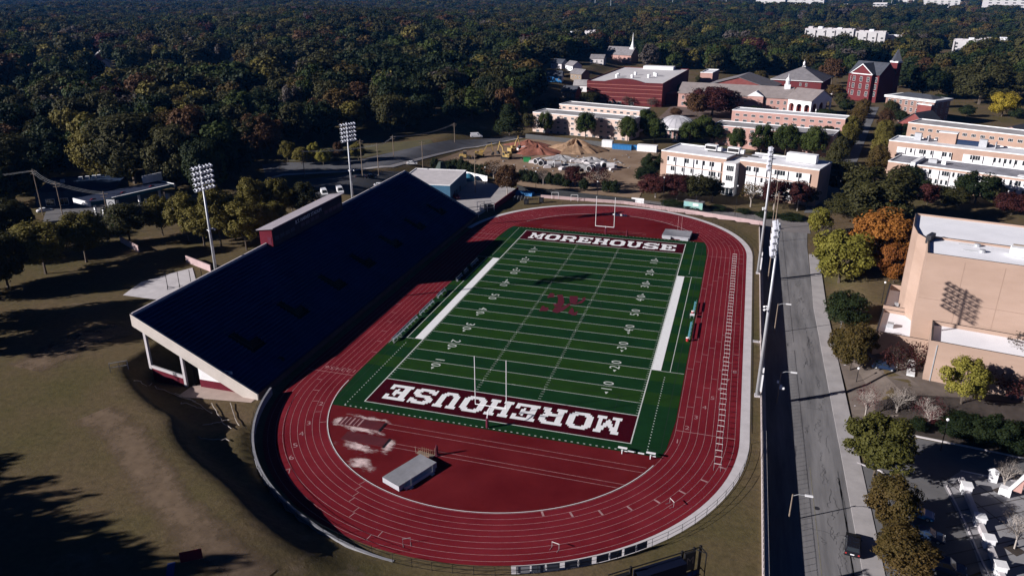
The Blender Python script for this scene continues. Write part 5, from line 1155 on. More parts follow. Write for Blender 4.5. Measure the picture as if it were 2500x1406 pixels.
for k in range(20):
    a = 2*math.pi*k/20; PR = [(10.42, 6.42), (9.22, 8.03), (7.02, 9.53), (3.82, 10.63), (1.42, 11.03)]; rbm.line([(r_*math.cos(a), r_*math.sin(a), z_) for r_, z_ in PR], .07, 4)
rbm.build('dome_seam', MT['metal'], dm)
for k in range(12): a = R(180+k*15); put('window', win_mesh(1.3, 3.6, 1, 3), dm, (8.6*math.cos(a), 8.6*math.sin(a), .8), a+R(90))
building('dormitory', 'long low pink dormitory behind the row of round trees, right of the domed hall', (22.6, 222, -1.2), R(-15.2), 56, 15, 9.0, 'brick2', 'groof', par=.35, parm='white', wins=[('F', lin(3, 53, 13), (1.0, 3.9, 6.9), 1.9, 1.4, 3, 1), ('R', lin(2.5, 12, 4), (1, 3.9, 6.9), 1.5, 1.4, 2, 1)])
building('dormitory', 'low pink dormitory behind the dark trees, in front of the long brick hall', (30.8, 265.5, -.5), R(-15.7), 57, 12, 9.5, 'brick2', M('pale_roof', (.5, .5, .52), .15, .3), par=.35, parm='white', wins=[('F', lin(3, 54, 13), (1.0, 3.9, 6.8), 2.1, 1.3, 3, 1)])
tq = thing('canopy', 'small turquoise canopy roof between the domed hall and the low pink dormitory', 'canopy', tuple(G(1775, 308, 4)[:2])+(-1,), R(-15)); MB().extr([(0, 5.0), (0, 5.2), (3, 5.9), (6, 5.2), (6, 5.0)], 'x', 0, 15).build('roof', M('turquoise_roof', (.25, .52, .52), .1, 1), tq)
for x in (.5, 14.5):
    for y in (.4, 5.6): MB().box(x, y, -1, .3, .3, 6.1).build('post', MT['white'], tq)
# --- arena
ar = building('arena', 'large red brick arena with a flat white roof', (-62, 333, 0), R(-5), 49, 97, 14.0, 'dkbrick', M('arena_roof', (.56, .54, .55), .08, .08), par=.5, parm='dkbrick', wins=[('F', (16, 19, 22, 30), (.2,), 2.2, 2.0, 2, 1)])
g = MB()
for z in (2.4, 5.0, 7.6, 10.2, 12.4): g.box(24.5, -.03, z, 48.9, .1, .28)
g.build('brick_band', M('brick_band', (.33, .13, .11), .1, 1), ar)
g = MB(); P = [(10+29*i/16, 14.0+2.6*math.sin(math.pi*i/16)) for i in range(17)]; g.extr(P+[(39, 13.9), (10, 13.9)], 'y', -.1, 1.4); g.build('arched_parapet', MT['dkbrick'], ar)
for x, y in ((12, 34), (21, 46), (23, 28), (33, 33), (36, 43), (34, 48), (13, 26)): MB().lathe([(1.0, 0), (1.0, 1.4), (1.3, 1.5), (.9, 2.1), (.01, 2.3)], 12).build('roof_vent', MT['white'], ar, (x, y, 14.1))
MB().box(52.5, 20, -2, 7, 14, 9).build('side_block', MT['dkbrick'], ar); MB().box(28, 92, 14.1, 22, 8, 2.2).build('penthouse', MT['white'], ar)
building('gymnasium', 'brick gymnasium with a grey low gabled roof right of the arena', (9.5, 395, 0), R(-12), 44, 34, 7.0, 'brick', 'shingle', roof='gable', rise=6.5, over=1.0, ridge='y', wins=[('F', (30, 33), (1,), 2.2, 2.6, 2, 1)])
building('side_hall', 'narrow pale brick block with white end wall between the arena and gymnasium', (3, 436, 0), R(-8), 9, 26, 11, 'brick2', 'wroof', parm='white')
building('cupola_hall', 'red brick hall with a grey hipped roof and small white cupola', (54, 432, 0), R(-14), 34, 40, 8.5, 'dkbrick', 'shingle', roof='hip', rise=8, over=1, wins=[('F', (20, 24), (1, 4.6), 1.4, 2.2, 2, 2)])
def cupola(name, label, loc, s=1.0):
    t = thing(name, label, 'cupola', loc)
    MB().box(0, 0, -2, 3.0*s, 3.0*s, 3.6*s).build('base', MT['white'], t); MB().lathe([(1.05*s, 1.6*s), (1.05*s, 3.6*s), (1.35*s, 3.7*s)], 8).build('drum', MT['white'], t); MB().lathe([(1.3*s, 3.7*s), (.9*s, 4.7*s), (.2*s, 5.6*s), (.06*s, 7.2*s), (.01, 7.3*s)], 8).build('spire', MT['white'], t)
cupola('roof_cupola', 'little white cupola on the hipped roof of the red brick hall', (75.5, 447, 16.2), .7)
hall = building('long_hall', 'long pale brick two storey hall with a brown grey roof', (-3.6, 334, 0), R(-8.3), 67, 21, 9.0, 'brick2', 'brshingle', roof='gable', rise=5.2, over=.6, wins=[('F', lin(3, 64, 17), (1.2, 5.0), 1.5, 2.0, 2, 2)])
MB().box(0, 0, -2, 9, 1.6, 11.2).build('entrance_bay', MT['brick2'], hall, (47, -.8, 0)); MB().extr([(-4.8, 9.2), (4.8, 9.2), (0, 12)], 'y', -1.8, 6).build('pediment', MT['white'], hall, (47, 0, 0)); MB().box(33.5, -.02, 8.4, 66.9, .3, .5).build('eaves_trim', MT['white'], hall)
cupola('roof_cupola', 'white cupola with a thin spire on the long pale brick hall', (60.5, 334.5, 13.6), 1.15)
ac = thing('arcade_hall', 'white gabled hall end with tall arches, right of the long pale brick hall', 'building', (61.3, 322.5, 0), R(-34))
def archwall(mb, L, h, n, ow, y=0.0, m=0, th=.5, sp=5.0, z0=-2.0):
    """a wall along x from 0 to L with n arched openings"""
    w_ = L/n; K = 8
    for i in range(n):
        xa, xb = i*w_, (i+1)*w_; c = (xa+xb)/2; r = ow/2
        for yy_ in (y, y+th):
            s_ = 1 if yy_ == y else -1
            mb.poly([(xa, yy_, z0), (c-r, yy_, z0), (c-r, yy_, sp), (xa, yy_, sp)][::s_], m); mb.poly([(c+r, yy_, z0), (xb, yy_, z0), (xb, yy_, sp), (c+r, yy_, sp)][::s_], m)
            A = [(c+r*math.cos(math.pi*(1-k/K)), sp+r*math.sin(math.pi*(1-k/K))) for k in range(K+1)]
            for k in range(K):
                (x0, z0_), (x1, z1_) = A[k], A[k+1]; mb.poly([(x0, yy_, z0_), (x1, yy_, z1_), (x1, yy_, h), (x0, yy_, h)][::s_], m)
            mb.poly([(xa, yy_, sp), (c-r, yy_, sp), (c-r, yy_, h), (xa, yy_, h)][::s_], m); mb.poly([(c+r, yy_, sp), (xb, yy_, sp), (xb, yy_, h), (c+r, yy_, h)][::s_], m)
            if yy_ == y:
                mb.poly([(c-r, y, z0), (c-r, y+th, z0), (c-r, y+th, sp), (c-r, y, sp)], m); mb.poly([(c+r, y, z0), (c+r, y, sp), (c+r, y+th, sp), (c+r, y+th, z0)], m)
                for k in range(K): (x0, z0_), (x1, z1_) = A[k], A[k+1]; mb.poly([(x0, y, z0_), (x0, y+th, z0_), (x1, y+th, z1_), (x1, y, z1_)], m)
    return mb
archwall(MB(), 15, 9.0, 3, 3.4).build('front_arcade', MT['white'], ac); o = archwall(MB(), 22, 9.0, 3, 4.6).build('side_arcade', MT['white'], ac, (15, .5, 0), R(90))
MB().box(6.5, 12, -2, 12.6, 19, 11).build('inner_wall', MT['brick'], ac); g = MB(); g.poly([(14.99, .5, 9), (14.99, 22.5, 9), (14.99, 11.5, 14)]); g.poly([(0, .5, 9), (0, 11.5, 14), (0, 22.5, 9)]); g.box(7.4, 11.5, 8.9, 15.3, 22.6, .12); g.build('gable', MT['white'], ac)
MB().extr([(-.6, 8.8), (-.6, 9.1), (11.5, 14.4), (23.6, 9.1), (23.6, 8.8), (11.5, 14.1)], 'x', -2, 15.5).build('roof', MT['brshingle'], ac); MB().box(7.5, .2, 0, .1, .1, .1).build('trim', MT['white'], ac)
# --- tall brick hall with the tower
tall = building('tall_hall', 'tall dark red brick hall with white gables and a square tower behind', (104, 420, 0), R(-40), 22, 18, 16, 'dkbrick', 'dkshingle', roof='gable', rise=7, over=.6, wins=[('F', (2, 20), (1.5, 6, 10.6), 1.8, 3.2, 2, 2), ('L', (4, 9, 14), (1.5, 6, 10.6), 1.8, 3.0, 2, 2)])
MB().box(11, -1.5, -2, 15, 3, 18).build('front_bay', MT['dkbrick'], tall); MB().extr([(3.4, 16.0), (18.6, 16.0), (11, 22)], 'y', -3.2, 9).build('front_gable', MT['dkbrick'], tall)
MB().extr([(2.6, 15.7), (2.6, 16.1), (11, 22.7), (19.4, 16.1), (19.4, 15.7), (11, 22.2)], 'y', -3.5, 9).build('gable_roof', MT['dkshingle'], tall); MB().box(11, -3.05, 15.4, 15.4, .3, .55).build('string_course', MT['white'], tall)
g = MB(); g.extr([(2.6, 15.8), (11, 22.4), (19.4, 15.8), (18.9, 15.8), (11, 21.8), (3.1, 15.8)], 'y', -3.75, -3.45); g.build('gable_trim', MT['white'], tall)
for z in (1.5, 6.2, 10.8):
    for x in (5.8, 11, 16.2): put('window', win_mesh(1.9, 3.2, 2, 2), tall, (x, -3.02, z))
put('window', win_mesh(2.0, 2.8, 1, 2), tall, (11, -3.22, 17.0))
MB().box(19, 22, -2, 5, 5, 25).build('tower', MT['dkbrick'], tall); MB().box(19, 22, 22.5, 5.8, 5.8, 1.0).build('tower_cornice', MT['white'], tall); MB().lathe([(4.0, 23.5), (.3, 31), (.01, 31.2)], 4).build('tower_roof', MT['dkshingle'], tall, (19, 22, 0), 0); tall.children[-1].rotation_euler.z = R(45); tall.children[-1].location = (19, 22, 0)
MB().box(3, 23, -2, 30, 12, 15).build('rear_wing', MT['dkbrick'], tall); MB().extr([(16.5, 13), (23, 17.5), (29.5, 13)], 'x', -12, 18).build('rear_roof', MT['dkshingle'], tall)
b12 = building('brick_block', 'three storey brown brick block with white cornice, by the end of the avenue', (115.6, 333, -1), R(-41), 29, 16, 12.0, M('brown_brick', (.24, .145, .12), .12, .3), 'dkshingle', roof='hip', rise=2.6, over=.8, wins=[('F', lin(2.4, 26.6, 8), (1.2, 5.0, 8.6), 1.5, 2.3, 2, 2), ('R', lin(3, 14, 3), (1.2, 5.0, 8.6), 1.5, 2.3, 2, 2)])
MB().box(14.5, 8, 12.3, 30.8, 17.6, .5).build('cornice', MT['white'], b12); MB().box(25, -1.2, -2, 8, 2.4, 12).build('end_bay', MT['brick'], b12); MB().box(25, -1.2, 10, 8.3, 2.6, .5).build('balcony', MT['white'], b12)
building('gabled_house', 'low brick house with grey roof and white gable trim on the lawn at the right', (150.5, 259, -1.5), R(-38), 22, 16, 5.2, 'brick2', 'dkshingle', roof='gable', rise=5.0, over=.6, ridge='y', wins=[('F', (9.5, 12.5), (.8,), 1.8, 2.4, 2, 2)])
building('dark_house', 'small house with a dark pyramid roof between the avenue trees and the brick block', (116.5, 288, -1.5), R(-40), 16, 16, 4.5, 'brick', 'dkshingle', roof='gable', rise=6.0, over=.6, ridge='y', wins=[('F', (8,), (1,), 1.6, 1.6, 2, 1)])
building('white_porch_house', 'small white flat roofed porch building below the brown brick block', (129, 282, -1.5), R(-35), 15, 9, 4.0, 'white', 'groof', parm='white', wins=[('F', lin(2, 13, 4), (.8,), 1.6, 2.2, 2, 2)])
fsb = building('fire_stair_hall', 'dark red brick hall with red steel fire stairs at the right edge', (179, 268, -1), R(-32), 30, 18, 13, 'brick', 'dkshingle', roof='hip', rise=5, over=1.2, wins=[('F', lin(8, 28, 6), (1, 5, 9), 1.6, 2.4, 2, 2), ('L', (5, 9, 13), (1, 5, 9), 1.5, 2.4, 2, 2)])
g = MB()
for z in (3.5, 7.5, 11):
    g.box(3, -1.5, z, 9, 2.6, .15)
    g.line([(-1.5, -2.8, z+1), (7.5, -2.8, z+1)], .08)
for x in (-1.4, 3, 7.4): g.tube((x, -2.7, -2), (x, -2.7, 12), .12)
g.line([(-1.4, -2.8, 0), (7.4, -2.8, 3.5), (-1.4, -2.8, 7.5), (7.4, -2.8, 11)], .15); g.build('fire_stairs', M('red_steel', (.16, .03, .03), .1, 1), fsb)
building('long_dormitory', 'long pinkish brick dormitory with a grey roof above the white roofed block', (113.3, 245, -1.5), R(-30), 62, 16, 10.8, 'peach', 'groof', par=.4, parm='white', wins=[('F', lin(3, 59, 16), (1.0, 4.4, 7.8), 2.0, 1.4, 3, 1)])
b16 = building('science_block', 'tan block with a white roof, ribbon windows and rooftop units at the right', (96.5, 187.5, -2), R(-22), 62, 14, 12.2, 'peach', M('patchy_white_roof', (.62, .62, .66), .2, .15, col2=(.8, .8, .82)), par=.4, parm='white', wins=[])
for (a, b, s) in ((3.5, 24, 11), (28, 60, 12)): ribbon(b16, a, b, 7.0, 6 if a < 10 else 9, -.01, s)
for x, y, s in ((9, 9, 2.6), (33, 9, 2.8)): MB().box(0, 0, 0, s, s*.8, 3.0).box(1.6*s, 0, 0, .3, 3, 2.4).build('rooftop_unit', MT['metal'], b16, (x, y, 12.3))
MB().box(0, 0, 0, 6.5, 4, 4.2).build('stair_head', MT['peach'], b16, (20, 10, 12.25)); MB().box(0, 0, 0, 6.9, 4.4, .3).build('stair_head_roof', MT['white'], b16, (20, 10, 16.46)); MB().box(0, 0, 0, 14, 2.5, 1.6).build('roof_screen', MT['carblue'], b16, (28, 10, 12.3))
lb = building('low_block', 'lower grey roofed wing in front of the white roofed block', (93.6, 164.5, -2), R(-24), 62, 17, 8.0, 'peach', M('patchy_grey_roof', (.22, .22, .25), .25, .2, col2=(.34, .34, .38)), par=.4, parm='white', wins=[])
MB().box(9.2, 6.5, -3, 1.6, 15, 12.2).build('white_fin', MT['white'], lb); MB().box(0, 0, 0, 3, 2, 1.5).build('rooftop_unit', MT['metal'], lb, (14, 9, 8.05)); MB().box(0, 0, 0, 1.6, 1.6, 1.4).build('rooftop_unit', MT['white'], lb, (18, 8.4, 8.05)); MB().box(0, 0, 0, 5, 3, .25).build('skylight', MT['white'], lb, (46, 5, 8.05))
for (z, s) in ((4.0, 21), (.6, 22)): ribbon(lb, 11.5, 58, z, 13, -.01, s)
# --- church, houses and white blocks in the wood
cp = thing('church', 'church with a tall white needle steeple among the trees', 'church', tuple(G(1527, 150, 0)), R(-20))
MB().box(-9, 8, -2, 30, 16, 8).extr([(0, 6), (16, 6), (8, 13)], 'x', -24, 6).build('nave', MT['brick2'], cp); MB().extr([(-.6, 5.7), (8, 13.4), (16.6, 5.7), (8, 13)], 'x', -24.5, 6.5).build('roof', MT['shingle'], cp)
MB().box(3, 8, 8, 4.6, 4.6, 5).lathe([(2.0, 13), (2.0, 15), (1.5, 15.6), (.7, 19), (.2, 26.5), (.01, 27.5)], 8, 3, 8).build('steeple', MT['white'], cp)
HW_ = [(250, 168, 12, 'carwhite', 'small white house deep in the wood at the upper left', 'groof'), (300, 218, 13, 'concrete', 'grey roofed house in the left wood, front one of three', 'shingle'), (262, 208, 12, 'pconc', 'house with a dark roof left of the grey roofed one in the left wood', 'dkshingle'), (345, 212, 13, 'concrete', 'house with a blue grey roof right of the grey roofed one in the left wood', 'dkshingle'),
 (560, 165, 11, 'carwhite', 'white house half hidden in the left wood right of the long school', 'shingle'), (1380, 185, 12, 'carwhite', 'white gabled house left of the red brick arena', 'shingle'), (1345, 180, 12, 'pconc', 'dark roofed house left of the white gabled one near the arena', 'dkshingle'), (1392, 205, 12, 'wood', 'brown gabled house left of the arena', 'shingle'), (1335, 215, 11, 'bluepl', 'dark blue house at the left of the brown gabled one', 'dkshingle'), (1400, 225, 12, 'carwhite', 'house with a grey roof below the brown gabled one', 'groof'), (1370, 240, 11, 'wood', 'low tan house nearest the dormitories at the wood edge', 'dkshingle'), (1440, 165, 13, 'pconc', 'house below the church at the wood edge', 'shingle'), (712, 228, 9, 'carwhite', 'white shed beside the golden tree in the middle wood', 'wroof'), (1105, 186, 12, 'carwhite', 'white house front showing between trees in the middle wood', 'shingle'), (25, 265, 16, 'carwhite', 'white house with a dark blue roof at the left edge', 'dkshingle'), (2130, 118, 14, 'brick', 'brick house in front of the right white blocks', 'shingle'), (2330, 130, 20, 'concrete', 'wide grey roofed house in the wood behind the lawn', 'dkshingle'), (2300, 155, 18, 'concrete', 'grey pyramid roofed house behind the dark evergreen', 'dkshingle')]
for px, py, s, wl, lb_, rf in HW_:
    p = G(px, py, 0); p.z = Hf(p.x, p.y); building('house', lb_, p, R(rnd.uniform(-60, 10)), s, s*.75, 4.5, wl, rf, roof='gable', rise=3.2, over=.5, wins=[('F', lin(2, s-2, 3), (1.2,), 1.3, 1.5, 2, 2)], cat='house')
for i, (px, py) in enumerate(HOUSES):
    p = G(px, py, 0); p.z = Hf(p.x, p.y); s = rnd.uniform(11, 16); wl, rf = (('carwhite', 'shingle'), ('pconc', 'dkshingle'), ('brick', 'groof'), ('carwhite', 'wroof'), ('concrete', 'shingle'))[i % 5]
    building('house', ('small white house with a grey roof showing through the wood', 'small pale house with a dark roof showing through the wood', 'small brick house with a pale grey roof showing through the wood', 'small white house with a white roof showing through the wood', 'small grey house with a grey roof showing through the wood')[i % 5], p, R(rnd.uniform(-60, 20)), s, s*.75, 5.5, wl, rf, roof='gable', rise=3.8, over=.5, wins=[('F', lin(2, s-2, 3), (1.2,), 1.3, 1.5, 2, 2)], cat='house', group='houses showing through the wood')
p = G(425, 205, 4); building('low_school', 'long low pale roofed building in the left wood', p, R(-22), 46, 16, 4.5, 'pconc', M('mauve_roof', (.36, .34, .38), .1, .3), par=.5, parm='white', wins=[('F', lin(3, 43, 10), (1.2,), 2, 1.6, 3, 1)])
MT['blockw'] = M('pale_block_wall', (.46, .45, .46), .1, .2)
for i, (px, py, L, h, lb_) in enumerate(((1962, 102, 62, 24, 'white stepped apartment block, left one beyond the tall brick hall'), (2040, 104, 60, 22, 'white stepped apartment block in the middle of the row beyond the tall brick hall'), (2105, 104, 55, 17, 'white apartment block at the right end of the row beyond the tall brick hall'), (2325, 118, 62, 17, 'white apartment block at the upper right, left half of the row'), (2388, 122, 80, 19, 'white apartment block at the upper right, right half of the row'), (1345, 100, 42, 12, 'white roofed apartment row among trees above the church, left part'), (1400, 98, 34, 15, 'dark sided apartment row among trees above the church, right part'), (1843, 26, 90, 42, 'white tower block near the horizon, right of the centre'), (1915, 24, 120, 28, 'white and dark office block near the horizon'), (1880, 30, 150, 14, 'low white warehouse below the white tower block near the horizon'), (2395, 28, 330, 42, 'very long white striped hall near the horizon at the upper right'), (2190, 18, 200, 20, 'white warehouse near the horizon above the long halls'), (2260, 16, 220, 14, 'pale warehouse near the horizon at the upper right'), (2085, 24, 180, 16, 'grey warehouse near the horizon between the white blocks'), (2020, 20, 150, 18, 'pale office row near the horizon'), (1565, 10, 150, 14, 'white roofed warehouse on the horizon at the top centre'), (1480, 16, 160, 9, 'low pale warehouse on the horizon left of the top centre'), (585, 14, 40, 9, 'tiny white building near the horizon on the left'), (1700, 68, 30, 9, 'white house in the far wood above the gymnasium'), (1835, 72, 26, 9, 'white house in the far wood right of the centre'), (2128, 36, 34, 22, 'small white block in the far wood at the upper right'), (1012, 32, 20, 12, 'lone white speck of a house in the far middle wood'))):
    p = G(px, py, 0); p.z = Hf(p.x, p.y); far = p.y > 1500; h = h*(1.35 if far else .85)
    bb = building('white_block' if h > 9 else 'white_house', lb_, p, R(-12), L, L*.35 if not far else 40, h, 'blockw', 'wroof', par=.8, parm='pconc', wins=[('F', lin(L*.06, L*.94, max(4, int(L/(9 if not far else 22)))), tuple(z for z in (2, 6, 10, 16, 24, 32) if z < h-3), (3 if not far else 8), 2.2 if not far else 3.2, 2, 1)], cat='building')
    if h > 10 and not far:
        for k in range(5):
            hh = rnd.uniform(1.2, 3.4); MB().box(L*(.1+.2*k), L*.16, 0, L*.09, L*.2, hh).build('roof_block', MT['wroof'] if k % 2 else MT['pconc'], bb, (0, 0, h+.05)); MB().box(L*(.02+.2*k), -.6, 0, .9, 1.2, h-1).build('bay', MT['concrete'], bb)
for px, h in ((2370, 90), (2440, 105), (2480, 80)):
    p = G(px, 10, 0); building('glass_tower', {2370: 'dark blue glass tower cut by the top edge, left of three', 2440: 'dark blue glass tower cut by the top edge, middle of three', 2480: 'dark blue glass tower at the top right corner'}[px], p, R(-10), 120, 60, h, M('blue_glass_%d' % px, (.03, .09, .17), .2, .05, .2), MT['groof'], wins=[('F', lin(15, 105, 6), tuple(range(8, h-8, 14)), 12, 7, 3, 2)])
for i, px in enumerate((1452, 1490, 1640, 1705, 1770, 1955, 2150, 2172)):
    p = G(px, 34 if i else 28, 0); h = 55 if i else 95
    t = thing('radio_mast', '%s thin lattice mast from the left near the horizon' % nth(i), 'mast', p, 0, 'masts near the horizon'); MB().tube((0, 0, 0), (0, 0, h), 1.0, .5, 4).build('mast', MT['metal'], t); MB().box(0, 0, h*.8, 3.0, .5, 2.0).build('antenna', MT['white'], t)
# ------------------------------------------------------------------ vehicles
_wh = {}
def car(loc, rz, paint, label, kind='car', group=None, tint=None):
    """nose along local +x"""
    t = thing('parked_car' if kind == 'car' else kind, label, 'car' if kind != 'van' else 'van', loc, rz, group)
    P = {'car': ([(-2.2, .32), (-2.25, .75), (-2.05, .95), (-1.55, 1.0), (.85, .98), (1.9, .82), (2.2, .62), (2.2, .32)], [(-1.75, .98), (-1.2, 1.42), (.2, 1.44), (1.0, .98)], 1.78, .33),
         'suv': ([(-2.3, .4), (-2.35, 1.0), (-2.2, 1.1), (1.0, 1.1), (2.1, .98), (2.35, .7), (2.35, .4)], [(-2.2, 1.1), (-2.0, 1.72), (.3, 1.76), (1.1, 1.1)], 1.95, .38),
         'van': ([(-2.8, .4), (-2.85, 1.3), (2.0, 1.3), (2.75, 1.1), (2.9, .75), (2.9, .4)], [(-2.85, 1.3), (-2.8, 2.25), (1.0, 2.3), (2.05, 1.3)], 2.0, .38)}[kind]
    W = P[2]
    g = MB(); g.extr(P[0], 'y', -W/2, W/2)
    n = len(g.v); c = P[1]; k = len(c); ins = .14                      # cabin narrows towards the roof
    zl, zh = c[0][1], max(q[1] for q in c)
    for s in (-1, 1): g.v += [(x, s*(W/2-.03-ins*(z-zl)/(zh-zl)), z) for x, z in c]
    for i in range(k): j = (i+1) % k; g.f.append((n+i, n+j, n+k+j, n+k+i)); g.m.append(0)
    g.f.append(tuple(range(n, n+k))); g.m.append(0); g.f.append(tuple(reversed(range(n+k, n+2*k)))); g.m.append(0)
    b = g.build('body', paint, t)
    gl = MB()
    def sidepane(fr, to):
        for s in (-1, 1):
            a = []
            for f, hgt in ((fr, .12), (to, .12), (to-.06, .86), (fr+.06, .86)):
                xl = c[0][0]+(c[-1][0]-c[0][0])*f; xh = c[1][0]+(c[2][0]-c[1][0])*f; x = xl+(xh-xl)*hgt; z = zl+(zh-zl)*hgt
                a.append((x, s*(W/2-.03-ins*hgt+.012), z))
            gl.poly(a[::s])
    if kind == 'van': sidepane(.74, .95)
    else: sidepane(.08, .48); sidepane(.52, .93)
    gl.build('side_window', MT['glass'], t)
    for nm, (a, b_) in (('windscreen', (c[-1], c[-2])), ('rear_window', (c[0], c[1]))):
        q = []; sg = 1 if nm == 'windscreen' else -1
        for hgt, s in ((.1, -1), (.1, 1), (.9, 1), (.9, -1)): q.append((a[0]+(b_[0]-a[0])*hgt+.012*sg, s*(W/2-.16-ins*hgt), a[1]+(b_[1]-a[1])*hgt+.012))
        MB().poly(q[::sg]).build(nm, MT['glass'], t)
    r = P[3]
    if kind not in _wh:
        m = MB(); m.tube((0, -.11, 0), (0, .11, 0), r, r, 14, 0); _wh[kind] = (m.mesh('wheel', MT['tyre']), MB().tube((0, -.12, 0), (0, .12, 0), r*.6, r*.6, 10).mesh('rim', MT['metal']))
    for x in (P[0][0][0]+.75, P[0][-1][0]-.8):
        for s in (-1, 1): q = put('wheel', _wh[kind][0], t, (x, s*(W/2-.08), r)); put('rim', _wh[kind][1], q)
    xf = P[0][-2][0]
    for s in (-1, 1):
        MB().box(xf-.01, s*(W/2-.3), .62, .08, .36, .16).build('headlight', MT['white'], t); MB().box(P[0][1][0]+.05, s*(W/2-.16), .72, .1, .22, .22).build('tail_light', MT['red'], t)
        MB().box(c[-1][0]-.35, s*(W/2+.08), zl, .12, .18, .12).build('wing_mirror', paint, t)
    return t
car(tuple(G(2080, 1338, -2.2)), R(82), MT['carblack'], 'black car with a white number plate parked at the kerb of the street', 'suv'); MB().box(-2.37, 0, .7, .03, .5, .16).build('number_plate', MT['white'], bpy.data.objects['suv'])
car(tuple(G(2238, 1258, -2.15)), R(-12), MT['bluepl'], 'white and blue car between the olive tree and the brownish tree on the plaza drive', 'car'); car(tuple(G(2262, 1312, -2.15)), R(-12), MT['carblue'], 'dark blue car just below the white and blue one on the plaza drive', 'car'); car(tuple(G(2308, 1392, -2.15)), R(-10), MT['carblue'], 'dark car in the tree shade at the bottom edge of the plaza drive', 'suv')
car(tuple(G(2158, 900)), R(-10), MT['carblue'], 'dark car parked in shade against the low theatre wing', 'car')
car(tuple(G(792, 478, 3.5)), R(-52), MT['carwhite'], 'white van parked at the press box end of the car park, left of two', 'van', 'white vans in the car park'); car(tuple(G(830, 472, 3.5)), R(-52), MT['carwhite'], 'white van parked beside the far floodlight tower, right of two', 'van', 'white vans in the car park')
car(tuple(G(882, 436, 3.5)), R(30), MT['carblack'], 'black car on the park road, left of two by the trees', 'car'); car(tuple(G(908, 434, 3.5)), R(30), MT['carblack'], 'black car on the park road, right of two by the trees', 'car')
car(tuple(G(1006, 402, 2.5)), R(22), MT['carwhite'], 'white car on the park road just beyond the tip of the grandstand', 'car'); car(tuple(G(928, 456, 3.5)), R(28), MT['carwhite'], 'white car partly hidden by the back of the grandstand', 'car')
car(tuple(G(1112, 484, 0)), R(-40), MT['carred'], 'red and white car on the driveway below the pale blue building', 'car'); car(tuple(G(1163, 336, 3)), R(25), MT['carwhite'], 'white vehicle on the park road at the edge of the wood', 'van')
car(tuple(G(110, 518, 4)), R(60), MT['carwhite'], 'white car by the dark blue store at the left edge', 'car'); car(tuple(G(2036, 232, 0)), R(40), MT['carwhite'], 'white vehicle in the shade right of the arcaded hall', 'van'); car(tuple(G(1650, 350, -1)), R(-10), MT['carwhite'], 'white car in front of the domed hall door', 'car')
ft = thing('food_trailer', 'pale blue and green painted food trailer on the cross street', 'trailer', tuple(G(1691, 513, -1.1)), R(-14))
MB().box(0, 1.2, .5, 6.6, 2.4, 2.3).build('body', M('trailer_side', (.22, .42, .52), .2, .35, col2=(.30, .50, .34)), ft); MB().box(0, 1.2, 2.8, 6.8, 2.6, .14).box(1, 1.2, 2.94, 1.2, .9, .35).build('roof', MT['shingle'], ft); MB().box(3.32, 1.2, .8, .05, 1.9, 1.6).build('end_panel', MT['carblue'], ft)
MB().box(.9, -.02, 1.5, 2.0, .06, .9).build('hatch', MT['blind'], ft)
for x in (-1.5, 1.6): MB().tube((x, -.02, .4), (x, .25, .4), .4, n=12).build('wheel', MT['tyre'], ft)
# ------------------------------------------------------------------ petrol station, store, pale blue building
st_ = thing('petrol_station_canopy', 'long petrol station canopy with white end panels and dark top', 'canopy', tuple(G(330, 530, 4.2)), R(18))
a, b = G(215, 498, 9.2), G(418, 452, 9.2); L = (b-a).length; an = math.atan2(b.y-a.y, b.x-a.x); st_.location = (a.x, a.y, 4.2); st_.rotation_euler = (0, 0, an)
MB().box(L/2, 3.2, 4.6, L, 9.0, .9).build('deck', M('canopy_navy', (.012, .02, .05), .15, .6), st_); MB().box(L/2, -1.36, 4.55, L*.99, .12, 1.0).build('fascia', M('canopy_teal', (.03, .10, .12), .1, 1), st_); MB().box(L*.6, -1.2, 5.52, L*.7, .5, .12).build('edge_strip', MT['white'], st_)
MB().box(-.1, 3.2, 4.4, .3, 9.6, 1.3).build('end_panel', MT['white'], st_); MB().box(L+.1, 3.2, 4.4, .3, 9.6, 1.3).box(L-2, 7, 5.6, 7, .3, 2.6).build('end_panel', MT['white'], st_)
for k in range(3): MB().extr([(-1.2, 5.52), (1.2, 5.52), (0, 5.85)], 'y', 2, 2.4).build('canopy_ornament', MT['maroonp'], st_, (L*(.12+.35*k), 0, 0), R(20))
for k in range(4): MB().box(0, 3, -.5, .6, .6, 5.1).build('column', MT['white'], st_, (L*(.12+.26*k), 0, 0)); MB().box(0, 1.4, 0, .9, 1.3, 1.9).box(0, 1.4, 1.9, 1.0, 1.4, .2).build('fuel_pump', MT['white'], st_, (L*(.12+.26*k)+1.6, 0, 0))
ps = thing('price_sign', 'petrol price sign on posts with a round emblem panel and green panel below', 'sign', tuple(G(276, 556, 4.2)), R(18)); 
MB().box(0, 0, 0, .3, .3, 6).box(1.9, 0, 0, .3, .3, 6).build('post', MT['greenpl'], ps); MB().box(.95, -.2, 6, 2.4, .3, 2.6).build('top_panel', MT['white'], ps); MB().box(.95, -.2, 5.2, 2.3, .3, .35).box(.95, -.2, 4.7, 2.3, .3, .35).build('red_panel', MT['red'], ps); MB().box(.95, -.2, 3.0, 2.3, .3, 1.4).build('green_panel', MT['greenpl'], ps)
g = MB(); ringline(g, 0, 0, .55, .75, 0, n=20); o = g.build('emblem', MT['carblue'], ps); o.location = (.95, -.37, 7.3); o.rotation_euler = (R(90), 0, 0)
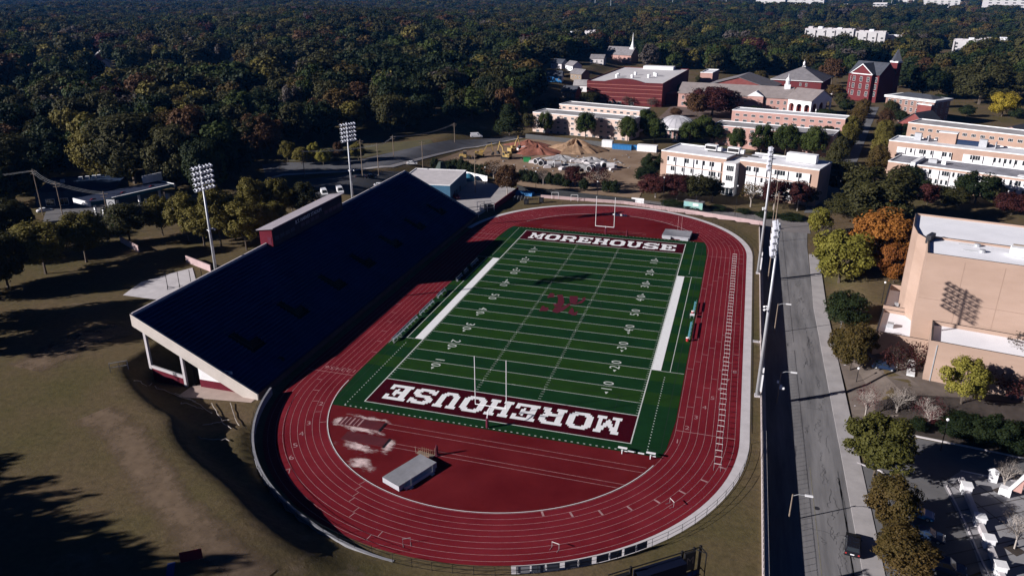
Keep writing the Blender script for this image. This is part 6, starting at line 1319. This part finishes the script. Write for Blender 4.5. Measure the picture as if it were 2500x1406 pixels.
a, b = G(85, 480, 8), G(275, 470, 8); store = building('store', 'dark blue flat roofed store in shade left of the petrol station', (a.x, a.y, 4), math.atan2(b.y-a.y, b.x-a.x)+R(4), 24, 22, 4.6, M('store_blue_wall', (.015, .03, .07), .1, .5), M('store_blue_roof', (.012, .03, .075), .2, .3), par=.5, wins=[('F', (4, 8, 12), (.6,), 2.6, 2.2, 2, 1)])
for x, y in ((10, 18), (12, 18.5), (14, 19), (15.5, 19.4), (5, 15)): MB().box(0, 0, 0, 1.2, 1.0, 1.0).build('rooftop_unit', MT['white'], store, (x, y, 4.7))
fz = thing('paling_fence', 'brown paling fence behind the petrol station', 'fence', tuple(G(400, 488, 4.2)), 0)
p0, p1 = G(402, 484, 4.2), G(450, 496, 4.2); g = MB()
for k in range(26): q = p0.lerp(p1, k/25); g.box(q.x, q.y, 4.0, .5, .12, 2.4+.15*(k % 2), 0, .2)
wp(g, 'paling', MT['wood'], fz)
bbx = building('pale_blue_building', 'low pale roofed building with a blue side wall beyond the grandstand', (-79.5, 78.5, -.5), R(6), 20, 24, 6.0, M('pale_blue_wall', (.045, .12, .20), .1, .4), MT['pconc'], par=.25, parm='white', wins=[('R', (6, 9, 14), (.4,), 1.2, 2.1, 1, 1, 'dkmetal')])
kiosk = thing('entrance_kiosk', 'small dark kiosk with a tall pitched roof by the banner wall', 'kiosk', tuple(G(1078, 428, 0)), R(10)); MB().box(0, 0, 0, 3, 3, 2.6).build('wall', MT['brick2'], kiosk); MB().lathe([(2.5, 2.6), (.9, 5.5), (.01, 5.6)], 4).build('roof', M('dark_green_roof', (.035, .05, .045), .1, 1), kiosk)
igl = thing('blue_tent', 'round blue tent in front of the white banner wall', 'tent', tuple(G(1144, 441, 0))); MB().lathe([(2.6, 0), (2.5, 1.0), (1.8, 2.1), (.8, 2.7), (.01, 2.85)], 14).build('canvas', M('tent_blue', (.03, .14, .22), .1, 1), igl, smooth=True)
cvr = thing('blue_tarp', 'blue tarpaulin over gear at the left end of the pink wall', 'tarpaulin', tuple(G(1282, 476, 0)), R(-8)); MB().extr([(-1.4, 0), (-1.2, 1.0), (0, 1.5), (1.2, 1.0), (1.4, 0)], 'x', -3.2, 3.2).build('sheet', MT['bluepl'], cvr)
stk = thing('hurdle_stack', 'dark pile of stacked hurdles on the worn grass by the far bend', 'stack', tuple(G(1272, 488, 0)), R(15))
for k in range(9): MB().line([(-2.6+k*.6, -.9, 0), (-2.3+k*.6, -.2, 1.3), (-2.0+k*.6, 1.0, 1.2), (-1.9+k*.6, 1.2, 0)], .09).build('hurdle_frame', MT['black'] if k % 2 else MT['pad'], stk)
for i, (px, py) in enumerate(((1285, 499), (1322, 495))): s_ = thing('loudspeaker', ('left' if i == 0 else 'right')+' black loudspeaker box on the grass just outside the far bend', 'loudspeaker', tuple(G(px, py, 0)), R(10)); MB().box(0, 0, 0, 1.6, 1.0, 1.8).build('cabinet', MT['black'], s_); MB().tube((0, -.51, .9), (0, -.56, .9), .55, n=14).build('grille', MT['dkmetal'], s_)
for (px, py, lb_) in ((1355, 486, 'white soccer goal frame by the pink wall, left one'), (1402, 492, 'pair of white goal frames by the pink wall, right of the first')):
    s_ = thing('soccer_goal', lb_, 'goal', tuple(G(px, py, 0)), R(10)); MB().line([(-1.2, 0, 0), (-1.2, 0, 2.4), (1.2, 0, 2.4), (1.2, 0, 0)], .07).line([(-1.2, 0, 2.4), (-1.2, 1.4, 0)], .05).line([(1.2, 0, 2.4), (1.2, 1.4, 0)], .05).build('frame', MT['white'], s_)
gt = thing('service_cage', 'dark scaffold cage with white gear between the driveway and the far end of the grandstand', 'cage', tuple(G(1186, 515, 0)), R(40))
g = MB()
for x in (-2.5, 0, 2.5):
    for y in (-1.5, 1.5): g.box(x, y, 0, .15, .15, 3)
for z in (1.4, 2.9): g.box(0, -1.5, z, 5, .12, .12).box(0, 1.5, z, 5, .12, .12)
g.build('frame', MT['metal'], gt); MB().box(1.2, .3, 0, 2.4, 1.8, 2.0).build('cabinet', MT['dkmetal'], gt); MB().box(-1.6, 0, .4, 1.2, 1, .8).build('tank', MT['white'], gt)
mac = thing('steel_frame_racks', 'row of dark steel training frames on the pale patio behind the grandstand', 'training frame', tuple(G(410, 705, 4.4)), R(35))
for k in range(5): MB().line([(k*2.6, -1.2, 0), (k*2.6, 0, .8), (k*2.6, 1.2, 0)], .09).line([(k*2.6, 0, 0), (k*2.6, 0, 4.2)], .09).build('rack', MT['black'], mac)
# ------------------------------------------------------------------ poles, lamps and wires
def pole(p, h, label, name='utility_pole', cat='utility pole', mat='wood', arm=True, r=.16, group=None, lamp=0, rz=0):
    t = thing(name, label, cat, p, rz, group); MB().tube((0, 0, -.3), (0, 0, h), r, r*.65, 7).build('pole', MT[mat], t)
    if arm: MB().box(0, 0, h-.8, 2.4, .12, .14).box(0, 0, h-1.6, 1.8, .12, .12).build('crossarm', MT[mat], t)
    if lamp:
        MB().line([(0, 0, h-.3), (lamp*.8, 0, h+.1), (lamp*1.7, 0, h+.15)], .05).build('lamp_arm', MT['metal'], t); MB().box(lamp*2.2, 0, h+.05, 1.1, .34, .16).build('lamp_head', MT['white'], t)
    return t
UP = [(1925, 1270, 1203, 'street lamp pole with a white head nearest the bottom, in the wall shadow', 1), (1896, 985, 905, 'street lamp pole with white boxes beside the near floodlight tower', 1), (1890, 812, 740, 'street lamp pole with a white head halfway along the shaded kerb', 1)]
for px, py, pt, lb_, l in UP:
    b = G(px, py, -2.2); t = pole(tuple(b), height_at(b, pt), lb_, 'street_lamp', 'street lamp', 'wood', False, .13, 'street lamps on the shaded kerb', 1)
    if '905' in str(pt): MB().box(.3, 0, 3.4, .45, .4, .6).box(-.3, 0, 4.4, .35, .35, .4).box(.5, 0, 3.2, .9, .35, .4).build('junction_box', MT['white'], t)
b = G(1874, 688, -2.2); pole(tuple(b), height_at(b, 470), 'tall wooden utility pole just left of the far floodlight tower', r=.17); b = G(1866, 560, -2.0); pole(tuple(b), height_at(b, 420), 'wooden utility pole at the corner of the cross street', r=.17); 
b = G(1880, 590, -2.0); pole(tuple(b), height_at(b, 440), 'thin leaning pole right of the far floodlight tower', arm=False, r=.12)
for px, py, pt, lb_ in ((1617, 505, 435, 'black lamp post on the cross street left of the food trailer'), (1794, 527, 455, 'black lamp post on the cross street right of the food trailer'), (1458, 487, 445, 'black lamp post seen beside the left far upright'), (1308, 472, 420, 'black lamp post by the blue tarpaulin'), (1185, 452, 410, 'black lamp post by the driveway gate'), (2296, 1100, 1022, 'black lamp post with a white globe before the dark clipped evergreens'), (2134, 1170, 1142, 'pale lamp post beneath the large olive tree'), (2152, 740, 690, 'short lamp post on the verge beside the theatre'), (2090, 935, 900, 'dark lamp post at the corner of the bare verge')):
    b = G(px, py); b.z = Hf(b.x, b.y); t = pole(tuple(b), max(2.5, height_at(b, pt)), lb_, 'lamp_post', 'lamp post', 'black', False, .09); h = max(2.5, height_at(b, pt)); MB().sphere((0, 0, h+.2), .26, 8).build('globe', MT['white'], t)
WP = [(105, 525, 410, 'utility pole at the far left beside the dark blue store'), (162, 565, 440, 'utility pole right of the store, nearer the row of olive trees'), (272, 570, 465, 'utility pole crossing the petrol price sign'), (745, 440, 365, 'utility pole in front of the park trees'), (886, 440, 340, 'pale pole right of the far floodlight tower'), (925, 430, 350, 'utility pole on the park road pavement'), (962, 395, 330, 'utility pole at the near corner of the park lawn'), (1032, 400, 345, 'utility pole at the bend of the park road'), (1110, 345, 300, 'utility pole at the far end of the park road'), (1160, 452, 372, 'pale utility pole in front of the excavator'), (518, 570, 455, 'thin pole right of the near floodlight tower')]
wpts = []
for px, py, pt, lb_ in WP:
    b = G(px, py, Hf(-130, 20) if px < 600 else 3.0); b.z = Hf(b.x, b.y); h = max(6, height_at(b, pt)); pole(tuple(b), h, lb_, r=.17, rz=R(20)); wpts.append(Vector((b.x, b.y, b.z+h-.6)))
def wire(label, pts, r=.032):
    t = thing('overhead_wire', label, 'wire', tuple(pts[0])); g = MB()
    for off in (-1.0, 0, 1.0):
        for a, b in zip(pts, pts[1:]):
            L = (b-a).length; q = []
            for i in range(13): f = i/12; p = a.lerp(b, f); q.append((p.x+off*.5, p.y-off, p.z-L*.03*4*f*(1-f)))
            g.line(q, r, 3)
    wp(g, 'wire', MT['metal'], t)
o = Vector((-290, -20, 15)); wire('sagging overhead wires over the store and petrol station at the left', [o, wpts[0], wpts[1], wpts[2]]); wire('overhead wires along the park road', [wpts[3], wpts[5], wpts[6], wpts[8]], .03)
# ------------------------------------------------------------------ construction site
def excavator(p, rz, label, reach=(0, 1)):
    t = thing('excavator', label, 'excavator', p, rz, 'yellow excavators')
    for s in (-1, 1): MB().extr([(-2.0, .15), (-1.7, 0), (1.7, 0), (2.0, .15), (2.0, .7), (1.7, .9), (-1.7, .9), (-2.0, .7)], 'y', s*1.2-.3, s*1.2+.3).build('track', MT['tyre'], t)
    MB().box(-.5, 0, 1.0, 3.4, 2.6, 1.3).box(-1.8, 0, 1.2, 1.0, 2.6, 1.4).build('engine_house', MT['yellow'], t); cb = MB().box(.6, .75, 1.2, 1.5, 1.1, 2.0).build('cab', MT['yellow'], t); MB().box(1.36, .75, 1.7, .04, .9, 1.2).box(.6, 1.31, 1.8, 1.1, .04, 1.1).build('cab_window', MT['glass'], cb)
    bo = MB(); A, B, Cc = ((1.2, 2.0), (3.2, 5.2), (5.4, 5.6)) if reach[0] == 0 else ((1.2, 2.0), (2.0, 5.0), (3.6, 6.6)); bo.tube((A[0], 0, A[1]), (B[0], 0, B[1]), .34, .30, 4).tube((B[0], 0, B[1]), (Cc[0], 0, Cc[1]), .30, .24, 4); bo.build('boom', MT['yellow'], t)
    D = (5.9, 2.4) if reach[0] == 0 else (4.4, 3.2); MB().tube((Cc[0]-.3, 0, Cc[1]+.7), (D[0], 0, D[1]), .24, .18, 4).build('dipper_arm', MT['yellow'], t); MB().extr([(D[0], D[1]), (D[0]+.5, D[1]-.5), (D[0]+.2, D[1]-1.5), (D[0]-.9, D[1]-1.5), (D[0]-.9, D[1]-1.1)], 'y', -.6, .6).build('bucket', MT['dkmetal'], t)
excavator(tuple(G(1172, 384, 0)), R(20), 'yellow excavator at the left end of the construction site, with a pale counterweight'); excavator(tuple(G(1236, 388, 0)), R(165), 'yellow excavator nearest the camera on the construction site', (1, 1)); excavator(tuple(G(1252, 374, 0)), R(60), 'yellow excavator behind, beside the red clay heap', (1, 1))
ld = thing('wheel_loader', 'yellow wheel loader by the hedge at the left of the construction site', 'loader', tuple(G(1134, 388, 0)), R(10)); MB().box(-.6, 0, .8, 3.2, 2.0, 1.3).box(2.0, 0, .7, 1.8, 1.6, .8).build('body', MT['yellow'], ld); MB().box(.3, 0, 2.1, 1.4, 1.5, 1.3).build('cab', MT['glass'], ld); MB().box(.3, 0, 3.4, 1.7, 1.7, .14).build('cab_roof', MT['wood'], ld)
for x in (-1.3, 2.0):
    for s in (-1, 1): MB().tube((x, s*.85, .75), (x, s*1.25, .75), .75, n=14).build('wheel', MT['tyre'], ld)
MB().extr([(3.3, .3), (4.2, .2), (3.6, 1.3)], 'y', -1.3, 1.3).build('bucket', MT['dkmetal'], ld)
def heap(px, py, rx, ry, h, mat, label, seed, name='heap'):
    p = G(px, py, 0); t = thing(name, label, 'heap', tuple(p)); rd = random.Random(seed); n, k = 36, 9; g = MB(); off = [rd.uniform(-.16, .16) for _ in range(n)]; k0 = 0
    for j in range(k+1):
        f = j/k
        for i in range(n):
            a = 2*math.pi*i/n; w_ = 1+off[i]*(f)+.10*math.sin(3*a+seed)+.05*math.sin(11*a+3*f); rr = f*w_; z = h*max(0, (1-f**1.15))*(1+.22*math.sin(2*a+seed)*f)+rd.uniform(-.05, .05)*h*(1-f); g.v.append((rx*rr*math.cos(a), ry*rr*math.sin(a), z*(1+.28*math.sin(5*a+seed*2)*math.sin(4*f+seed)) if j < k else -.3))
    for j in range(k):
        for i in range(n): q = (i+1) % n; g.f.append((j*n+i, (j+1)*n+i, (j+1)*n+q, j*n+q)); g.m.append(0)
    g.build('pile', MT[mat], t)
heap(1405, 368, 14, 10, 4.6, 'sand', 'large heap of orange sand in the construction site', 1, 'sand_heap'); heap(1312, 372, 11, 9, 3.2, 'redclay', 'dark red clay heap left of the orange sand heap', 2, 'clay_heap'); heap(1290, 356, 11, 6, 2.4, 'redclay', 'low red clay bank behind the dark red heap', 5, 'clay_heap')
heap(1372, 388, 8.5, 5, 1.6, 'rubble', 'pale grey gravel heap before the red clay heap', 3, 'gravel_heap'); heap(1445, 395, 10, 5, 1.8, 'rubble', 'pale grey gravel heap at the right among the concrete pieces', 4, 'gravel_heap'); heap(1415, 409, 12, 6, 1.6, 'rubble', 'dark grey gravel heap nearest the maroon trees', 6, 'gravel_heap')
MT['pipe'] = M('concrete_pipe', (.48, .47, .48), .15, 1)
pp = None
for i, (px, py, rz, lb_) in enumerate(((1312, 400, 70, 'first'), (1321, 404, 100, 'second'), (1345, 407, 20, 'third'), (1360, 409, 35, 'fourth'), (1440, 418, 85, 'fifth'), (1455, 414, 60, 'sixth'), (1474, 409, 110, 'seventh'), (1490, 412, 10, 'eighth'))):
    lb_ = '%s concrete pipe from the left lying in the construction site' % lb_
    if pp is None:
        pp = thing('concrete_pipe', lb_, 'pipe', tuple(G(px, py, 0)), R(rz), 'concrete pipes lying in the construction site')
        g = MB()
        for r0, r1 in ((1.25, 1.25), (1.0, 1.0)): g.tube((-1.6, 0, 1.25), (1.6, 0, 1.25), r0, r1, 16, cap=False)
        for x in (-1.6, 1.6):
            for k in range(16):
                a, b = 2*math.pi*k/16, 2*math.pi*(k+1)/16; g.poly([(x, r_*math.cos(q), 1.25+r_*math.sin(q)) for r_, q in ((1, a), (1.25, a), (1.25, b), (1, b))])
        g.build('pipe', MT['pipe'], pp); MB().tube((-1.4, 0, 1.25), (1.4, 0, 1.25), .98, .98, 14).build('bore', MT['black'], pp)
    else: copy_tree(pp, tuple(G(px, py, 0)), R(rz), lb_)
rdc = random.Random(4); sl = None
for i, (px, py) in enumerate(((1300, 398), (1330, 402), (1336, 410), (1372, 414), (1400, 396), (1412, 397), (1425, 397), (1435, 402), (1462, 404), (1482, 406), (1496, 416), (1500, 409), (1270, 366), (1280, 364))):
    lb_ = '%s broken concrete block from the left among the pipes and gravel' % nth(i)
    if sl is None: sl = thing('concrete_block', lb_, 'concrete block', tuple(G(px, py, 0)), 0, 'broken concrete blocks in the construction site'); MB().extr([(-1.6, 0), (1.5, 0), (1.7, .9), (.4, 1.3), (-1.3, 1.0)], 'y', -.9, .8).build('block', MT['pconc'], sl)
    else: copy_tree(sl, tuple(G(px, py, 0)), rdc.uniform(0, 3), lb_)
rb = MB(); rdr = random.Random(12)
for i in range(260):
    q = G(rdr.gauss(1410, 62), rdr.gauss(400, 9), 0); s = rdr.uniform(.15, .7); rb.box(q.x, q.y, -.1, s*1.4, s, s*.7+.1, 0, rdr.uniform(0, 3))
o = rb.build('rubble', MT['rubble']); o['kind'] = 'stuff'
def cont(px, py, L, W, H, mat, label, rz=-6, name='container'):
    t = thing(name, label, 'container', tuple(G(px, py, -.6)), R(rz)); MB().box(0, 0, .1, L, W, H).build('body', MT[mat], t)
    g = MB()
    for k in range(int(L/.7)): g.box(-L/2+.35+k*.7, -W/2-.03, .2, .12, .06, H-.2)
    g.build('rib', MT[mat], t); MB().box(0, 0, H+.102, L+.1, W+.1, .08).build('rim', MT['white'] if mat == 'white' else MT[mat], t)
cont(1483, 362, 5.0, 2.6, 3.6, 'white', 'white storage container left of the blue skip'); cont(1519, 368, 9, 2.6, 2.6, 'bluepl', 'blue open skip between two white containers', name='skip'); cont(1553, 369, 3, 2.4, 2.4, 'bluepl', 'small blue skip just left of the white site cabin', name='skip'); cont(1580, 373, 9, 3, 3.4, 'white', 'white site cabin with two small windows, beside the school block', name='site_cabin')
gb = thing('green_skip', 'small green bin at the left of the concrete pipes', 'skip', tuple(G(1287, 395, 0)), R(5)); MB().extr([(-1.4, .1), (-1.2, 0), (1.2, 0), (1.4, .1), (1.6, 1.7), (-1.6, 1.7)], 'y', -.9, .9).build('body', MT['greenpl'], gb); MB().box(0, 0, 1.7, 3.3, 2, .1).build('lid', MT['greenpl'], gb)
wsn = thing('site_sign', 'white board sign at the right end of the dark screened fence', 'sign', tuple(G(1556, 503, -.4)), R(-5)); MB().box(0, 0, 1.0, 4.4, .12, 1.8).build('panel', MT['white'], wsn); MB().box(-1.8, .1, -.3, .15, .15, 1.4).box(1.8, .1, -.3, .15, .15, 1.4).build('post', MT['black'], wsn)
# ------------------------------------------------------------------ plaza at the lower right
def plz(px, py): q = G(px, py, -2.1); return q
A, B = plz(2345, 1175), plz(2460, 1452); dv = (B-A); Lp = dv.length; ap = math.atan2(dv.y, dv.x)
pwl = thing('plaza_wall', 'low white seat wall with square piers along the plaza', 'wall', (A.x, A.y, -2.1), ap)
MB().box(Lp/2, 0, 0, Lp, .7, .85).build('wall', MT['pconc'], pwl)
for f in (.12, .43, .62, .84):
    MB().box(Lp*f, 0, 0, 1.3, 1.3, 1.5).box(Lp*f, 0, 1.5, 1.5, 1.5, .14).build('pier', MT['white'], pwl)
pj = MB()
for k in range(9):
    a = G(2310, 1185+k*34, -2.1); a2 = G(2760, 1105+k*30, -2.1)
    d = (a2-a).normalized(); nrm = Vector((-d.y, d.x, 0))*.09; pj.poly([tuple(v) for v in (a-nrm, a2-nrm, a2+nrm, a+nrm)]); 
for k in range(5):
    a = G(2300+k*75, 1165+k*10, -2.1); a2 = G(2640+k*75, 1420, -2.1); d = (a2-a).normalized(); nrm = Vector((-d.y, d.x, 0))*.09; pj.poly([tuple(v) for v in (a-nrm, a2-nrm, a2+nrm, a+nrm)])
for v in range(len(pj.v)): pj.v[v] = (pj.v[v][0], pj.v[v][1], -2.085)
struct('plaza_joint', pj, M('dark_paver_band', (.09, .08, .08), .1, 1))
bx = thing('white_pier', 'short white pier at the far corner of the plaza', 'pier', tuple(plz(2422, 1172)), R(-10)); MB().box(0, 0, 0, 1.2, 1.2, 1.7).build('shaft', MT['white'], bx); MB().lathe([(1.0, 1.7), (.01, 2.2)], 4).build('cap', MT['white'], bx)
sgw = thing('gable_monument', 'white and brick monument with sloping white arms at the right edge', 'monument', tuple(plz(2478, 1215)), R(-25)); g = MB(); g.extr([(-1.6, 0), (-1.2, 0), (1.2, 5.4), (.8, 5.6)], 'y', -.4, .4); g.extr([(.9, 5.4), (1.3, 5.4), (2.6, 0), (2.1, 0)], 'y', -.4, .4); g.box(-1.4, 0, 0, 1.6, 1.2, 1.2); g.build('frame', MT['white'], sgw); MB().extr([(-.9, 1.2), (.6, 1.2), (.6, 3.8)], 'y', -.2, .2).build('brick_panel', MT['brick2'], sgw)
for (px, py) in ((2446, 1200), (2477, 1342)): q = plz(px, py); s_ = MB().box(q.x, q.y, -2.085, 1.9, 1.9, .03, 0, R(40)); struct('tree_pit', s_, bpy.data.materials['dark_mulch'])
bs_ = thing('white_bus_sign', 'white sign on a post on the verge beside the dark evergreen tree', 'sign', tuple(G(2052, 802, -2.2)), R(15)); MB().box(0, 0, 0, .1, .1, 2.0).build('post', MT['metal'], bs_); MB().box(0, -.08, 1.6, 1.3, .08, 1.7).build('panel', MT['white'], bs_)
hyd = thing('fire_hydrant', 'small red fire hydrant on the planted island by the brownish tree', 'hydrant', tuple(G(2214, 1218, -2.1))); MB().lathe([(.16, 0), (.15, .6), (.2, .62), (.12, .78), (.01, .85)], 10).box(0, 0, .42, .5, .14, .14).build('body', MT['red'], hyd)
mh = MB(); q = G(1994, 1240, -2.2); mh.lathe([(.45, -2.193), (.01, -2.19)], 14, q.x, q.y); struct('manhole_cover', mh, MT['dkmetal'])
kb2 = MB()
for a, b in zip(P2([(2092, 1130), (2150, 1150), (2200, 1200)], -2.2), P2([(2150, 1150), (2200, 1200), (2170, 1215)], -2.2)): kb2.box((a[0]+b[0])/2, (a[1]+b[1])/2, -2.25, math.hypot(b[0]-a[0], b[1]-a[1]), .25, .22, 0, math.atan2(b[1]-a[1], b[0]-a[0]))
for pts in ([(2086, 1042), (2230, 1064), (2380, 1094), (2520, 1124)], [(2085, 992), (2260, 1002), (2420, 1014)], [(2310, 1185), (2348, 1260), (2392, 1360), (2420, 1420)], [(2345, 1150), (2420, 1165), (2520, 1182)], [(2060, 892), (2160, 905), (2250, 918)]):
    W_ = P2(pts, -2.2)
    for a, b in zip(W_, W_[1:]): kb2.box((a[0]+b[0])/2, (a[1]+b[1])/2, -2.25, math.hypot(b[0]-a[0], b[1]-a[1]), .25, .26, 0, math.atan2(b[1]-a[1], b[0]-a[0]))
struct('drive_kerb', kb2, MT['pconc'])
# tar seams and dark gutter stains of the street
tar = MB(); rt_ = random.Random(9)
def crack(x0, y0, x1, y1, wd=.10, n=10, wob=.25, z=-2.185):
    P = [(x0+(x1-x0)*i/n+rt_.uniform(-wob, wob), y0+(y1-y0)*i/n+rt_.uniform(-wob, wob)) for i in range(n+1)]
    for a, b in zip(P, P[1:]):
        d = Vector((b[0]-a[0], b[1]-a[1], 0)).normalized(); q = Vector((-d.y, d.x, 0))*wd*rt_.uniform(.5, 1.1); tar.poly([(a[0]-q.x, a[1]-q.y, z), (b[0]-q.x, b[1]-q.y, z), (b[0]+q.x, b[1]+q.y, z), (a[0]+q.x, a[1]+q.y, z)])
for k in range(90):
    y = rt_.uniform(-112, 40); x = rt_.gauss(55.3, .9); x = min(57.6, max(52, x)); crack(x, y, x+rt_.uniform(-.5, .5), y+rt_.uniform(1.5, 6), rt_.uniform(.02, .06), 9, .3)
for y in (-66, -88.5, -30, 12): crack(50.2, y, 57.4, y+rt_.uniform(-.8, .8), .05, 8, .2)
crack(56.9, -92, 54.6, -104, .16, 8, .2); crack(57.2, -50, 57.0, -86, .12, 14, .12); crack(57.3, -52, 56.6, -92, .16, 14, .15)
struct('tar_seam', tar, M('tar', (.085, .083, .087), .2, 2))
# roots and debris in the gully beside the stand
gd = thing('dead_branches', 'tangle of pale dead branches in the dark gully beside the near end of the grandstand', 'branches', tuple(G(450, 965, 1)))
g = MB(); rdd = random.Random(6)
for s, e in (((375, 945), (480, 985)), ((430, 960), (520, 1010)), ((520, 985), (560, 1050)), ((560, 985), (585, 1040)), ((330, 930), (370, 940)), ((500, 1040), (560, 1025)), ((480, 1070), (560, 1075)), ((440, 985), (500, 1000))):
    a, b = G(*s), G(*e); pts = []
    for i in range(9): f = i/8; q = a.lerp(b, f); pts.append((q.x+rdd.uniform(-.3, .3), q.y+rdd.uniform(-.3, .3), Hf(q.x, q.y)+.15+rdd.uniform(0, .15)))
    g.line(pts, .07, 4)
wp(g, 'branch', MT['pbark'], gd)
cg = thing('steel_gate', 'small pale steel gate at the top of the gully beside the grandstand', 'gate', tuple(G(292, 905)), R(40)); MB().line([(-1.5, 0, 0), (-1.5, 0, 1.8), (1.5, 0, 1.8), (1.5, 0, 0)], .07).line([(-1.5, 0, .9), (1.5, 0, .9)], .05).line([(0, 0, 0), (0, 0, 1.8)], .05).build('frame', MT['metal'], cg)
# ------------------------------------------------------------------ the air
HZ = bpy.data.materials.new('haze'); HZ.use_nodes = True; hn = HZ.node_tree
for q in list(hn.nodes):
    if q.type == 'BSDF_PRINCIPLED': hn.nodes.remove(q)
pv = hn.nodes.new('ShaderNodeVolumePrincipled'); pv.inputs['Color'].default_value = (.06, .34, 1.0, 1); pv.inputs['Density'].default_value = HAZE; pv.inputs['Anisotropy'].default_value = 0.0
hn.links.new(pv.outputs[0], hn.nodes['Material Output'].inputs['Volume'])
o = MB().box(0, 4300, -16, 18000, 11000, 126).build('haze', HZ); o['kind'] = 'stuff'
print('objects', len(bpy.data.objects))
